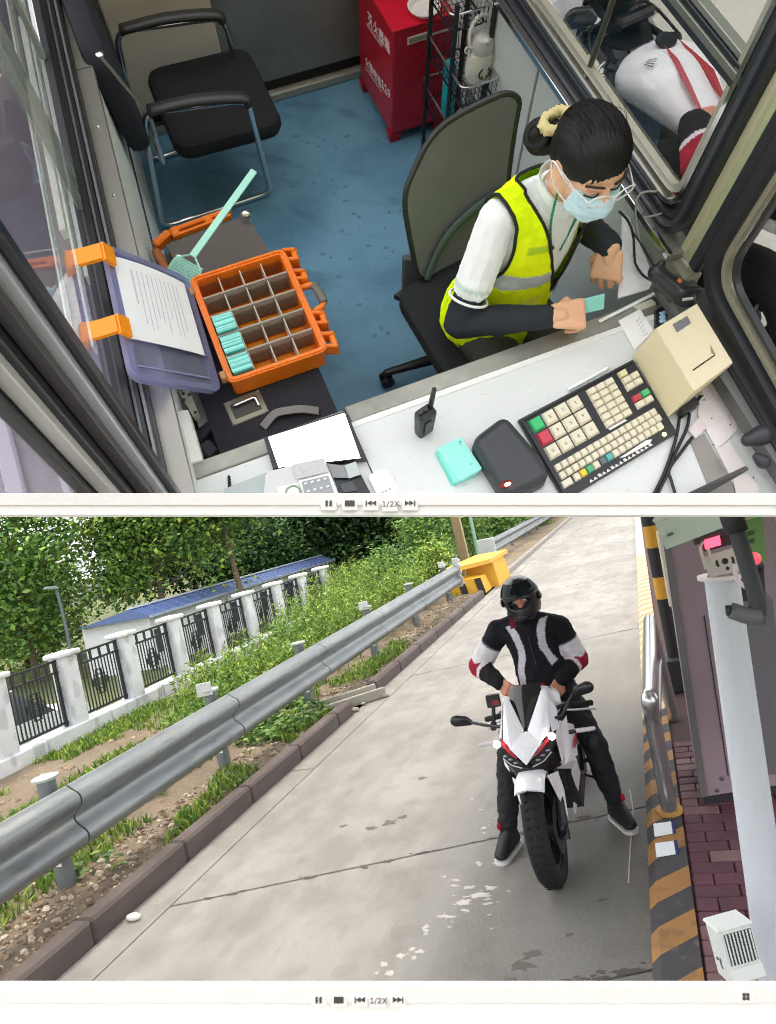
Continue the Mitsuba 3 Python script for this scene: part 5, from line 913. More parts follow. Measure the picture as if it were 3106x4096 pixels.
# verge
def vsheet(u, v):
    x = -3.79 - 3.95 * u; y = -2 + 62 * v; p = np.column_stack([x, y, np.zeros_like(x)])
    z = 0.02 + 0.10 * np.clip(u * 4, 0, 1) + 0.10 * (meshkit.fbm(p * 1.2, 3, 4) - 0.5) * np.clip(u * 5, 0, 1) * np.clip((1 - u) * 5, 0.2, 1); return np.column_stack([x, y, z])
add("verge", grid(50, 420, vsheet), "soil", smooth=True, kind="structure")
def vz(x, y): return vsheet(np.clip((-3.79 - np.atleast_1d(x)) / 3.95, 0, 1), (np.atleast_1d(y) + 2) / 62)[:, 2]
def rocks(n, xs, ys_, rmin, rmax, cols, seed):
    q = np.random.default_rng(seed); base = trimesh.creation.icosphere(1, 1.0); vs, fs, cs = [], [], []
    for i in range(n):
        x, y = xs(q), ys_(q); r = rmin + (rmax - rmin) * q.random() ** 3; v = base.vertices * (0.75 + 0.5 * q.random((42, 1))) * (r * (0.7 + 0.6 * q.random(3)) * V(1, 1, 0.7)); v = v @ RZ(q.random() * 360).T + V(x, y, float(vz(x, y)[0]) + r * 0.15)
        fs.append(base.faces + 42 * i); vs.append(v); cs.append(np.tile(np.array(lin(cols[q.integers(len(cols))])) * (0.75 + 0.4 * q.random()), (42, 1)))
    return trimesh.Trimesh(np.vstack(vs), np.vstack(fs), process=False), np.vstack(cs)
M("stone", VC, 0.9); M("leaf", VC, 0.55, spec=0.3)
m, c = rocks(3400, lambda q: -3.82 - 0.62 * q.random() ** 0.8, lambda q: 2.2 + 14.2 * q.random() ** 1.7, 0.008, 0.030, ["#7d6c5a", "#a5927c", "#b8a892", "#7b6a59", "#968c80", "#c7bba9"], 3)
add("gravel", m, "stone", color=c, label="brown gravel and small stones between the dark kerb and the guard rail", kind="stuff")
m, c = rocks(500, lambda q: -4.5 - 2.9 * q.random(), lambda q: 4 + 7 * q.random(), 0.008, 0.035, ["#8d7a66", "#a5927c", "#b8a892"], 5)
add("pebbles", m, "stone", color=c, label="small stones scattered over the bare soil before the white fence", kind="stuff")
def leaves(P_, size, cols, seed, flat=0.35, asp=0.5):
    """one small bent leaf at every point: two triangles pairs folded along the midrib"""
    q = np.random.default_rng(seed); n = len(P_); d = q.normal(size=(n, 3)); d[:, 2] = d[:, 2] * flat - 0.15; d /= np.linalg.norm(d, axis=1, keepdims=True)
    s = np.cross(d, q.normal(size=(n, 3)) * V(0.4, 0.4, 1) + V(0, 0, 0.6)); s /= np.linalg.norm(s, axis=1, keepdims=True) + 1e-9; L = size * (0.6 + 0.8 * q.random((n, 1))); nn = np.cross(s, d)
    a, b = P_, P_ + d * L; mL, mR = P_ + d * L * 0.45 + s * L * asp * 0.5 + nn * L * 0.06, P_ + d * L * 0.45 - s * L * asp * 0.5 + nn * L * 0.06
    v = np.stack([a, mL, b, mR], 1).reshape(-1, 3); i = np.arange(n)[:, None] * 4; f = np.vstack([i + [0, 1, 2], i + [0, 2, 3]])
    k = np.array([lin(c) for c in cols]); c = k[q.integers(len(k), size=n)] * (0.7 + 0.6 * q.random((n, 1)))
    return trimesh.Trimesh(v, f, process=False), np.repeat(c, 4, 0)
GREEN = ["#688a3a", "#7b9e45", "#587a34", "#90ae52", "#709446"]; DARK = ["#3a5535", "#4a673f", "#31492c", "#56754a", "#41603f"]; MID = ["#51753f", "#638944", "#466838", "#769a50", "#5d7d44"]; YEL = ["#9fb34a", "#b0c058", "#8aa64a"]
def blades(P_, h, cols, seed, w=0.012):
    q = np.random.default_rng(seed); n = len(P_); a = q.random(n) * 2 * np.pi; lean = q.normal(size=(n, 2)) * 0.35; H = h * (0.5 + q.random(n))[:, None]
    s = np.column_stack([np.cos(a), np.sin(a), np.zeros(n)]) * w; mid = P_ + np.column_stack([lean * 0.3, np.ones(n)]) * H * 0.55; tip = P_ + np.column_stack([lean, np.ones(n)]) * H * np.array([1, 1, 0.95])
    v = np.stack([P_ - s, P_ + s, mid + s * 0.7, mid - s * 0.7, tip], 1).reshape(-1, 3); i = np.arange(n)[:, None] * 5; f = np.vstack([i + [0, 1, 2], i + [0, 2, 3], i + [3, 2, 4]])
    k = np.array([lin(c) for c in cols]); c = k[q.integers(len(k), size=n)] * (0.7 + 0.6 * q.random((n, 1))); return trimesh.Trimesh(v, f, process=False), np.repeat(c, 5, 0)
def scat(n, x0, x1, y0, y1, thr, seed, sc=0.9):
    q = np.random.default_rng(seed); p = np.column_stack([x0 + (x1 - x0) * q.random(n), y0 + (y1 - y0) * q.random(n), np.zeros(n)]); keep = meshkit.fbm(p * sc, 3, seed) > thr; p = p[keep]; p[:, 2] = vz(p[:, 0], p[:, 1]) - 0.01; return p
gp = np.vstack([scat(9000, -7.5, -4.35, 3.2, 9.5, 0.52, 31), scat(9000, -6.3, -4.4, 3.5, 9, 0.40, 32), scat(3000, -7.6, -7.0, 5, 10, 0.45, 36), scat(3500, -4.35, -3.95, 4.6, 12, 0.5, 33), scat(2500, -4.5, -3.9, 9, 16.5, 0.55, 35)])
m, c = blades(gp, 0.085, GREEN + YEL, 34); add("grass", m, "leaf", color=c, label="patchy green grass on the verge behind and under the guard rail", kind="stuff")
def leafy(n, x0, x1, y0, y1, thr, seed, h, size, cols):
    p = scat(n, x0, x1, y0, y1, thr, seed); q = np.random.default_rng(seed + 1); p[:, 2] += h * q.random(len(p)); return leaves(p, size, cols, seed + 2, 0.3, 0.55)
m, c = leafy(9000, -5.6, -3.95, 4.2, 9.5, 0.50, 41, 0.13, 0.075, GREEN + MID); add("weeds", m, "leaf", color=c, label="low leafy weeds round the guard rail posts", kind="stuff")
def shrub(name, label, c, r, n, size, cols, seed, group=None, stems=6):
    """a bush of leaf clumps on stems: c = centre of its foot, r = half width, half depth, height"""
    k = thing(name, label, "shrub", group); q = np.random.default_rng(seed); cl = q.normal(size=(22, 3)) * V(0.45, 0.45, 0.3); cl[:, 2] = q.random(22) * 0.95
    ps = []
    for i in range(22):
        w = (1.1 - 0.75 * cl[i, 2]); ps.append(cl[i] * V(w, w, 1) + q.normal(size=(n // 22, 3)) * V(0.20, 0.20, 0.13))
    p = np.vstack(ps) * V(*r); p[:, 2] = np.abs(p[:, 2]); m, col = leaves(p + V(c), size, cols, seed, 0.5, 0.5)
    add("foliage", m, "leaf", k, color=col, kind="stuff")
    add("stems", [tube([V(c), V(c) + cl[i] * V(*r) * V(0.5, 0.5, 0.5), V(c) + cl[i] * V(*r)], 0.010, 5) for i in range(stems)], P("#5b5636", 0.8), k)
    return k
def weed(name, label, c, r, n, cols, seed, leaf=0.085, group=None):
    """a loose clump of upright weed stems with narrow leaves up their length: c = foot, r = half width, half depth, height"""
    k = thing(name, label, "weeds", group); q = np.random.default_rng(seed); foot = np.clip(q.normal(size=(n, 2)), -1.9, 1.9) * 0.5 * V(r[0], r[1]) * 1.1; h = r[2] * (0.45 + 0.6 * q.random(n)); ln = q.normal(size=(n, 2)) * 0.16; st, ps = [], []
    for i in range(n):
        f = V(c) + V(foot[i, 0], foot[i, 1], 0); t = f + V(ln[i, 0] * h[i] * 1.4, ln[i, 1] * h[i] * 1.4, h[i]); 
        if i % 3 == 0: st.append(cyl(f, t, 0.005, 5, 0.002))
        m_ = int(16 + 30 * h[i]); u = q.random(m_) ** 0.8; ps.append(f + (t - f) * u[:, None] + q.normal(size=(m_, 3)) * V(0.035, 0.035, 0.01))
    m, col = leaves(np.vstack(ps), leaf, cols, seed + 1, 0.9, 0.30); add("leaves", m, "leaf", k, color=col, kind="stuff"); add("stems", st, P("#7c8a45", 0.8), k, kind="stuff")
    b_, bc = blades(V(c) + np.column_stack([q.normal(size=(260, 2)) * 0.5 * V(r[0], r[1]), np.zeros(260)]), r[2] * 0.75, GREEN + YEL, seed + 2, 0.008); add("grass_blades", b_, "leaf", k, color=bc, kind="stuff"); return k
SH = [("low loose weed clump behind the guard rail nearest the viewer", (-5.3, 7.9, 0.1), (0.6, 0.8, 0.55), 90, GREEN), ("pale green weeds before the fourth white fence pillar", (-6.5, 9.9, 0.1), (0.6, 0.8, 0.6), 90, YEL + GREEN), ("weeds with yellowish tips behind the second rail joint", (-5.4, 9.9, 0.1), (0.7, 0.9, 0.65), 110, GREEN + YEL),
      ("leafy weeds between the rail and the sixth fence pillar", (-6.1, 11.6, 0.1), (0.8, 1.0, 0.75), 120, GREEN), ("tall weed clump beside the rail past its third joint", (-5.3, 12.6, 0.1), (0.7, 1.1, 0.85), 130, GREEN + YEL), ("tall pale weed clump before the far fence pillars", (-6.6, 14.0, 0.1), (0.8, 1.2, 0.95), 130, YEL + GREEN), ("tall grassy weeds near the far end of the guard rail", (-5.4, 15.2, 0.1), (0.7, 1.2, 1.05), 140, GREEN + YEL), ("tall yellow green weeds hiding the end of the white fence", (-6.9, 16.6, 0.1), (0.8, 1.3, 1.25), 140, YEL + GREEN)]
for i, (lb, c, r, n, cols) in enumerate(SH): weed("weed_clump", lb, c, r, n, cols, 60 + 3 * i, group="weed clumps behind the guard rail")
SH = [("dark leaved bush left of the brown utility pole", (-6.6, 18.4, 0.1), (0.9, 1.3, 1.25), 4800, 0.11, MID + GREEN), ("bright green bush right behind the rail end plate", (-5.4, 18.0, 0.1), (0.7, 1.2, 1.2), 4500, 0.11, GREEN + YEL), ("arching green bush between the utility pole and the trees", (-6.3, 21.0, 0.1), (1.1, 1.6, 1.9), 4500, 0.13, MID + GREEN), ("green bush behind the thin green pole", (-6.0, 25.0, 0.1), (1.2, 2.0, 2.1), 4500, 0.14, GREEN + MID), ("far bush behind the second guard rail", (-6.2, 31.0, 0.1), (1.3, 3.0, 2.0), 4500, 0.15, MID + GREEN), ("farthest roadside bush at the top of the lane", (-5.8, 38.0, 0.1), (1.2, 3.5, 1.9), 3500, 0.17, MID + YEL)]
for i, (lb, c, r, n, s, cols) in enumerate(SH): shrub("roadside_shrub", lb, c, r, n, s, cols, 160 + i, "bushes beside the lane")

# guard rail
M("galvanised", mikit.proc(lambda p, n, uv: mix(lin("#767d80"), lin("#999fa0"), fbm(p.x * 7, p.y * 3, p.z * 9, 4)) * (1 - 0.35 * smoothstep(0.55, 0.8, fbm(p.x * 4, p.y * 2.2, p.z * 16, 4))) + mi.Color3f(0.05, 0.02, 0.0) * smoothstep(0.66, 0.8, fbm(p.x * 9, p.y * 5, p.z * 4, 4))), 0.42, 0.5)
W = [(0, 0.32), (0.025, 0.335), (0.095, 0.38), (0.10, 0.445), (0.03, 0.51), (0.008, 0.55), (0.03, 0.59), (0.10, 0.655), (0.095, 0.72), (0.03, 0.765), (0.0, 0.79)]
W = curve([(x, z, 0) for x, z in W], 4)[:, :2].tolist()
WP = np.array(W + [(x - 0.010, z) for x, z in W[::-1]])
def wbeam(y0, y1, x0, dz=0.0, dx=0.0):
    n = len(WP); a = np.column_stack([x0 + WP[:, 0], np.full(n, y0), WP[:, 1]]); b = np.column_stack([x0 + dx + WP[:, 0], np.full(n, y1), WP[:, 1] + dz]); v = np.vstack([a, b]); f = []
    for j in range(n): f += [[j, (j + 1) % n, n + (j + 1) % n], [j, n + (j + 1) % n, n + j]]
    k2 = n // 2
    for j in range(k2 - 1): f += [[j, n - 1 - j, j + 1], [j + 1, n - 1 - j, n - 2 - j], [n + j, n + j + 1, 2 * n - 1 - j], [n + j + 1, 2 * n - 2 - j, 2 * n - 1 - j]]
    return trimesh.Trimesh(v, f, process=False)
gr_ = thing("guard_rail", "long grey steel guard rail with two waves along the left side of the lane", "guard rail")
jy = [1.9, 4.19, 6.42, 8.64, 10.96, 13.3, 16.35]
for a, b in zip(jy[:-1], jy[1:]):
    bm = add("beam", wbeam(a + 0.008, b - 0.008, -4.225), "galvanised", gr_, 50)
    for z in (0.40, 0.70):
        for o in (0.09, 0.05): add("bolt", cyl((-4.165, b - o, z), (-4.135, b - o, z), 0.012, 8), P("#5d6163", 0.4, 0.5), bm)
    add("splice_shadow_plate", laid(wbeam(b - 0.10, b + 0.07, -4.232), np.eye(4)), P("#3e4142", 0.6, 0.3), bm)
for i, y in enumerate((2.85, 4.16, 6.34, 8.40, 10.90, 13.25, 15.9)):
    pk = add("post", cyl((-4.375, y, -0.1), (-4.375, y, 0.86), 0.066, 18), P("#7d8587", 0.45, 0.3), gr_, 40)
    add("spacer", bx(-4.315, -4.225, y - 0.07, y + 0.07, 0.42, 0.70, bev=0.01), P("#6f7678", 0.45, 0.3), pk)
    add("cap", cyl((-4.375, y, 0.86), (-4.375, y, 0.878), 0.095, 20), P("#b9bdb8", 0.4, 0.2), pk, 40)
    if i in (2, 4, 6): add("reflector", box((0.15, 0.02, 0.13), (-4.375, y - 0.08, 0.90), RZ(20), bev=0.004), P("#dfe3e2", 0.35), pk)
    add("sticker", box((0.05, 0.004, 0.10), (-4.345, y - 0.068, 0.30), bev=0.001), P("#e2e3e2", 0.4), pk)
add("end_plate", [bx(-4.27, -4.13, 16.36, 16.40, 0.28, 0.95, bev=0.008)] + [cyl((-4.13, 16.35, z), (-4.13, 16.41, z), 0.045, 12) for z in (0.36, 0.48, 0.62, 0.76, 0.88)], P("#ccd0d0", 0.4, 0.2), gr_)
k = thing("far_guard_rail", "second grey guard rail with a blunt white end, farther up the lane", "guard rail")
for i, (a, b) in enumerate(((23.0, 26.5), (26.52, 30.5), (30.52, 35), (35.02, 41), (41.02, 50))): add("beam", wbeam(a, b, -4.75 + 0.05 * i, 0, 0.05), "galvanised", k, 50)
for y in (24.5, 28, 31.5, 35, 39, 44): add("post", bx(-4.95 + 0.012 * (y - 24), -4.83 + 0.012 * (y - 24), y - 0.06, y + 0.06, -0.1, 0.82), P("#868e90", 0.45, 0.3), k)
add("end_panel", pillow(0.55, 0.70, 0.10, 0.04, 0.02, (-4.76, 22.85, 0.52), RX(90)), P("#c3cacb", 0.45), k)
add("end_foot", bx(-4.82, -4.66, 22.8, 22.95, 0, 0.2), P("#d6d9d8", 0.5), k)
k = thing("yellow_block", "yellow concrete crash block with black stripes at the far end of the guard rail", "crash block")
YB = P("#d9a634", 0.65)
add("front_block", hullp([(-4.62, 16.55, 0), (-3.72, 16.75, 0), (-4.62, 17.3, 0), (-3.72, 17.5, 0), (-4.50, 16.62, 0.42), (-3.80, 16.82, 0.36), (-4.5, 17.2, 0.42), (-3.8, 17.4, 0.36)]), YB, k)
add("rear_block", hullp([(-4.35, 17.5, 0), (-3.55, 17.6, 0), (-4.35, 19.2, 0), (-3.55, 19.3, 0), (-4.25, 17.55, 0.66), (-3.62, 17.65, 0.62), (-4.25, 19.1, 0.66), (-3.62, 19.2, 0.62)]), YB, k)
add("top_slab", hullp([(x, y, z) for x, y in ((-4.55, 16.5), (-3.60, 17.4), (-4.35, 19.3), (-3.5, 19.3), (-4.6, 17.2)) for z in (0.60, 0.70)]), P("#e0b04a", 0.6), k)
for t in (0.40, 0.82): add("black_stripe", hullp([(-4.62 + 0.9 * (t + o) + dx, 16.535 + 0.2 * (t + o) + dy, z) for o, dx, dy, z in ((0, 0.02, 0.0, 0.01), (0.16, 0.02, 0.0, 0.01), (-0.12, 0.06, 0.045, 0.37), (0.04, 0.06, 0.045, 0.37), (0, 0.02, 0.02, 0.01), (0.04, 0.06, 0.07, 0.37))]), P("#35302b", 0.7), k)
k = thing("utility_pole", "brown utility pole standing behind the yellow crash block", "pole")
add("pole", cyl((-5.0, 20.6, -0.1), (-5.0, 20.6, 7.5), 0.15, 16, 0.12), P("#8c7a5b", 0.85), k, 40)
add("stay_wire", cyl((-4.80, 20.4, 0.3), (-4.98, 20.5, 7.2), 0.018, 6), P("#c9b98a", 0.5), k)
k = thing("green_pole", "thin pale green pole beside the blunt end of the far guard rail", "pole")
add("pole", cyl((-4.95, 22.3, -0.1), (-4.95, 22.3, 6.5), 0.055, 12), P("#8fb59c", 0.5), k, 40)

# white fence with black grilles
fc = thing("white_fence", "low white wall with square white pillars and black iron grilles, left of the lane", "fence")
M("white_wall", mikit.proc(lambda p, n, uv: mix(lin("#d4d6dc"), lin("#eceef2"), fbm(p.x * 3, p.y * 3, p.z * 5, 4)) * (1 - 0.25 * smoothstep(0.62, 0.8, noise(p.x * 9, p.y * 9, p.z * 4)))), 0.75)
py_ = [4.5, 5.70, 6.90, 8.12, 9.36, 10.62, 11.86, 13.12, 14.40, 15.70, 17.0]
for i, (a, b) in enumerate(zip([2.5] + [y + 0.55 for y in py_[:-1]], [y + 0.55 for y in py_])):
    add("plinth", bx(-7.96, -7.66 + 0.02 * rng.random(), a + 0.012, b - 0.012, -0.2, 0.30 + 0.02 * rng.random(), bev=0.015), "white_wall", fc)
irn = P("#1f2626", 0.5)
for i, y in enumerate(py_):
    pl = add("pillar", bx(-7.93, -7.68, y - 0.135, y + 0.135, 0.28, 1.24, bev=0.01), "white_wall", fc)
    add("cap", bx(-7.98, -7.63, y - 0.185, y + 0.185, 1.24, 1.31, bev=0.02), "white_wall", pl)
    if i + 1 < len(py_):
        a, b = y + 0.135, py_[i + 1] - 0.135; gk = add("grille", [bx(-7.82, -7.79, a, b, z, z + 0.03) for z in (0.36, 1.05, 1.20)] + [bx(-7.825, -7.785, q, q + 0.035, 0.32, 1.23) for q in (a + 0.02, b - 0.055)], irn, fc)
        for j in range(12):
            q = a + 0.08 + (b - a - 0.16) * (j + 0.5) / 12; add("bar", bx(-7.812, -7.798, q - 0.008, q + 0.008, 0.38, 1.06), irn, gk)
        for j in range(1, 5): q = a + (b - a) * j / 5; add("spacer", bx(-7.815, -7.795, q - 0.02, q + 0.02, 1.08, 1.20), irn, gk)
        mid = (a + b) / 2; fr = lambda y0, y1, z0, z1, t=0.016: [bx(-7.818, -7.792, y0, y1, z0, z0 + t), bx(-7.818, -7.792, y0, y1, z1 - t, z1), bx(-7.818, -7.792, y0, y0 + t, z0, z1), bx(-7.818, -7.792, y1 - t, y1, z0, z1)]
        add("ornament", fr(mid - 0.11, mid + 0.11, 0.62, 0.84) + fr(mid - 0.06, mid + 0.06, 0.55, 0.91) + fr(mid - 0.16, mid + 0.16, 0.68, 0.78), irn, gk)

# beyond the fence
k = thing("blue_roof_shed", "long low white building with a blue metal roof beyond the white fence", "building")
add("wall", bx(-19, -16.15, 20.9, 36.4, -1.3, 0.56), P("#d8dadb", 0.7), k)
rf = add("roof", hullp([(-15.9, 20.6, 0.62), (-15.9, 36.6, 0.54), (-15.9, 20.6, 0.58), (-15.9, 36.6, 0.50), (-16.6, 20.6, 0.95), (-16.6, 36.6, 0.87), (-19, 20.6, 0.6), (-19, 36.6, 0.52)]), P("#5b6f9f", 0.5), k)
add("ridge", bar((-16.6, 20.6, 0.97), (-16.6, 36.6, 0.89), 0.22, 0.05), P("#c4cbd8", 0.4), rf)
add("ribs", [bar((-15.92, y, 0.63 - 0.005 * (y - 20.6)), (-16.58, y, 0.95 - 0.005 * (y - 20.6)), 0.04, 0.03) for y in np.arange(20.9, 36.4, 0.6)], P("#7484ae", 0.5), rf, kind="stuff")
add("gutter", bar((-15.86, 20.6, 0.58), (-15.86, 36.6, 0.50), 0.10, 0.08), P("#9aa6bc", 0.5), k)
for y in np.arange(21, 36, 2.5): add("window", bx(-16.16, -16.12, y, y + 1.0, -0.7, 0.1), P("#3a4650", 0.3), k)
k = thing("parked_van", "white parked van partly hidden behind the nearest black fence grilles", "van")
cx_, cy_ = -11.6, 9.6
add("body", hullp([(cx_ + a * 0.85, cy_ + y, z) for a in (-1, 1) for y, z in ((-2.1, -0.9), (2.1, -0.9), (-2.15, -0.3), (2.15, -0.35), (-2.0, 0.02), (1.9, -0.04))]), P("#d9dde2", 0.3, 0, 0.5), k)
add("cabin", hullp([(cx_ + a * s, cy_ + y, z) for a in (-1, 1) for y, z, s in ((-1.9, -0.02, 0.82), (1.2, -0.02, 0.82), (-1.7, 0.56, 0.68), (0.45, 0.56, 0.68))]), P("#30373d", 0.15, 0, 0.5), k)
add("roof", hullp([(cx_ + a * 0.68, cy_ + y, z) for a in (-1, 1) for y in (-1.75, 0.5) for z in (0.54, 0.62)]), P("#dfe3e7", 0.3, 0, 0.5), k)
for a in (-0.8, 0.8):
    for y in (-1.35, 1.35): add("wheel", cyl((cx_ + a - 0.08, cy_ + y, -0.9), (cx_ + a + 0.08, cy_ + y, -0.9), 0.3, 18), P("#1d1e20", 0.7), k, 40)
k = thing("street_lamp", "slim grey street lamp with a flat head among the trees at the left", "street lamp")
add("pole", tube([(-20.0, 21.3, -1.2), (-20.0, 21.25, 1.5), (-20.0, 21.2, 2.15)], 0.06, 10), P("#6f7f80", 0.5), k, True)
add("head", hullp([(-20.05, 21.2, 2.12), (-20.05, 20.6, 2.2), (-19.85, 20.6, 2.2), (-19.85, 21.2, 2.12), (-20.0, 20.7, 2.28), (-19.9, 21.1, 2.24)]), P("#b8bcb8", 0.4), k)
def tree(name, label, b, h, cr, n, size, cols, seed, lean=(0, 0), low=0.3, tr=0.14):
    k = thing(name, label, "tree", "trees beyond the fence and the lane"); q = np.random.default_rng(seed); b = V(b); top = b + V(lean[0], lean[1], h * 0.75)
    tk = add("trunk", sweep(curve([b, b + (top - b) * 0.5 + q.normal(size=3) * V(0.08, 0.08, 0), top], 6), circ(1, 9)) if 0 else [cyl(b, b + (top - b) * 0.5, tr, 10, tr * 0.75), cyl(b + (top - b) * 0.5, top, tr * 0.75, 10, tr * 0.35)], P("#776a58", 0.9), k, 40)
    cs = []; lim = []
    for i in range(34):
        a = q.random() * 2 * np.pi; rr = cr * math.sqrt(q.random()) * (0.5 + 0.5 * q.random()); z = low * h + (1 - low) * h * q.random() ** 0.9; w = 1.0 if z < 0.75 * h else 0.65; cs.append(b + V(lean[0] * z / h + rr * w * math.cos(a), lean[1] * z / h + rr * w * math.sin(a), z))
    for c in cs[:14]: s = b + (top - b) * min(0.95, max(0.3, (c[2] - b[2]) / h * 0.9)); lim.append(tube([s, (s + c) / 2 + (0, 0, 0.1), c], 0.035, 5))
    add("limbs", lim, P("#6b5e4e", 0.9), tk)
    ps = np.vstack([c + q.normal(size=(n // 34, 3)) * V(0.26, 0.26, 0.20) * cr * (0.6 + 0.6 * q.random()) for c in cs]); m, col = leaves(ps, size, cols, seed + 9, 0.6, 0.55)
    add("crown", m, "leaf", k, color=col, kind="stuff")
TR_ = [("roadside_tree", "leafy tree with a leaning pale trunk behind the fourth fence pillar", (-18.3, 24.6, -1.2), 8.0, 3.2, 20000, 0.22, GREEN + YEL + MID, (0.4, -0.3), 0.34), ("roadside_tree", "tree with a straight pale trunk before the blue roofed building", (-15.2, 25.6, -1.2), 8.5, 2.8, 24000, 0.22, MID, (-0.4, 0), 0.52),
       ("roadside_tree", "big dark tree at the left edge with bright gaps between its leaves", (-22.5, 22.0, -1.2), 8.0, 3.4, 15000, 0.24, MID + GREEN, (0, 0), 0.2), ("roadside_tree", "yellow green tree low at the left edge behind the street lamp", (-27.5, 26.5, -1.2), 5.5, 3.0, 16000, 0.24, YEL + GREEN, (0, 0), 0.15),
       ("dark_tree", "dense dark tree beyond the left end of the blue roof", (-23, 34, -1.2), 9, 4.2, 24000, 0.30, DARK, (0, 0), 0.14), ("dark_tree", "dense dark tree rising behind the middle of the blue roof", (-20.5, 39, -1.2), 10, 4.6, 26000, 0.32, DARK, (0, 0), 0.10),
       ("dark_tree", "dark green tree behind the far end of the blue roof", (-16.5, 42, -1.2), 10, 4.6, 26000, 0.32, DARK + MID, (0, 0), 0.10), ("dark_tree", "dark tree right of the blue roof above the tall weeds", (-12.5, 41, -1.0), 10, 4.2, 26000, 0.32, DARK, (0, 0), 0.08), ("dark_tree", "dark tree standing left of the brown utility pole", (-9.2, 38, -0.8), 9.5, 3.6, 24000, 0.30, DARK + MID, (0, 0), 0.08),
       ("bright_tree", "bright green tree behind the utility and green poles", (-7.4, 33, -0.4), 6.5, 2.4, 18000, 0.24, GREEN + MID, (0, 0), 0.10), ("bright_tree", "pale green tree at the top of the lane past the second rail", (-7.2, 46, -0.2), 7, 3.0, 16000, 0.28, GREEN + YEL, (0, 0), 0.08), ("dark_tree", "round dark bushlike tree close behind the blue roof", (-18.6, 33.5, -1.2), 4.4, 2.4, 16000, 0.22, DARK + MID, (0, 0), 0.2),
       ("dark_tree", "farthest dark tree over the top left of the lane", (-14, 52, -1.2), 12, 5.5, 22000, 0.40, DARK, (0, 0), 0.05), ("dark_tree", "distant dark tree between the two pole tops", (-5.5, 56, -0.5), 11, 4.5, 16000, 0.40, DARK + MID, (0, 0), 0.05)]
for i, (nm, lb, b, h, cr, n, s, cols, ln, lo) in enumerate(TR_): tree(nm, lb, b, h, cr, n, s, cols, 200 + 7 * i, ln, lo)

k = thing("toll_canopy", "wide flat toll station canopy above the near half of the lane", "canopy")
add("slab", bx(-3.3, 9.0, 0.3, 9.6, 6.6, 6.95), P("#c9cac8", 0.7), k)
for x, y in ((4.6, 1.5), (4.6, 8.0)): add("column", cyl((x, y, 0.1), (x, y, 6.6), 0.22, 20), P("#c4c5c4", 0.6), k, 40)


# ---------------------------------------------------------------- the toll island at the right
rng = np.random.default_rng(5)
k = thing("striped_kerb", "toll island kerb painted in slanting yellow and black stripes", "kerb")
ky = P("#c08a45", 0.7); kbk = P("#3f3d40", 0.7)
M("kerb_yellow", mikit.proc(lambda p, n, uv: mix(lin("#94693c"), mix(lin("#ab7f4a"), lin("#7d6647"), smoothstep(0.55, 0.75, fbm(p.x * 14, p.y * 14, p.z * 14, 3))), fbm(p.x * 6, p.y * 6, p.z * 6, 3))), 0.7)
M("kerb_black", mikit.proc(lambda p, n, uv: mix(lin("#343237"), mix(lin("#4b494c"), lin("#7a7268"), smoothstep(0.6, 0.8, fbm(p.x * 14, p.y * 14, p.z * 14, 3))), fbm(p.x * 6, p.y * 6, p.z * 6, 3))), 0.7)
y = 2.2; i = 0
while y < 17.5:
    w = 0.20 + 0.012 * rng.normal(); sl = 0.15
    add("stripe", hullp([(-0.355, y, -0.05), (-0.355, y + w, -0.05), (-0.345, y, 0.12), (-0.345, y + w, 0.12), (-0.305, y + 0.012, 0.150), (-0.305, y + w + 0.012, 0.150), (-0.145, y + sl, 0.150), (-0.145, y + w + sl, 0.150), (-0.145, y + sl, -0.05), (-0.145, y + w + sl, -0.05)]), ("kerb_yellow" if i % 2 else "kerb_black") if y < 6.3 else P(("#a58d6a", "#cdb893")[i % 2], 0.8), k)  # far stripes are paler: their overexposed glare is put into the colour
    y += w; i += 1
add("kerb_end", bx(-0.35, -0.145, 17.55, 60, -0.05, 0.15, bev=0.01), P("#a9a296", 0.8), k)
for j, q in enumerate(((-0.248, 4.284), (-0.245, 4.057))):
    kk = thing("marker_plate", ("white and blue marker plate on the striped kerb, nearer the handrail foot", "white and blue marker plate on the striped kerb, lower of the two")[j], "plate", "marker plates on the striped kerb")
    add("white_face", hullp([(q[0] + a, q[1] + b, z) for a, b, z in ((-0.052, -0.045, 0.153), (0.045, -0.02, 0.153), (-0.052, 0.06, 0.178), (0.045, 0.075, 0.178), (-0.05, 0.06, 0.153), (0.045, 0.075, 0.153))]), P("#e3e7ea", 0.4), kk)
    add("blue_edge", hullp([(q[0] + a, q[1] + b, z) for a, b, z in ((0.046, -0.02, 0.153), (0.062, -0.015, 0.153), (0.046, 0.075, 0.18), (0.062, 0.08, 0.18), (0.062, 0.08, 0.153))]), P("#23356e", 0.4), kk)
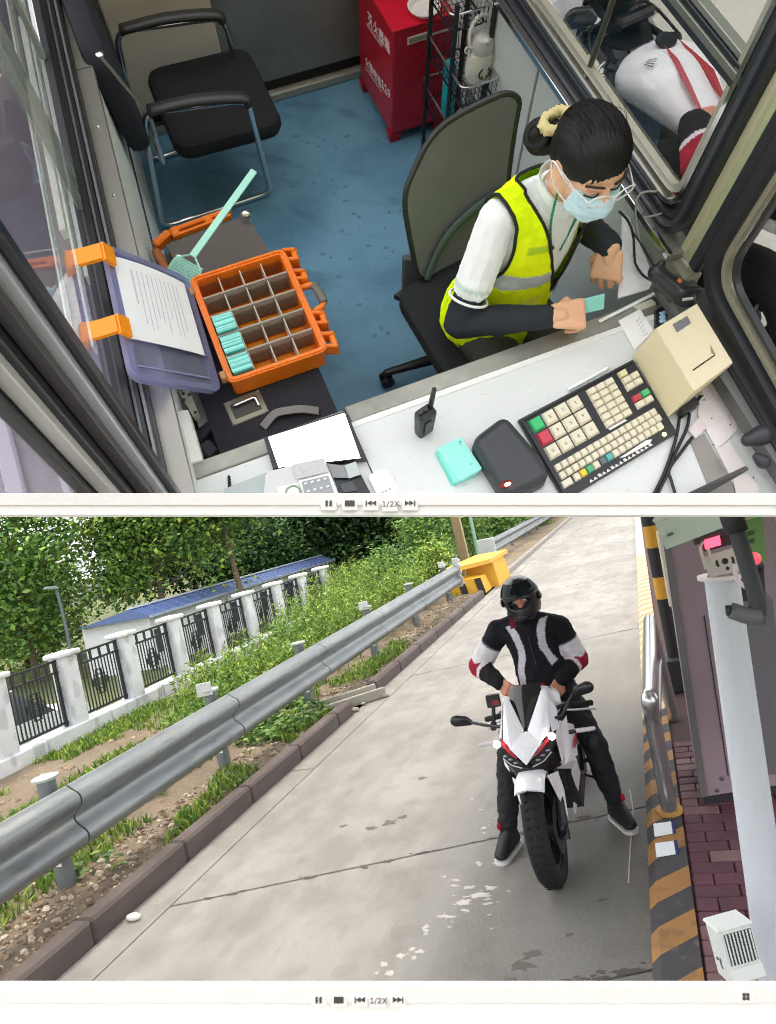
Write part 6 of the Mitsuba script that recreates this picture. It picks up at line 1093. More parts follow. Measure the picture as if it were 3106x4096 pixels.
# island paving: brick pavers one by one
M("joint_sand", P("#4a3638", 0.9) and "#4a3a3a", 0.95)
add("island_base", bx(-0.145, 3.5, 1.5, 60, -0.05, 0.128), "joint_sand", kind="structure")
labels["island_pavement"] = {"label": "dark red brick paving of the toll island", "kind": "structure"}
def pr_brick(c1, c2): return mikit.proc(lambda p, n, uv: mix(lin(c1), lin(c2), fbm(p.x * 12, p.y * 12, p.z * 5, 4)))
for nm, a, b in (("brick_a", "#553340", "#68424a"), ("brick_b", "#4e2e39", "#5f3b45"), ("brick_c", "#6d4b50", "#7f6463")): M(nm, pr_brick(a, b), 0.7)
for iy, y in enumerate(np.arange(2.35, 5.6, 0.108)):
    if iy % 2: add("brick", box((0.095, 0.099, 0.03), (-0.087, y + 0.05, 0.127 + 0.004 * rng.random()), bev=0.006), ("brick_a", "brick_b", "brick_c")[rng.integers(3)], "island_pavement")
    for ix, x in enumerate(np.arange(-0.135 + (0.10 if iy % 2 else 0), 1.1, 0.208)):
        edge = x < 0.0; add("brick", box((0.199, 0.099, 0.03), (x + 0.1 if x > -0.1 else x + 0.10, y + 0.05, 0.127 + 0.004 * rng.random()), RZ(rng.normal() * 0.8) @ RX(rng.normal() * 0.7), bev=0.006), ("brick_c" if edge and rng.random() < 0.5 else ("brick_a", "brick_b")[rng.integers(2)]), "island_pavement")

# handrail, barrier post, toll machine, camera pole
k = thing("handrail", "steel handrail loop bending along the striped kerb", "handrail")
hr = fillet([(-0.205, 4.52, 0.15), (-0.195, 4.50, 0.86), (-0.19, 4.02, 0.99), (-0.165, 4.0, 1.0), (-0.12, 6.05, 1.0), (-0.10, 6.15, 0.5), (-0.10, 6.15, 0.15)], 0.05, 6)
hr = fillet([(-0.205, 4.52, 0.15), (-0.185, 4.42, 0.80), (-0.165, 4.02, 0.97), (-0.12, 6.05, 1.0), (-0.10, 6.20, 0.15)], 0.10, 7)
add("pipe", tube(hr, 0.046, 14), P("#c3c4c6", 0.22, 0.85), k, True)
add("lower_pipe", tube(fillet([(-0.185, 4.50, 0.62), (-0.12, 5.9, 0.66), (-0.105, 6.12, 0.66)], 0.04, 4), 0.022, 12), P("#6b6668", 0.3, 0.8), k, True)
add("post_sleeve", cyl((-0.207, 4.54, 0.152), (-0.196, 4.50, 0.55), 0.045, 16), P("#7f7470", 0.35, 0.6), k, 40)
add("base_flange", cyl((-0.207, 4.54, 0.150), (-0.207, 4.54, 0.175), 0.075, 18), P("#b98a45", 0.6), k, 40)
k = thing("barrier_post", "black and yellow striped post at the far side of the toll machine", "post")
for i, (z0, z1) in enumerate(((0.15, 0.95), (0.95, 1.15), (1.15, 1.42), (1.42, 1.62), (1.62, 1.86), (1.86, 2.1))):
    add("band", cyl((0.0 + 0.02 * (z0 - 0.15), 7.1, z0), (0.0 + 0.02 * (z1 - 0.15), 7.1, z1), 0.062, 16), ("#1f1e22", "#c99026")[i % 2] and P(("#1f1e22", "#d19a2e")[i % 2], 0.5), k, 40)
add("foot", hullp([(x, y, z) for x, y in ((-0.10, 6.9), (0.16, 6.9), (-0.10, 7.3), (0.16, 7.3)) for z in (0.15, 0.42)]), P("#24252b", 0.6), k)
add("side_rail", cyl((0.065, 6.4, 1.0), (0.085, 6.4, 1.62), 0.022, 10), P("#cfcbb2", 0.4), k, 40)
k = thing("toll_machine", "tall greyish mauve toll machine cabinet on the island, lit pink near its top", "cabinet")
CB = P("#938189", 0.5)
add("body", hullp([(-0.012, 4.60, 0.20), (0.60, 4.72, 0.20), (0.085, 4.60, 1.80), (0.70, 4.72, 1.80), (-0.012, 5.25, 0.20), (0.60, 5.37, 0.20), (0.085, 5.25, 1.80), (0.70, 5.37, 1.80)]), CB, k)
add("edge_strip", hullp([(-0.020, 4.592, 0.20), (0.020, 4.595, 0.20), (0.077, 4.592, 1.80), (0.115, 4.595, 1.80), (-0.020, 4.61, 0.20), (0.02, 4.61, 0.20), (0.077, 4.61, 1.8), (0.115, 4.61, 1.8)]), P("#6d6a6b", 0.45, 0.2), k)
add("plinth", hullp([(-0.01, 4.62, 0.14), (0.6, 4.74, 0.14), (-0.01, 4.62, 0.202), (0.6, 4.74, 0.202), (-0.01, 5.2, 0.14), (0.6, 5.3, 0.202)]), P("#2b292b", 0.7), k)
add("door_gap", hullp([(0.150, 4.626, 0.30), (0.156, 4.627, 0.30), (0.205, 4.621, 1.25), (0.211, 4.622, 1.25), (0.150, 4.633, 0.30), (0.156, 4.634, 0.30), (0.205, 4.63, 1.25), (0.211, 4.63, 1.25)]), P("#2e2b2c", 0.6), k)
for x, y, z in ((0.115, 4.618, 0.29), (0.075, 4.612, 0.225)): add("bolt", ball((x, y, z), 0.012, 1, (1, 0.5, 1)), P("#5c5458", 0.4, 0.4), k)
k = thing("camera_pole", "thick white pole with a flange and slotted bracket carrying the lane camera", "pole")
pb, ptp = V(0.118, 3.03, 0.13), V(0.226, 3.05, 1.705); ax = (ptp - pb) / np.linalg.norm(ptp - pb)
add("pole", cyl(pb, ptp, 0.070, 32, 0.062), P("#c3c9d1", 0.35), k, 40)
add("flange", cyl(ptp, ptp + ax * 0.014, 0.086, 32), P("#d8d6d2", 0.4), k, 40)
add("bracket", hullp([ptp + ax * 0.014 + V(a, b, c) for a, b, c in ((-0.055, -0.03, 0), (0.07, -0.03, 0), (-0.045, 0.03, 0), (0.07, 0.03, 0), (-0.035, -0.03, 0.035), (0.065, -0.03, 0.05))]), P("#a9a6a0", 0.4, 0.2), k)
bp_ = onto(ptp + ax * 0.055 + V(0.005, -0.045, 0), (1, 0.1, 0.05), (0, 0.1, 1))
sl_ = sg.Polygon(fillet([(-0.055, -0.035, 0), (0.07, -0.035, 0), (0.075, 0.055, 0), (-0.06, 0.045, 0)], 0.012, 4, True)[:, :2])
arc = lambda r0, r1, a0, a1: sg.Polygon([(r0 * math.cos(a), r0 * math.sin(a)) for a in np.linspace(a0, a1, 9)] + [(r1 * math.cos(a), r1 * math.sin(a)) for a in np.linspace(a1, a0, 9)])
slots = shapely.union_all([arc(0.024, 0.034, math.radians(a), math.radians(a + 50)) for a in (160, 330)] + [sg.Point(0, 0).buffer(0.012), sg.Point(0.002, -0.028).buffer(0.007)])
add("slotted_plate", ext(sl_.difference(shapely.affinity.translate(slots, 0.012, 0.012)), 0.005, bp_), P("#b4b0a8", 0.4, 0.2), k)
add("plate_back", ext(sl_.buffer(-0.006), 0.003, bp_ @ mat4(t=(0, 0, -0.012))), P("#45464a", 0.6), k)
add("side_clip", tube(fillet([ptp + V(-0.05, -0.05, 0.05), ptp + V(-0.055, -0.05, 0.14), ptp + V(-0.03, -0.05, 0.16), ptp + V(-0.025, -0.05, 0.06)], 0.012, 3), 0.006, 8), P("#b9b7b2", 0.35, 0.3), k, True)
k = thing("lane_camera", "pale greenish camera housing mounted on the white pole, cut by the top edge", "camera")
add("housing", hullp([(0.0319,2.95,1.968), (0.0468,2.95,1.959), (0.0503,2.95,1.86), (0.2585,2.95,1.902), (0.2947,2.95,1.979), (0.0515,2.95,2.065)] + [V(q) + (0.10, 0.55, 0.06) for q in [(0.0468,2.95,1.959), (0.0503,2.95,1.86), (0.2585,2.95,1.902), (0.2947,2.95,1.979), (0.0515,2.95,2.065)]]), P("#bccabd", 0.4), k, label="pale green white housing of the lane camera")
add("visor", hullp([(0.0249,2.94,1.976), (0.0312,2.94,1.966), (0.1351,2.94,1.989), (0.1449,2.94,2.01), (0.0429,2.94,1.996)]), P("#c8cfc4", 0.4), k)
add("slot", hullp([V(q) - (0, 0.012, 0) for q in [(0.0659,2.94,1.917), (0.0875,2.94,1.921), (0.0881,2.94,1.912), (0.0663,2.94,1.908)]] + [V(q) + (0, 0.03, 0) for q in [(0.0659,2.94,1.917), (0.0875,2.94,1.921), (0.0881,2.94,1.912), (0.0663,2.94,1.908)]]), P("#5c6660", 0.5), k)
add("mount", hullp([(0.1572,3,1.873), (0.2617,3,1.891), (0.263,3,1.871), (0.1553,3,1.85)] + [V(q) + (0, 0.1, 0) for q in [(0.1572,3,1.873), (0.2617,3,1.891), (0.263,3,1.871), (0.1553,3,1.85)]]), P("#3a3136", 0.5), k)
k = thing("red_light", "small glowing red signal light between the camera housing and the slotted bracket", "signal light")
kk = add("lens", hullp([(0.1904,2.99,1.865), (0.246,2.99,1.872), (0.2445,2.99,1.837), (0.1889,2.99,1.83)] + [V(q) + (0, 0.03, 0) for q in [(0.1904,2.99,1.865), (0.246,2.99,1.872), (0.2445,2.99,1.837), (0.1889,2.99,1.83)]]), P("#f0506a", 0.4), k)
scene[kk]["emitter"] = {"type": "area", "radiance": {"type": "rgb", "value": [0.38, 0.025, 0.045]}}
add("case", hullp([(0.1846,3.04,1.87), (0.2972,3.04,1.884), (0.2912,3.04,1.826), (0.185,3.04,1.816)] + [V(q) + (0, 0.08, 0) for q in [(0.1846,3.04,1.87), (0.2972,3.04,1.884), (0.2912,3.04,1.826), (0.185,3.04,1.816)]]), P("#2b1f24", 0.5), k)
k = thing("grey_conduit", "dark grey bent conduit pipe hanging in front of the white pole", "conduit")
add("pipe", tube(fillet([(0.2684,2.6,2.049), (0.2622,2.6,1.959), (0.2741,2.6,1.819), (0.2825,2.6,1.686), (0.273,2.6,1.637), (0.24,2.6,1.644), (0.2114,2.6,1.664)], 0.05, 5), 0.026, 14), P("#3c4047", 0.5), k, True)
add("coupling", tube([(0.2633,2.6,2.035), (0.261,2.6,1.964), (0.2657,2.6,1.917)], 0.036, 14), P("#272b33", 0.5), k, True)
add("elbow", tube(fillet([(0.1978,2.59,1.672), (0.2271,2.59,1.656), (0.2697,2.59,1.639), (0.2883,2.59,1.641)], 0.03, 4), 0.027, 14), P("#67696e", 0.5), k, True)
add("end_cap", tube([(0.1838,2.585,1.675), (0.1983,2.585,1.673)], 0.017, 14), P("#2f3a3d", 0.5), k, True)
k = thing("cable_loop", "pink white cable loop hanging between the white pole and the conduit", "cable")
add("cable", tube(curve([(0.2688,2.9,1.771), (0.2637,2.9,1.732), (0.2748,2.9,1.696), (0.297,2.9,1.678)], 6), 0.008, 8), P("#e0cdd6", 0.4), k, True)
k = thing("speaker_box", "white speaker box with a black slotted grille at the foot of the pole", "speaker")
SB = mat4(RZ(24) @ RX(-6), V((-0.0092,2.78,0.4401)))
sb_ = lambda m: laid(m, SB)
add("body", sb_(box((0.125, 0.10, 0.185), bev=0.008)), P("#ccd1ce", 0.4), k)
add("top_hood", sb_(box((0.133, 0.108, 0.012), (0, 0, 0.096), bev=0.004)), P("#dde1de", 0.4), k)
add("grille", sb_(box((0.100, 0.004, 0.105), (0.004, -0.0505, 0.028))), P("#2f3735", 0.6), k)
for x in np.linspace(-0.040, 0.048, 8): add("slat", sb_(box((0.0052, 0.007, 0.105), (x, -0.053, 0.028), bev=0.0015)), P("#cfd4d1", 0.4), k)
add("lower_lip", sb_(hullp([(x, y, z) for x in (-0.055, 0.06) for y, z in ((-0.05, -0.03), (-0.05, -0.085), (-0.066, -0.075), (-0.058, -0.034))])), P("#d3d8d5", 0.4), k)
add("foot", sb_(box((0.07, 0.06, 0.14), (0.0, 0.0, -0.15), bev=0.004)), P("#b9bebb", 0.4), k)
add("screw", sb_(ball((-0.0635, 0.01, -0.02), 0.006, 1)), P("#6d6c60", 0.4), k)
add("latch", sb_(tube([(-0.0635, -0.012, -0.01), (-0.0645, -0.010, -0.03), (-0.0635, -0.014, -0.045)], 0.003, 6)), P("#6d6c68", 0.4), k)
k = thing("green_sign", "green sign board with dark strokes at the right edge behind the conduit", "sign")
g_ = [V(q) for q in [(0.356,3.6,1.846), (0.4859,3.6,1.862), (0.4589,3.6,1.658), (0.3817,3.6,1.651)]]
add("board", hullp(g_ + [q + (0, 0.02, 0) for q in g_]), P("#5f8a4c", 0.6), k)
add("dark_stroke", [hullp([V(q) - (0, 0.004, 0) for q in s_] + [V(q) for q in s_]) for s_ in ([(0.4047,3.6,1.802), (0.4365,3.6,1.802), (0.4363,3.6,1.785), (0.4038,3.6,1.781)], [(0.4042,3.6,1.766), (0.43,3.6,1.769), (0.4291,3.6,1.748), (0.4033,3.6,1.746)])], P("#2a4a2c", 0.5), k)
k = thing("red_lamp", "round red lamp at the right edge under the green sign", "lamp")
kk = add("lens", ball((0.3893,3.4,1.706), 0.028, 2), P("#e02530", 0.3), k); scene[kk]["emitter"] = {"type": "area", "radiance": {"type": "rgb", "value": [0.45, 0.015, 0.02]}}
add("holder", ball((0.3906,3.42,1.674), 0.035, 2), P("#1b1f30", 0.5), k)
k = thing("dark_casing", "dark casing of the toll lane equipment behind the pole at the right edge", "equipment case")
add("case", hullp([(0.36,3.9,1.615), (0.4868,3.9,1.63), (0.4602,3.9,1.423), (0.3536,3.9,1.44)] + [V(q) + (0, 0.3, 0) for q in [(0.36,3.9,1.615), (0.4868,3.9,1.63), (0.4602,3.9,1.423), (0.3536,3.9,1.44)]]), P("#23242c", 0.6), k)
add("lower_panel", hullp([(0.3401,3.9,1.442), (0.4894,3.9,1.433), (0.4198,3.9,0.5804), (0.2513,3.9,0.5951)] + [V(q) + (0, 0.3, 0) for q in [(0.3401,3.9,1.442), (0.4894,3.9,1.433), (0.4198,3.9,0.5804), (0.2513,3.9,0.5951)]]), P("#5d5a60", 0.6), k)


# ---------------------------------------------------------------- motorcycles and riders
M("bike_white", "#e6e6ea", 0.22, coat=0.8); M("bike_red", "#a8182c", 0.28, coat=0.6); M("bike_black", "#141519", 0.32, coat=0.3); M("tyre", mikit.proc(lambda p, n, uv: mix(lin("#0f0f11"), lin("#1b1b1d"), noise(p.x * 80, p.y * 80, p.z * 80))), 0.8)
def motorcycle(F, label, mirrors, group=None, bw=1.0):
    """F maps the bike's own frame (x across, y back from the front axle, z up) to the scene"""
    k = thing("motorcycle", label, "motorcycle", group)
    A = lambda name, m, mat, par=None, sm=False, **kw: add(name, laid(tm(m), F), mat, par or k, sm, **kw)
    def both(f): return [f(-1), f(1)]
    for nm, d, r, w in (("front_wheel", 0.0, 0.30, 0.062), ("rear_wheel", 1.42, 0.305, 0.085)):
        prof = [(r - 0.095, -w * 0.75), (r - 0.06, -w * 0.98), (r - 0.03, -w * 0.92), (r - 0.008, -w * 0.55), (r, 0), (r - 0.008, w * 0.55), (r - 0.03, w * 0.92), (r - 0.06, w * 0.98), (r - 0.095, w * 0.75)]
        wk = A(nm, lathe(prof, 48, (0, d, 0.30), RY(90)), "tyre", None, 50)
        A("rim", lathe([(r - 0.12, -w * 0.6), (r - 0.09, -w * 0.7), (r - 0.09, w * 0.7), (r - 0.12, w * 0.6), (r - 0.12, -w * 0.6)], 40, (0, d, 0.30), RY(90)), P("#1b1c20", 0.35, 0.3), wk, 40)
        A("hub", cyl((-0.07, d, 0.30), (0.07, d, 0.30), 0.035, 16), P("#3a3b40", 0.4, 0.4), wk, 40)
        for j in range(5):
            a = j * 72 + 18; A("spoke", bar((0, d + 0.03 * math.cos(math.radians(a)), 0.30 + 0.03 * math.sin(math.radians(a))), (0, d + (r - 0.10) * math.cos(math.radians(a)), 0.30 + (r - 0.10) * math.sin(math.radians(a))), 0.03, 0.035, up=(1, 0, 0)), P("#1b1c20", 0.35, 0.3), wk)
        for s in ((-1, 1) if d == 0 else (-1,)): A("brake_disc", lathe([(0.06, -0.002), (0.13, -0.002), (0.13, 0.002), (0.06, 0.002), (0.06, -0.002)], 36, (s * 0.078, d, 0.30), RY(90)), P("#3b3c40", 0.4, 0.5), wk, 40)
        if d == 0:
            tr = []
            for j in range(40):
                a = math.radians(j * 9)
                for s in (-1, 1): tr.append(box((0.030, 0.006, 0.004), (s * 0.022, d + (r - 0.002) * math.cos(a), 0.30 + (r - 0.002) * math.sin(a)), RX(math.degrees(a) + 90) @ RZ(s * 28)))
            A("tread_groove", tr, P("#0d0d0e", 0.9), wk, kind="stuff")
    for s in (-1, 1):
        A("fork_leg", [cyl((s * 0.098, -0.01, 0.24), (s * 0.095, 0.17, 0.56), 0.031, 16), cyl((s * 0.095, 0.17, 0.56), (s * 0.09, 0.30, 0.80), 0.024, 14), hullp(np.vstack([ell((s * 0.098, 0.0, 0.30), (0.025, 0.05, 0.05), sub=1)]))], P("#1a1d26", 0.3, 0.4), None, 40)
        A("brake_caliper", hullp(np.vstack([ell((s * 0.09, 0.09, 0.33), (0.03, 0.04, 0.06), sub=1)])), P("#26272b", 0.35, 0.4), None, 40)
    # front mudguard
    a = np.radians(np.linspace(60, 150, 12)); arcp = [(0, -0.335 * math.cos(t), 0.30 + 0.335 * math.sin(t)) for t in a]
    fv = np.vstack([[(x, p[1] * sc, 0.30 + (p[2] - 0.30) * sc) for x, sc in ((-0.085, 0.93), (-0.07, 0.99), (-0.035, 1.03), (0, 1.045), (0.035, 1.03), (0.07, 0.99), (0.085, 0.93), (0.075, 0.95), (0.0, 1.02), (-0.075, 0.95))] for p in arcp]); n = 10; f = []
    for i in range(len(a) - 1):
        for j in range(n): f += [[i * n + j, i * n + (j + 1) % n, (i + 1) * n + (j + 1) % n], [i * n + j, (i + 1) * n + (j + 1) % n, (i + 1) * n + j]]
    A("mudguard", trimesh.Trimesh(fv, f, process=False), "bike_white", None, 45)
    for s in (-1, 1): A("mudguard_leg", hullp([(s * x, y, z) for x, y, z in ((0.088, 0.0, 0.60), (0.135, 0.10, 0.58), (0.095, 0.16, 0.44), (0.115, 0.12, 0.31), (0.125, 0.10, 0.31), (0.135, 0.14, 0.45), (0.10, 0.02, 0.56))]), P("#dcd8dc", 0.25, 0, 0.6), None, 30)
    # nose
    A("beak", [hullp([(0, -0.05, 0.690), (-0.085, 0.02, 0.765), (0.085, 0.02, 0.765), (0, 0.0, 0.765), (-0.10, 0.10, 0.80), (0, 0.155, 0.812), (0, 0.03, 0.68), (-0.08, 0.1, 0.72)]), hullp([(0, -0.05, 0.690), (0.085, 0.02, 0.765), (0, 0.0, 0.765), (0.10, 0.10, 0.80), (0, 0.155, 0.812), (0, 0.03, 0.68), (0.08, 0.1, 0.72)])], "bike_white", None, 25)
    for s in (-1, 1):
        A("fin", hullp([(s * x, y, z) for x, y, z in ((0.085, 0.03, 0.772), (0.055, 0.10, 0.805), (0.010, 0.16, 0.815), (0.07, 0.22, 0.845), (0.105, 0.37, 0.975), (0.135, 0.37, 0.968), (0.150, 0.26, 0.84), (0.135, 0.12, 0.79))]), "bike_white", None, 25)
        A("fin_side", hullp([(s * x, y, z) for x, y, z in ((0.150, 0.14, 0.79), (0.135, 0.33, 0.955), (0.172, 0.36, 0.86), (0.178, 0.22, 0.78), (0.15, 0.35, 0.78))]), P("#dcdce4", 0.22, 0, 0.7), None, 25)
        A("red_line", hullp([(s * x, y, z) for x, y, z in ((0.090, 0.012, 0.752), (0.138, 0.085, 0.780), (0.148, 0.10, 0.774), (0.098, 0.018, 0.743), (0.145, 0.14, 0.80), (0.150, 0.14, 0.795), (0.05, -0.010, 0.724), (0.055, -0.01, 0.719))]), "bike_red", None, 30)
        hl = A("headlight", hullp([(s * x, y, z) for x, y, z in ((0.018, -0.032, 0.694), (0.045, -0.018, 0.668), (0.135, 0.035, 0.705), (0.168, 0.075, 0.765), (0.150, 0.055, 0.775), (0.085, 0.008, 0.735), (0.1, 0.12, 0.70))]), "bike_black", None, 30)
        for t in (0.25, 0.5, 0.75):
            c = V(0.035, -0.026, 0.690) * (1 - t) + V(0.150, 0.050, 0.752) * t; A("reflector", ball((s * c[0], c[1] - 0.006, c[2] - 0.008), 0.010, 2, (1.5, 0.6, 0.7)), P("#8f9094", 0.15, 0.8), hl, True)
        A("lamp_trim", tube([(s * 0.03, -0.036, 0.672), (s * 0.09, -0.002, 0.682), (s * 0.14, 0.036, 0.715)], 0.004, 6), P("#c2c3c6", 0.25, 0.5), hl, True)
        lk = fresh(f"{k}__position_lamp"); m_ = laid(ball((s * 0.160, 0.052, 0.795), 0.022, 2, (1, 0.6, 1)), F)
        if FR["m"] is not None: m_.apply_transform(FR["m"])
        scene[lk] = mikit.ply(m_, P("#f4f4f4", 0.3), smooth=True, emitter={"type": "area", "radiance": {"type": "rgb", "value": [2.2, 2.2, 2.1]}})
    A("chin", hullp([(-0.145, 0.06, 0.70), (0.145, 0.06, 0.70), (0, -0.03, 0.665), (-0.06, 0.01, 0.605), (0.06, 0.01, 0.605), (-0.15, 0.18, 0.58), (0.15, 0.18, 0.58), (0, 0.2, 0.70)]), "bike_black", None, 30)
    A("screen_surround", hullp([(0, 0.165, 0.806), (-0.085, 0.27, 0.86), (0.085, 0.27, 0.86), (-0.10, 0.36, 0.93), (0.10, 0.36, 0.93), (0, 0.40, 0.80), (0, 0.2, 0.84)]), "bike_black", None, 30)
    def scr(u, v):
        a = (u - 0.5) * 2; w = 0.018 + 0.085 * np.minimum(1, v * 1.6) * (1 - 0.22 * np.clip(v - 0.6, 0, 1)); x = a * w; y = 0.170 + 0.25 * v + 0.05 * a * a * np.minimum(1, v * 2); z = 0.828 + 0.185 * v ** 0.9 - 0.012 * a * a; return np.column_stack([x, y, z])
    A("windscreen", grid(12, 14, scr), "dark_gloss", None, True)
    for s in (-1, 1):
        A("fairing", hullp([(s * x, y, z) for x, y, z in ((0.165, 0.13, 0.77), (0.178, 0.30, 0.80), (0.225, 0.50, 0.70), (0.215, 0.42, 0.54), (0.150, 0.20, 0.57), (0.17, 0.55, 0.6))]), P("#dedbe0", 0.25, 0, 0.6), None, 25)
        A("fairing_edge", hullp([(s * x, y, z) for x, y, z in ((0.19, 0.27, 0.79), (0.215, 0.38, 0.80), (0.205, 0.28, 0.60), (0.165, 0.20, 0.57), (0.195, 0.24, 0.60))]), "bike_white", None, 30)
        A("fairing_red", hullp([(s * x, y, z) for x, y, z in ((0.226, 0.47, 0.66), (0.228, 0.44, 0.62), (0.222, 0.35, 0.605), (0.229, 0.50, 0.655), (0.215, 0.33, 0.62))]), "bike_red", None)
        A("wing", hullp([(s * x, y, z) for x, y, z in ((0.150, 0.20, 0.575), (0.09, 0.17, 0.575), (0.205, 0.40, 0.52), (0.20, 0.36, 0.585), (0.165, 0.40, 0.47), (0.12, 0.2, 0.555))]), P("#d9d2d8", 0.25, 0, 0.6), None, 25)
        A("lower_blade", hullp([(s * x, y, z) for x, y, z in ((0.205, 0.40, 0.53), (0.165, 0.40, 0.50), (0.175, 0.48, 0.36), (0.155, 0.46, 0.37), (0.085, 0.50, 0.145), (0.10, 0.53, 0.15), (0.19, 0.5, 0.40))]), P("#d5ced6", 0.25, 0, 0.6), None, 25)
        A("footpeg", [cyl((s * 0.16, 0.88, 0.33), (s * 0.30, 0.88, 0.34), 0.014, 8), hullp([(s * 0.15, 0.8, 0.30), (s * 0.17, 0.8, 0.30), (s * 0.15, 0.95, 0.42), (s * 0.17, 0.95, 0.42)])], P("#2a2b30", 0.4, 0.3))
    A("engine", hullp([(x, y, z) for x in (-0.15, 0.15) for y, z in ((0.40, 0.30), (0.42, 0.62), (0.95, 0.60), (0.95, 0.22), (0.55, 0.17))]), P("#15161a", 0.5))
    A("radiator", box((0.24, 0.03, 0.22), (0, 0.37, 0.48), RX(-12)), P("#1d1e22", 0.5), None)
    A("radiator_fin", [box((0.23, 0.004, 0.003), (0, 0.352 - (z - 0.48) * 0.2, z)) for z in np.linspace(0.39, 0.57, 14)], P("#34353a", 0.4, 0.4), None, kind="stuff")
    A("tank", hullp(np.vstack([ell((0, 0.70, 0.84), (0.155, 0.13, 0.075)), ell((0, 0.62, 0.80), (0.165, 0.10, 0.08)), ell((0, 0.92, 0.79), (0.085, 0.05, 0.05))])), "bike_white", None, 40)
    for s in (-1, 1):
        A("tank_stripe", hullp([(s * x, y, z) for x, y, z in ((0.030, 0.64, 0.921), (0.040, 0.72, 0.919), (0.062, 0.80, 0.903), (0.055, 0.92, 0.853), (0.045, 0.92, 0.853), (0.045, 0.80, 0.908), (0.032, 0.72, 0.922))]), "bike_red", None)
        wing = [ext(sg.Polygon([(0, 0.006 * i), (0.030 - 0.004 * i, 0.012 + 0.008 * i), (0.032 - 0.004 * i, 0.016 + 0.008 * i), (0.002, 0.004 + 0.006 * i)]), 0.002) for i in range(4)]
        A("emblem", [laid(m, onto((s * 0.118, 0.66, 0.895), (0, 1, 0), (-s * 0.8, 0, 0.6))) for m in wing], P("#5b5760", 0.4))
    A("fuel_cap", cyl((0, 0.62, 0.905), (0, 0.62, 0.918), 0.035, 20), P("#2a2b2f", 0.35, 0.4), None, 40)
    A("seat", hullp(np.vstack([ell((0, 1.00, 0.775), (0.12, 0.08, 0.035)), ell((0, 1.22, 0.79), (0.13, 0.10, 0.04)), ell((0, 1.42, 0.87), (0.09, 0.08, 0.03))])), P("#17171a", 0.75), None, 40)
    A("tail", hullp(np.vstack([ell((0, 1.30, 0.78), (0.12, 0.08, 0.05), sub=1), ell((0, 1.62, 0.87), (0.05, 0.06, 0.03), sub=1)])), "bike_white", None, 40)
    A("swing_arm", [bar((s * 0.11, 0.92, 0.36), (s * 0.12, 1.42, 0.30), 0.03, 0.05) for s in (-1, 1)], P("#2a2b30", 0.4, 0.4))
    A("dash", box((0.16, 0.04, 0.09), (0, 0.44, 0.875), RX(-40), bev=0.012), P("#1b1c20", 0.35))
    A("steering_yoke", hullp([(-0.11, 0.42, 0.80), (0.11, 0.42, 0.80), (-0.06, 0.52, 0.83), (0.06, 0.52, 0.83), (-0.11, 0.42, 0.83), (0.11, 0.42, 0.83)]), P("#2b2c31", 0.35, 0.5))
    for s, (mx, my, mz, rl) in zip((-1, 1), mirrors):
        hb = A("handlebar", tube(fillet([(s * 0.10, 0.44, 0.815), (s * 0.17 * bw, 0.52, 0.82), (s * 0.33 * bw, 0.64, 0.775)], 0.03, 4), 0.012, 10), P("#1e1f23", 0.35, 0.3), None, True)
        A("grip", tube([(s * 0.23 * bw, 0.565, 0.803), (s * 0.345 * bw, 0.652, 0.770)], 0.018, 12), P("#141416", 0.8), hb, True)
        A("lever", tube(fillet([(s * 0.19 * bw, 0.50, 0.80), (s * 0.23 * bw, 0.50, 0.79), (s * 0.36 * bw, 0.585, 0.752)], 0.02, 4), 0.007, 8), "alu", hb, True)
        A("lever_ball", ball((s * 0.362 * bw, 0.587, 0.751), 0.010, 1), "alu", hb)
        A("switch_box", box((0.05, 0.045, 0.05), (s * 0.205 * bw, 0.545, 0.812), RZ(s * 37), bev=0.01), "bike_black", hb)
        mk_ = A("mirror", hullp(np.vstack([put(ell((0, 0, 0), r_, None, 2), c_, None).vertices if False else ell(V(mx, my, mz) + RY(rl) @ V(c_), r_, None, 2) for c_, r_ in (((s * 0.035, 0.0, 0.008), (0.040, 0.020, 0.036)), ((-s * 0.045, 0.01, -0.004), (0.022, 0.014, 0.020)), ((s * 0.005, 0, 0.018), (0.05, 0.018, 0.02)))])), "bike_black", None, 40)
        A("mirror_stalk", tube(fillet([(s * 0.155, 0.26, 0.83), (s * 0.20, 0.28, 0.825), (mx - s * 0.06, my, mz - 0.012)], 0.03, 4), 0.010, 8), "bike_black", mk_, True)
        A("turn_signal", hullp(np.vstack([ell((s * 0.245 * bw, 0.36, 0.705), (0.018, 0.014, 0.014), sub=1), ell((s * 0.345 * bw, 0.37, 0.70), (0.022, 0.014, 0.013), sub=1)])), P("#c9c4c2", 0.3), None, 40)
        A("signal_stem", tube([(s * 0.17, 0.33, 0.71), (s * 0.255 * bw, 0.36, 0.705)], 0.012, 8), "bike_black", None, True)
    A("clutch_cable", [tube(curve([(-0.19, 0.52, 0.80), (-0.12, 0.38, 0.86), (0.0, 0.40, 0.84), (0.06, 0.45, 0.72)], 5), 0.005, 6), tube(curve([(0.19, 0.52, 0.80), (0.14, 0.40, 0.86), (0.03, 0.42, 0.84), (-0.03, 0.5, 0.72)], 5), 0.005, 6)], P("#141416", 0.5), None, True)
    A("kickstand", tube([(0.16, 0.85, 0.25), (0.24, 0.90, 0.19)], 0.010, 8), P("#2a2b30", 0.4, 0.4), None, True)
    return k
scene["smoked"] = {"type": "principledthin", "base_color": rgb("#1a2226"), "roughness": 0.06, "spec_trans": 0.35, "diff_trans": 0.2, "eta": 1.5}

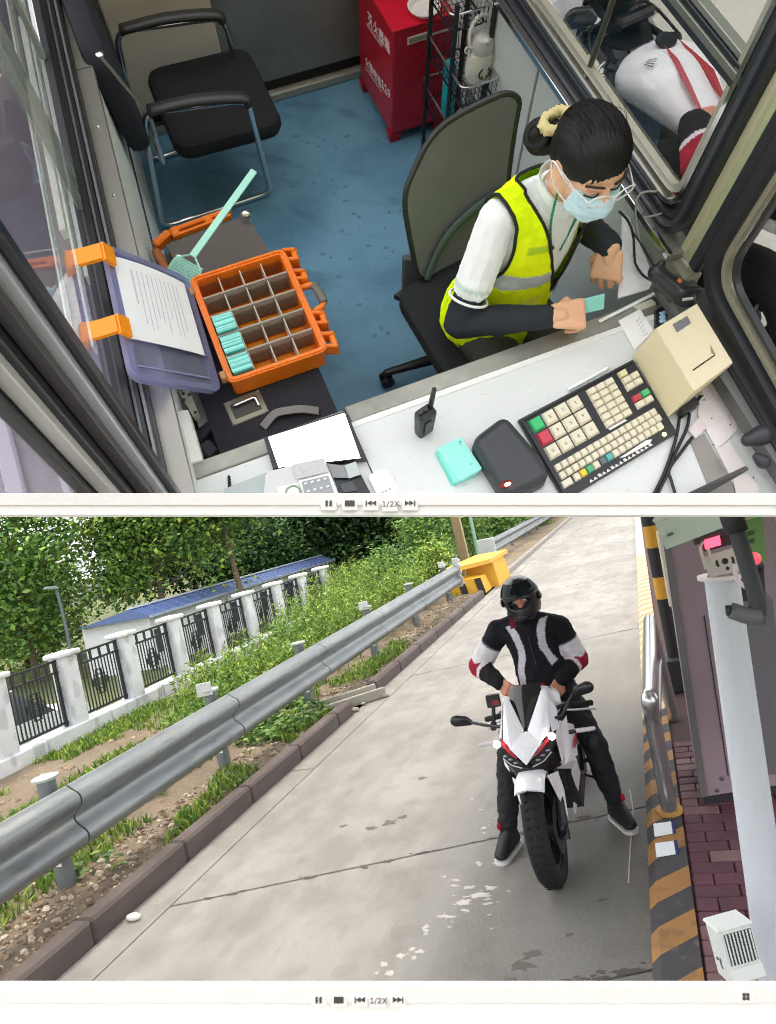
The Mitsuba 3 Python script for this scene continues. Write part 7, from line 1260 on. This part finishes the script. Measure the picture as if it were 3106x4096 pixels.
def rider(F, label, J, visor=True, only=None):
    """a person on the bike: J holds the joints in the bike's frame"""
    k = thing("person", label, "person"); A = lambda name, m, mat, par=None, sm=True, **kw: add(name, m, mat, par or k, sm, **kw)
    W_ = lambda p: at4(F, p); j = {n: W_(p) for n, p in J.items() if n != "_tilt"}
    up = j["neck"] - j["hip"]; up /= np.linalg.norm(up); rt = j["sl"] - j["sr"]; rt -= up * (rt @ up); rt /= np.linalg.norm(rt); fw = np.cross(up, rt); T_ = np.stack([rt, fw, up], 1)
    def tor(d): return [np.vstack([ell(j["hip"] + up * 0.03, V(0.165, 0.13, 0.10) + d, T_), ell(j["hip"] * 0.55 + j["neck"] * 0.45, V(0.150, 0.115, 0.10) + d, T_)]), np.vstack([ell(j["hip"] * 0.55 + j["neck"] * 0.45, V(0.150, 0.115, 0.10) + d, T_), ell(j["hip"] * 0.22 + j["neck"] * 0.78, V(0.175, 0.12, 0.10) + d, T_)]),
                        np.vstack([ell(j["hip"] * 0.20 + j["neck"] * 0.80, V(0.17, 0.115, 0.09) + d, T_), ell(j["sl"], V(0.06, 0.06, 0.055) + d, T_, 1), ell(j["sr"], V(0.06, 0.06, 0.055) + d, T_, 1), ell(j["neck"], (0.07, 0.07, 0.05), T_, 1)])]
    bn, ex = [], []
    for s, (S, E, W) in ((1, ("sl", "el", "wl")), (-1, ("sr", "er", "wr"))):
        d = j[W] - j[E]; d /= np.linalg.norm(d); hd = j["hl" if s > 0 else "hr"] - j[W]; hd /= np.linalg.norm(hd); bk = T_ @ V(s * 0.75, 0.35, 0.55); bk -= hd * (hd @ bk); bk /= np.linalg.norm(bk)
        HFm = mat4(np.stack([np.cross(hd, bk), hd, bk], 1), j[W] + hd * 0.005); sd = 1 if (np.cross(hd, bk) @ rt) * s < 0 else -1
        b, e = hand(HFm, sd, [(28, 34, 22), (32, 38, 24), (36, 42, 26), (42, 46, 28)], 4, (0.6, 0.6)); bn += b; ex += e
        bn += [((j[E], 0.035), (j[W], 0.028)), ((j[W], 0.028), (at4(HFm, (0, 0.02, 0)), 0.026)), ((j[S], 0.045), (j[E], 0.038))]
    HFh = mat4(np.stack([rt, fw, up], 1), j["head"]); HFh = HFh @ mat4(RX(J.get("_tilt", (0,))[0] if "_tilt" in J else -8)); hp, g = head_parts(HFh, 1.03)
    bn += [((j["neck"], 0.06), (at4(HFh, (0, -0.01, -0.05)), 0.055))] + [((j["hip"] + rt * s * 0.09, 0.07), (j["kl" if s > 0 else "kr"], 0.055)) for s in (-1, 1)] + [((j["kl" if s > 0 else "kr"], 0.05), (j["al" if s > 0 else "ar"], 0.04)) for s in (-1, 1)]
    body = blob(bn, 0.008, 4, tor(-0.02) + hp + ex); add("body", body, "skin", k, True, color=np.tile(lin("#c98a74"), (len(body.vertices), 1)) * (1 + soft(body.vertices, 40, 0.12)))
    jk = blob([((j["sl"], 0.085), (j["el"], 0.074)), ((j["el"], 0.075), (j["wl"], 0.050)), ((j["sr"], 0.085), (j["er"], 0.074)), ((j["er"], 0.075), (j["wr"], 0.050)), ((j["neck"] - up * 0.03, 0.085), (j["neck"] + up * 0.05, 0.066))], 0.008, 8, tor(0.022))
    jk.vertices += jk.vertex_normals * soft(jk.vertices, 20, 0.020, 2)
    def jcol(p):
        q = (p - j["neck"]) @ T_; c = np.tile(lin("#14151c"), (len(p), 1)); x, y, z = q[:, 0], q[:, 1], q[:, 2]; H = np.linalg.norm(j["neck"] - j["hip"]); wob = 0.012 * (meshkit.noise(p * 16) - 0.5)
        edge = 0.105 + 0.030 * np.sin((z + 0.05) * 13) + wob; st = (np.abs(np.abs(x) - edge) < 0.026) & (z < -0.02) & (z > -0.46) & (y > 0.0); c[st] = lin("#c3c0c8")
        arm = np.zeros(len(p), bool)
        for S, E, W, s in (("sl", "el", "wl", 1), ("sr", "er", "wr", -1)):
            a, b, cc = j[S], j[E], j[W]; t1 = np.clip((p - a) @ (b - a) / ((b - a) @ (b - a)), -0.3, 1.2); d1 = np.linalg.norm(p - a - t1[:, None] * (b - a), axis=1); t2 = np.clip((p - b) @ (cc - b) / ((cc - b) @ (cc - b)), -0.3, 1.2); d2 = np.linalg.norm(p - b - t2[:, None] * (cc - b), axis=1)
            out = (p - (a + b) / 2) @ rt * s; up_ = (d1 < 0.115) & (d1 <= d2 + 0.005) & (np.abs(x) > 0.16)
            c[up_ & (t1 > 0.36) & (t1 < 0.92)] = lin("#d9d7dc"); c[up_ & (t1 > 0.33) & (t1 <= 0.37)] = lin("#6a6a70"); fo = (d2 < 0.105) & (d2 < d1); c[up_ & (t1 > 0.88)] = lin("#a01f38"); c[fo & (t2 < 0.34) & (t2 > -0.2)] = lin("#8e1c33"); c[fo & (t2 > 0.28) & (t2 < 0.40)] = lin("#d6c9cf"); c[fo & (t2 >= 0.40)] = lin("#17171d")
        c[(z > -0.04) & (np.abs(x) > 0.07) & (np.abs(x) < 0.11) & (y > -0.02) & (x > 0)] = lin("#6d1626"); return c * (1 + soft(p, 60, 0.25))
    A("jacket", jk, "cloth", color=paint(jk, jcol), label="black riding jacket with white side panels and red elbow patches")
    for s in (-1, 1):
        W, E = ("wl", "el") if s > 0 else ("wr", "er"); A("cuff", [sweep(np.array([j[W] - (j[W] - j[E]) * 0.02 + 0.046 * (math.cos(a) * V(*np.cross((j[W] - j[E]) / np.linalg.norm(j[W] - j[E]), rt + (0, 0.1, 0.2))) + math.sin(a) * V(*np.cross((j[W] - j[E]) / np.linalg.norm(j[W] - j[E]), np.cross((j[W] - j[E]) / np.linalg.norm(j[W] - j[E]), rt + (0, 0.1, 0.2))))) for a in np.linspace(0, 2 * np.pi, 19)[:-1]]), circ(0.007, 6), True)], P("#0f0f13", 0.8))
    A("zip", tube(curve([j["neck"] + T_ @ V(0, 0.105, -0.05), j["neck"] + T_ @ V(0, 0.142, -0.14), j["neck"] + T_ @ V(0, 0.142, -0.3)], 5), 0.004, 5), P("#3a3b44", 0.4, 0.4))
    pt_ = blob([((j["hip"] + rt * s * 0.085 - up * 0.02, 0.105), (j["kl" if s > 0 else "kr"], 0.075)) for s in (-1, 1)] + [((j["kl" if s > 0 else "kr"], 0.078), (j["al" if s > 0 else "ar"] * 0.45 + j["kl" if s > 0 else "kr"] * 0.55, 0.074)) for s in (-1, 1)] + [((j["al" if s > 0 else "ar"] * 0.45 + j["kl" if s > 0 else "kr"] * 0.55, 0.074), (j["al" if s > 0 else "ar"] + V(0, 0, 0.05), 0.060)) for s in (-1, 1)], 0.014, 8, [ell(j["hip"], V(0.172, 0.14, 0.11), T_)])
    pt_.vertices += pt_.vertex_normals * soft(pt_.vertices, 22, 0.030, 5)
    A("trousers", pt_, P("#191a20", 0.85))
    for s in (-1, 1):
        a, kn, ft = j["al" if s > 0 else "ar"], j["kl" if s > 0 else "kr"], j["fl" if s > 0 else "fr"]; d = ft - a; d = V(d[0], d[1], 0) / np.linalg.norm(d[:2]); g0 = V(a[0], a[1], ft[2])
        sh = A("shoe", hullp(np.vstack([ell(g0 - d * 0.04 + (0, 0, 0.055), (0.042, 0.042, 0.045), sub=2), ell(g0 + d * 0.06 + (0, 0, 0.06), (0.042, 0.042, 0.045), sub=2), ell(g0 + d * 0.17 + (0, 0, 0.045), (0.044, 0.044, 0.028), sub=2), ell(a + (0, 0, 0.02), (0.048, 0.048, 0.03), sub=2)])), P("#17181c", 0.6), None, 40)
        A("sole", hullp(np.vstack([np.column_stack([np.array(sg.LineString([(g0 - d * 0.045)[:2], (g0 + d * 0.175)[:2]]).buffer(0.046).exterior.coords), np.full(len(sg.LineString([(g0 - d * 0.045)[:2], (g0 + d * 0.175)[:2]]).buffer(0.046).exterior.coords), z)]) for z in (ft[2], ft[2] + 0.022)])), P("#d9d7d2", 0.6), sh, 40)
        A("red_patch", ball(a + V(0, 0, 0.05) + rt * s * 0.036 + d * 0.045, 0.017, 2, (1.0, 0.8, 1.5)), P("#8e1526", 0.8))
        A("knee_guard", hullp(np.vstack([ell(kn + fw * 0.05 + (0, 0, 0.0), (0.05, 0.03, 0.07), T_, 2)])), P("#101116", 0.6), None, 40)
    # helmet, hung on the head
    R_ = HFh[:3, :3]; h_ = lambda c, r, s=3: ell(at4(HFh, c), r, R_, s)
    shell = m3.Manifold.hull_points(np.vstack([h_((0, -0.005, 0.025), (0.128, 0.150, 0.130)), h_((0, 0.065, -0.075), (0.095, 0.085, 0.065)), h_((0, -0.05, -0.07), (0.11, 0.09, 0.06))]).tolist())
    shell = shell - m3.Manifold.hull_points(np.vstack([h_((0, 0.17, 0.0), (0.105, 0.10, 0.036), 2), h_((0, 0.20, 0.01), (0.11, 0.09, 0.036), 2)]).tolist()) - m3.Manifold.hull_points(h_((0, 0.0, -0.16), (0.085, 0.10, 0.05), 2).tolist())
    sm = tm(shell.refine_to_length(0.012)); sm.merge_vertices(); trimesh.smoothing.filter_taubin(sm, iterations=4)
    hk = A("helmet", sm, P("#101116", 0.16, 0, 0.9), None, 50, label="glossy black full face helmet with its visor raised")
    def vis(u, v): 
        a = (u - 0.5) * math.radians(165); b = math.radians(11) + v * math.radians(40); return np.array([at4(HFh, (0.134 * math.sin(p) * math.cos(q), -0.003 + 0.157 * math.cos(p) * math.cos(q), 0.025 + 0.137 * math.sin(q))) for p, q in zip(a, b)])
    A("visor", grid(22, 9, vis), "smoked", hk)
    A("visor_edge", tube(vis(np.linspace(0, 1, 22), np.zeros(22)), 0.004, 6), P("#0d0e12", 0.3), hk)
    for s in (-1, 1): A("visor_pivot", hullp(h_((s * 0.128, 0.02, 0.005), (0.014, 0.035, 0.03), 2)), P("#1c1d23", 0.3), hk, 40)
    A("chin_vent", hullp(h_((0, 0.150, -0.085), (0.035, 0.012, 0.012), 1)), P("#2a2b31", 0.4), hk, 40)
    A("eye_shadow_band", hullp(h_((0, 0.066, 0.037), (0.068, 0.035, 0.010), 2)), P("#0e0f13", 0.9), hk, 40)
    for s in (-1, 1):
        ek = A("eye", ball(g(s * 0.034, 0.080, 0.008), 0.011, 2), P("#e4ddd6", 0.3)); A("iris", ball(g(s * 0.034, 0.089, 0.007), 0.0055, 1), P("#20140f", 0.3), ek)
        A("eyebrow", tube(curve([g(s * 0.014, 0.090, 0.026), g(s * 0.036, 0.086, 0.030), g(s * 0.056, 0.070, 0.026)], 4), 0.0038, 6), P("#2a1d18", 0.8))
    A("neck_gaiter", sweep(np.array([j["neck"] + up * 0.055 + fw * 0.02 + 0.085 * (math.cos(a) * rt + math.sin(a) * fw) for a in np.linspace(0, 2 * np.pi, 29)[:-1]]), circ(0.034, 10), True), P("#0e0f15", 0.9))
    return k
in_lane()
BF = mat4(RY(-2.5), (-0.85, 4.09, 0))
motorcycle(BF, "white sport motorcycle with red lines standing on the lane, its nose towards the viewer", ((-0.425, 0.36, 0.862, 8), (0.345, 0.36, 0.935, -12)))
k = thing("action_camera", "small black action camera on a stalk beside the left mirror of the motorcycle", "camera")
add("body", box((0.085, 0.045, 0.075), (-1.094,4.48,0.9449), RZ(8), bev=0.006), P("#1a1a1d", 0.4), k)
add("screen", box((0.045, 0.004, 0.030), V((-1.079,4.46,0.9366)) + (0, 0.0, 0), RZ(8)), P("#7a1626", 0.3), k)
add("stalk", tube([(-1.101,4.48,0.914), (-1.113,4.48,0.8437), (-1.126,4.46,0.7766)], 0.012, 8), P("#1d1e22", 0.5), k, True)
add("clamp", box((0.035, 0.05, 0.05), (-1.123,4.47,0.7917), bev=0.008), P("#1a1b1f", 0.5), k)
rider(mat4(None, (-0.85, 4.09, 0)), "motorcyclist in a black helmet and black and white jacket astride the motorcycle on the lane",
      dict(hip=(0.0, 0.98, 0.855), neck=(-0.035, 0.98, 1.325), head=(-0.03, 0.90, 1.465), sl=(-0.245, 0.98, 1.255), sr=(0.165, 0.98, 1.22), el=(-0.450, 1.03, 1.02), er=(0.235, 1.03, 0.975), wl=(-0.285, 0.84, 0.935), wr=(0.125, 0.84, 0.905), hl=(-0.20, 0.76, 0.88), hr=(0.08, 0.76, 0.84), kl=(-0.285, 0.66, 0.50), kr=(0.265, 0.70, 0.51), al=(-0.325, 0.42, 0.115), ar=(0.315, 0.70, 0.115), fl=(-0.345, 0.33, 0.0), fr=(0.365, 0.60, 0.0), _tilt=(-6,)))
in_kiosk()
OF = mat4(RZ(180) @ RZ(8), (1.685, 2.46, 0.05))
motorcycle(OF, "white sport motorcycle with a red tank stripe outside the kiosk side window", ((-0.27, 0.40, 0.92, 8), (0.20, 0.40, 0.92, -8)), None, 0.66)
rider(OF, "rider in a black white and red jacket sitting on the motorcycle outside the side window",
      dict(hip=(0.0, 1.10, 0.86), neck=(-0.02, 1.36, 1.24), head=(-0.10, 1.42, 1.42), sl=(-0.20, 1.32, 1.17), sr=(0.20, 1.30, 1.17), el=(-0.30, 1.24, 0.94), er=(0.27, 1.14, 0.95), wl=(-0.22, 1.02, 0.93), wr=(0.17, 0.98, 0.92), hl=(-0.14, 0.95, 0.91), hr=(0.10, 0.93, 0.90), kl=(-0.25, 0.76, 0.52), kr=(0.27, 0.74, 0.52), al=(-0.34, 0.95, 0.115), ar=(0.25, 0.92, 0.115), fl=(-0.36, 0.82, 0.0), fr=(0.26, 0.80, 0.0), _tilt=(-6,)))


# ================================================================ ledge between the two views, with its push buttons
FR["m"] = None
LE = mat4(CAM_ROT.T, CAM_POS)         # the ledge faces the viewer squarely, one metre off
def lx(px_, py_, d=1.0): return V((px_ - 388) / 740 * d, (py_ - 512) / 740 * d, d)
def ledge(name, label, y0, y1, yb, icons, dp=1.4):
    k = thing(name, label, "ledge")
    a, b = lx(0, y0)[1], lx(0, y1)[1]
    add("board", laid(box((2.6, b - a, dp), (0.25, (a + b) / 2, 1.002 + dp / 2), bev=0.003), LE), P("#f4f3f1", 0.6), k)
    c = lx(0, yb)[1]; add("button_strip", laid(box((2.6, c - a - 0.001, 0.004), (0.25, (a + c) / 2, 1.0), bev=0.001), LE), P("#efe9e7", 0.55), k)
    for kind, x, y in icons:
        o = lx(x, y); dk = P("#4a4746", 0.5); z = 0.9965
        bk = add("button", laid(box((0.0215, 0.0135, 0.003), (o[0], o[1] + 0.004, z), bev=0.0012), LE), P("#f4efed", 0.5), k)
        bxs = lambda x0, x1, y0, y1: box((x1 - x0, y1 - y0, 0.002), (o[0] + (x0 + x1) / 2, o[1] + (y0 + y1) / 2, z - 0.002))
        tri = lambda s, cx: hullp([(o[0] + cx + s * dx, o[1] + dy, zz) for dx, dy in ((0.003, 0), (-0.003, -0.0035), (-0.003, 0.0035)) for zz in (z - 0.003, z - 0.001)])
        mk_ = {"pause": lambda: [bxs(-0.0042, -0.0012, -0.0035, 0.0045), bxs(0.0012, 0.0042, -0.0035, 0.0045)], "stop": lambda: [bxs(-0.0065, 0.0065, -0.0035, 0.0045)], "back": lambda: [bxs(-0.007, -0.0055, -0.0035, 0.0045), tri(-1, -0.002), tri(-1, 0.004)], "next": lambda: [bxs(0.0055, 0.007, -0.0035, 0.0045), tri(1, 0.002), tri(1, -0.004)],
                "speed": lambda: [], "grid": lambda: [bxs(i * 0.0045 - 0.0018, i * 0.0045 + 0.0018, j * 0.0045 - 0.0018, j * 0.0045 + 0.0018) for i in (-0.55, 0.55) for j in (-0.55, 0.55)]}[kind]()
        if mk_: add("symbol", [laid(m, LE) for m in mk_], dk, bk)
        if kind == "speed": add("marking", laid(meshkit.text_mesh("1/2X", 0.0075, 0.0008), LE @ mat4(RX(180), (o[0] - 0.0115, o[1] + 0.0035, z - 0.0018))), dk, bk)
ledge("middle_ledge", "white ledge with pale push buttons separating the kiosk from the lane below", 493, 517, 506, (("pause", 329, 503), ("stop", 350, 503), ("back", 371, 503), ("speed", 390, 504), ("next", 410, 503)))
ledge("lower_ledge", "white ledge with pale push buttons along the bottom below the lane", 986, 1040, 1003, (("pause", 319, 997), ("stop", 339, 997), ("back", 360, 997), ("speed", 378, 998), ("next", 398, 997), ("grid", 744, 994)), 0.012)
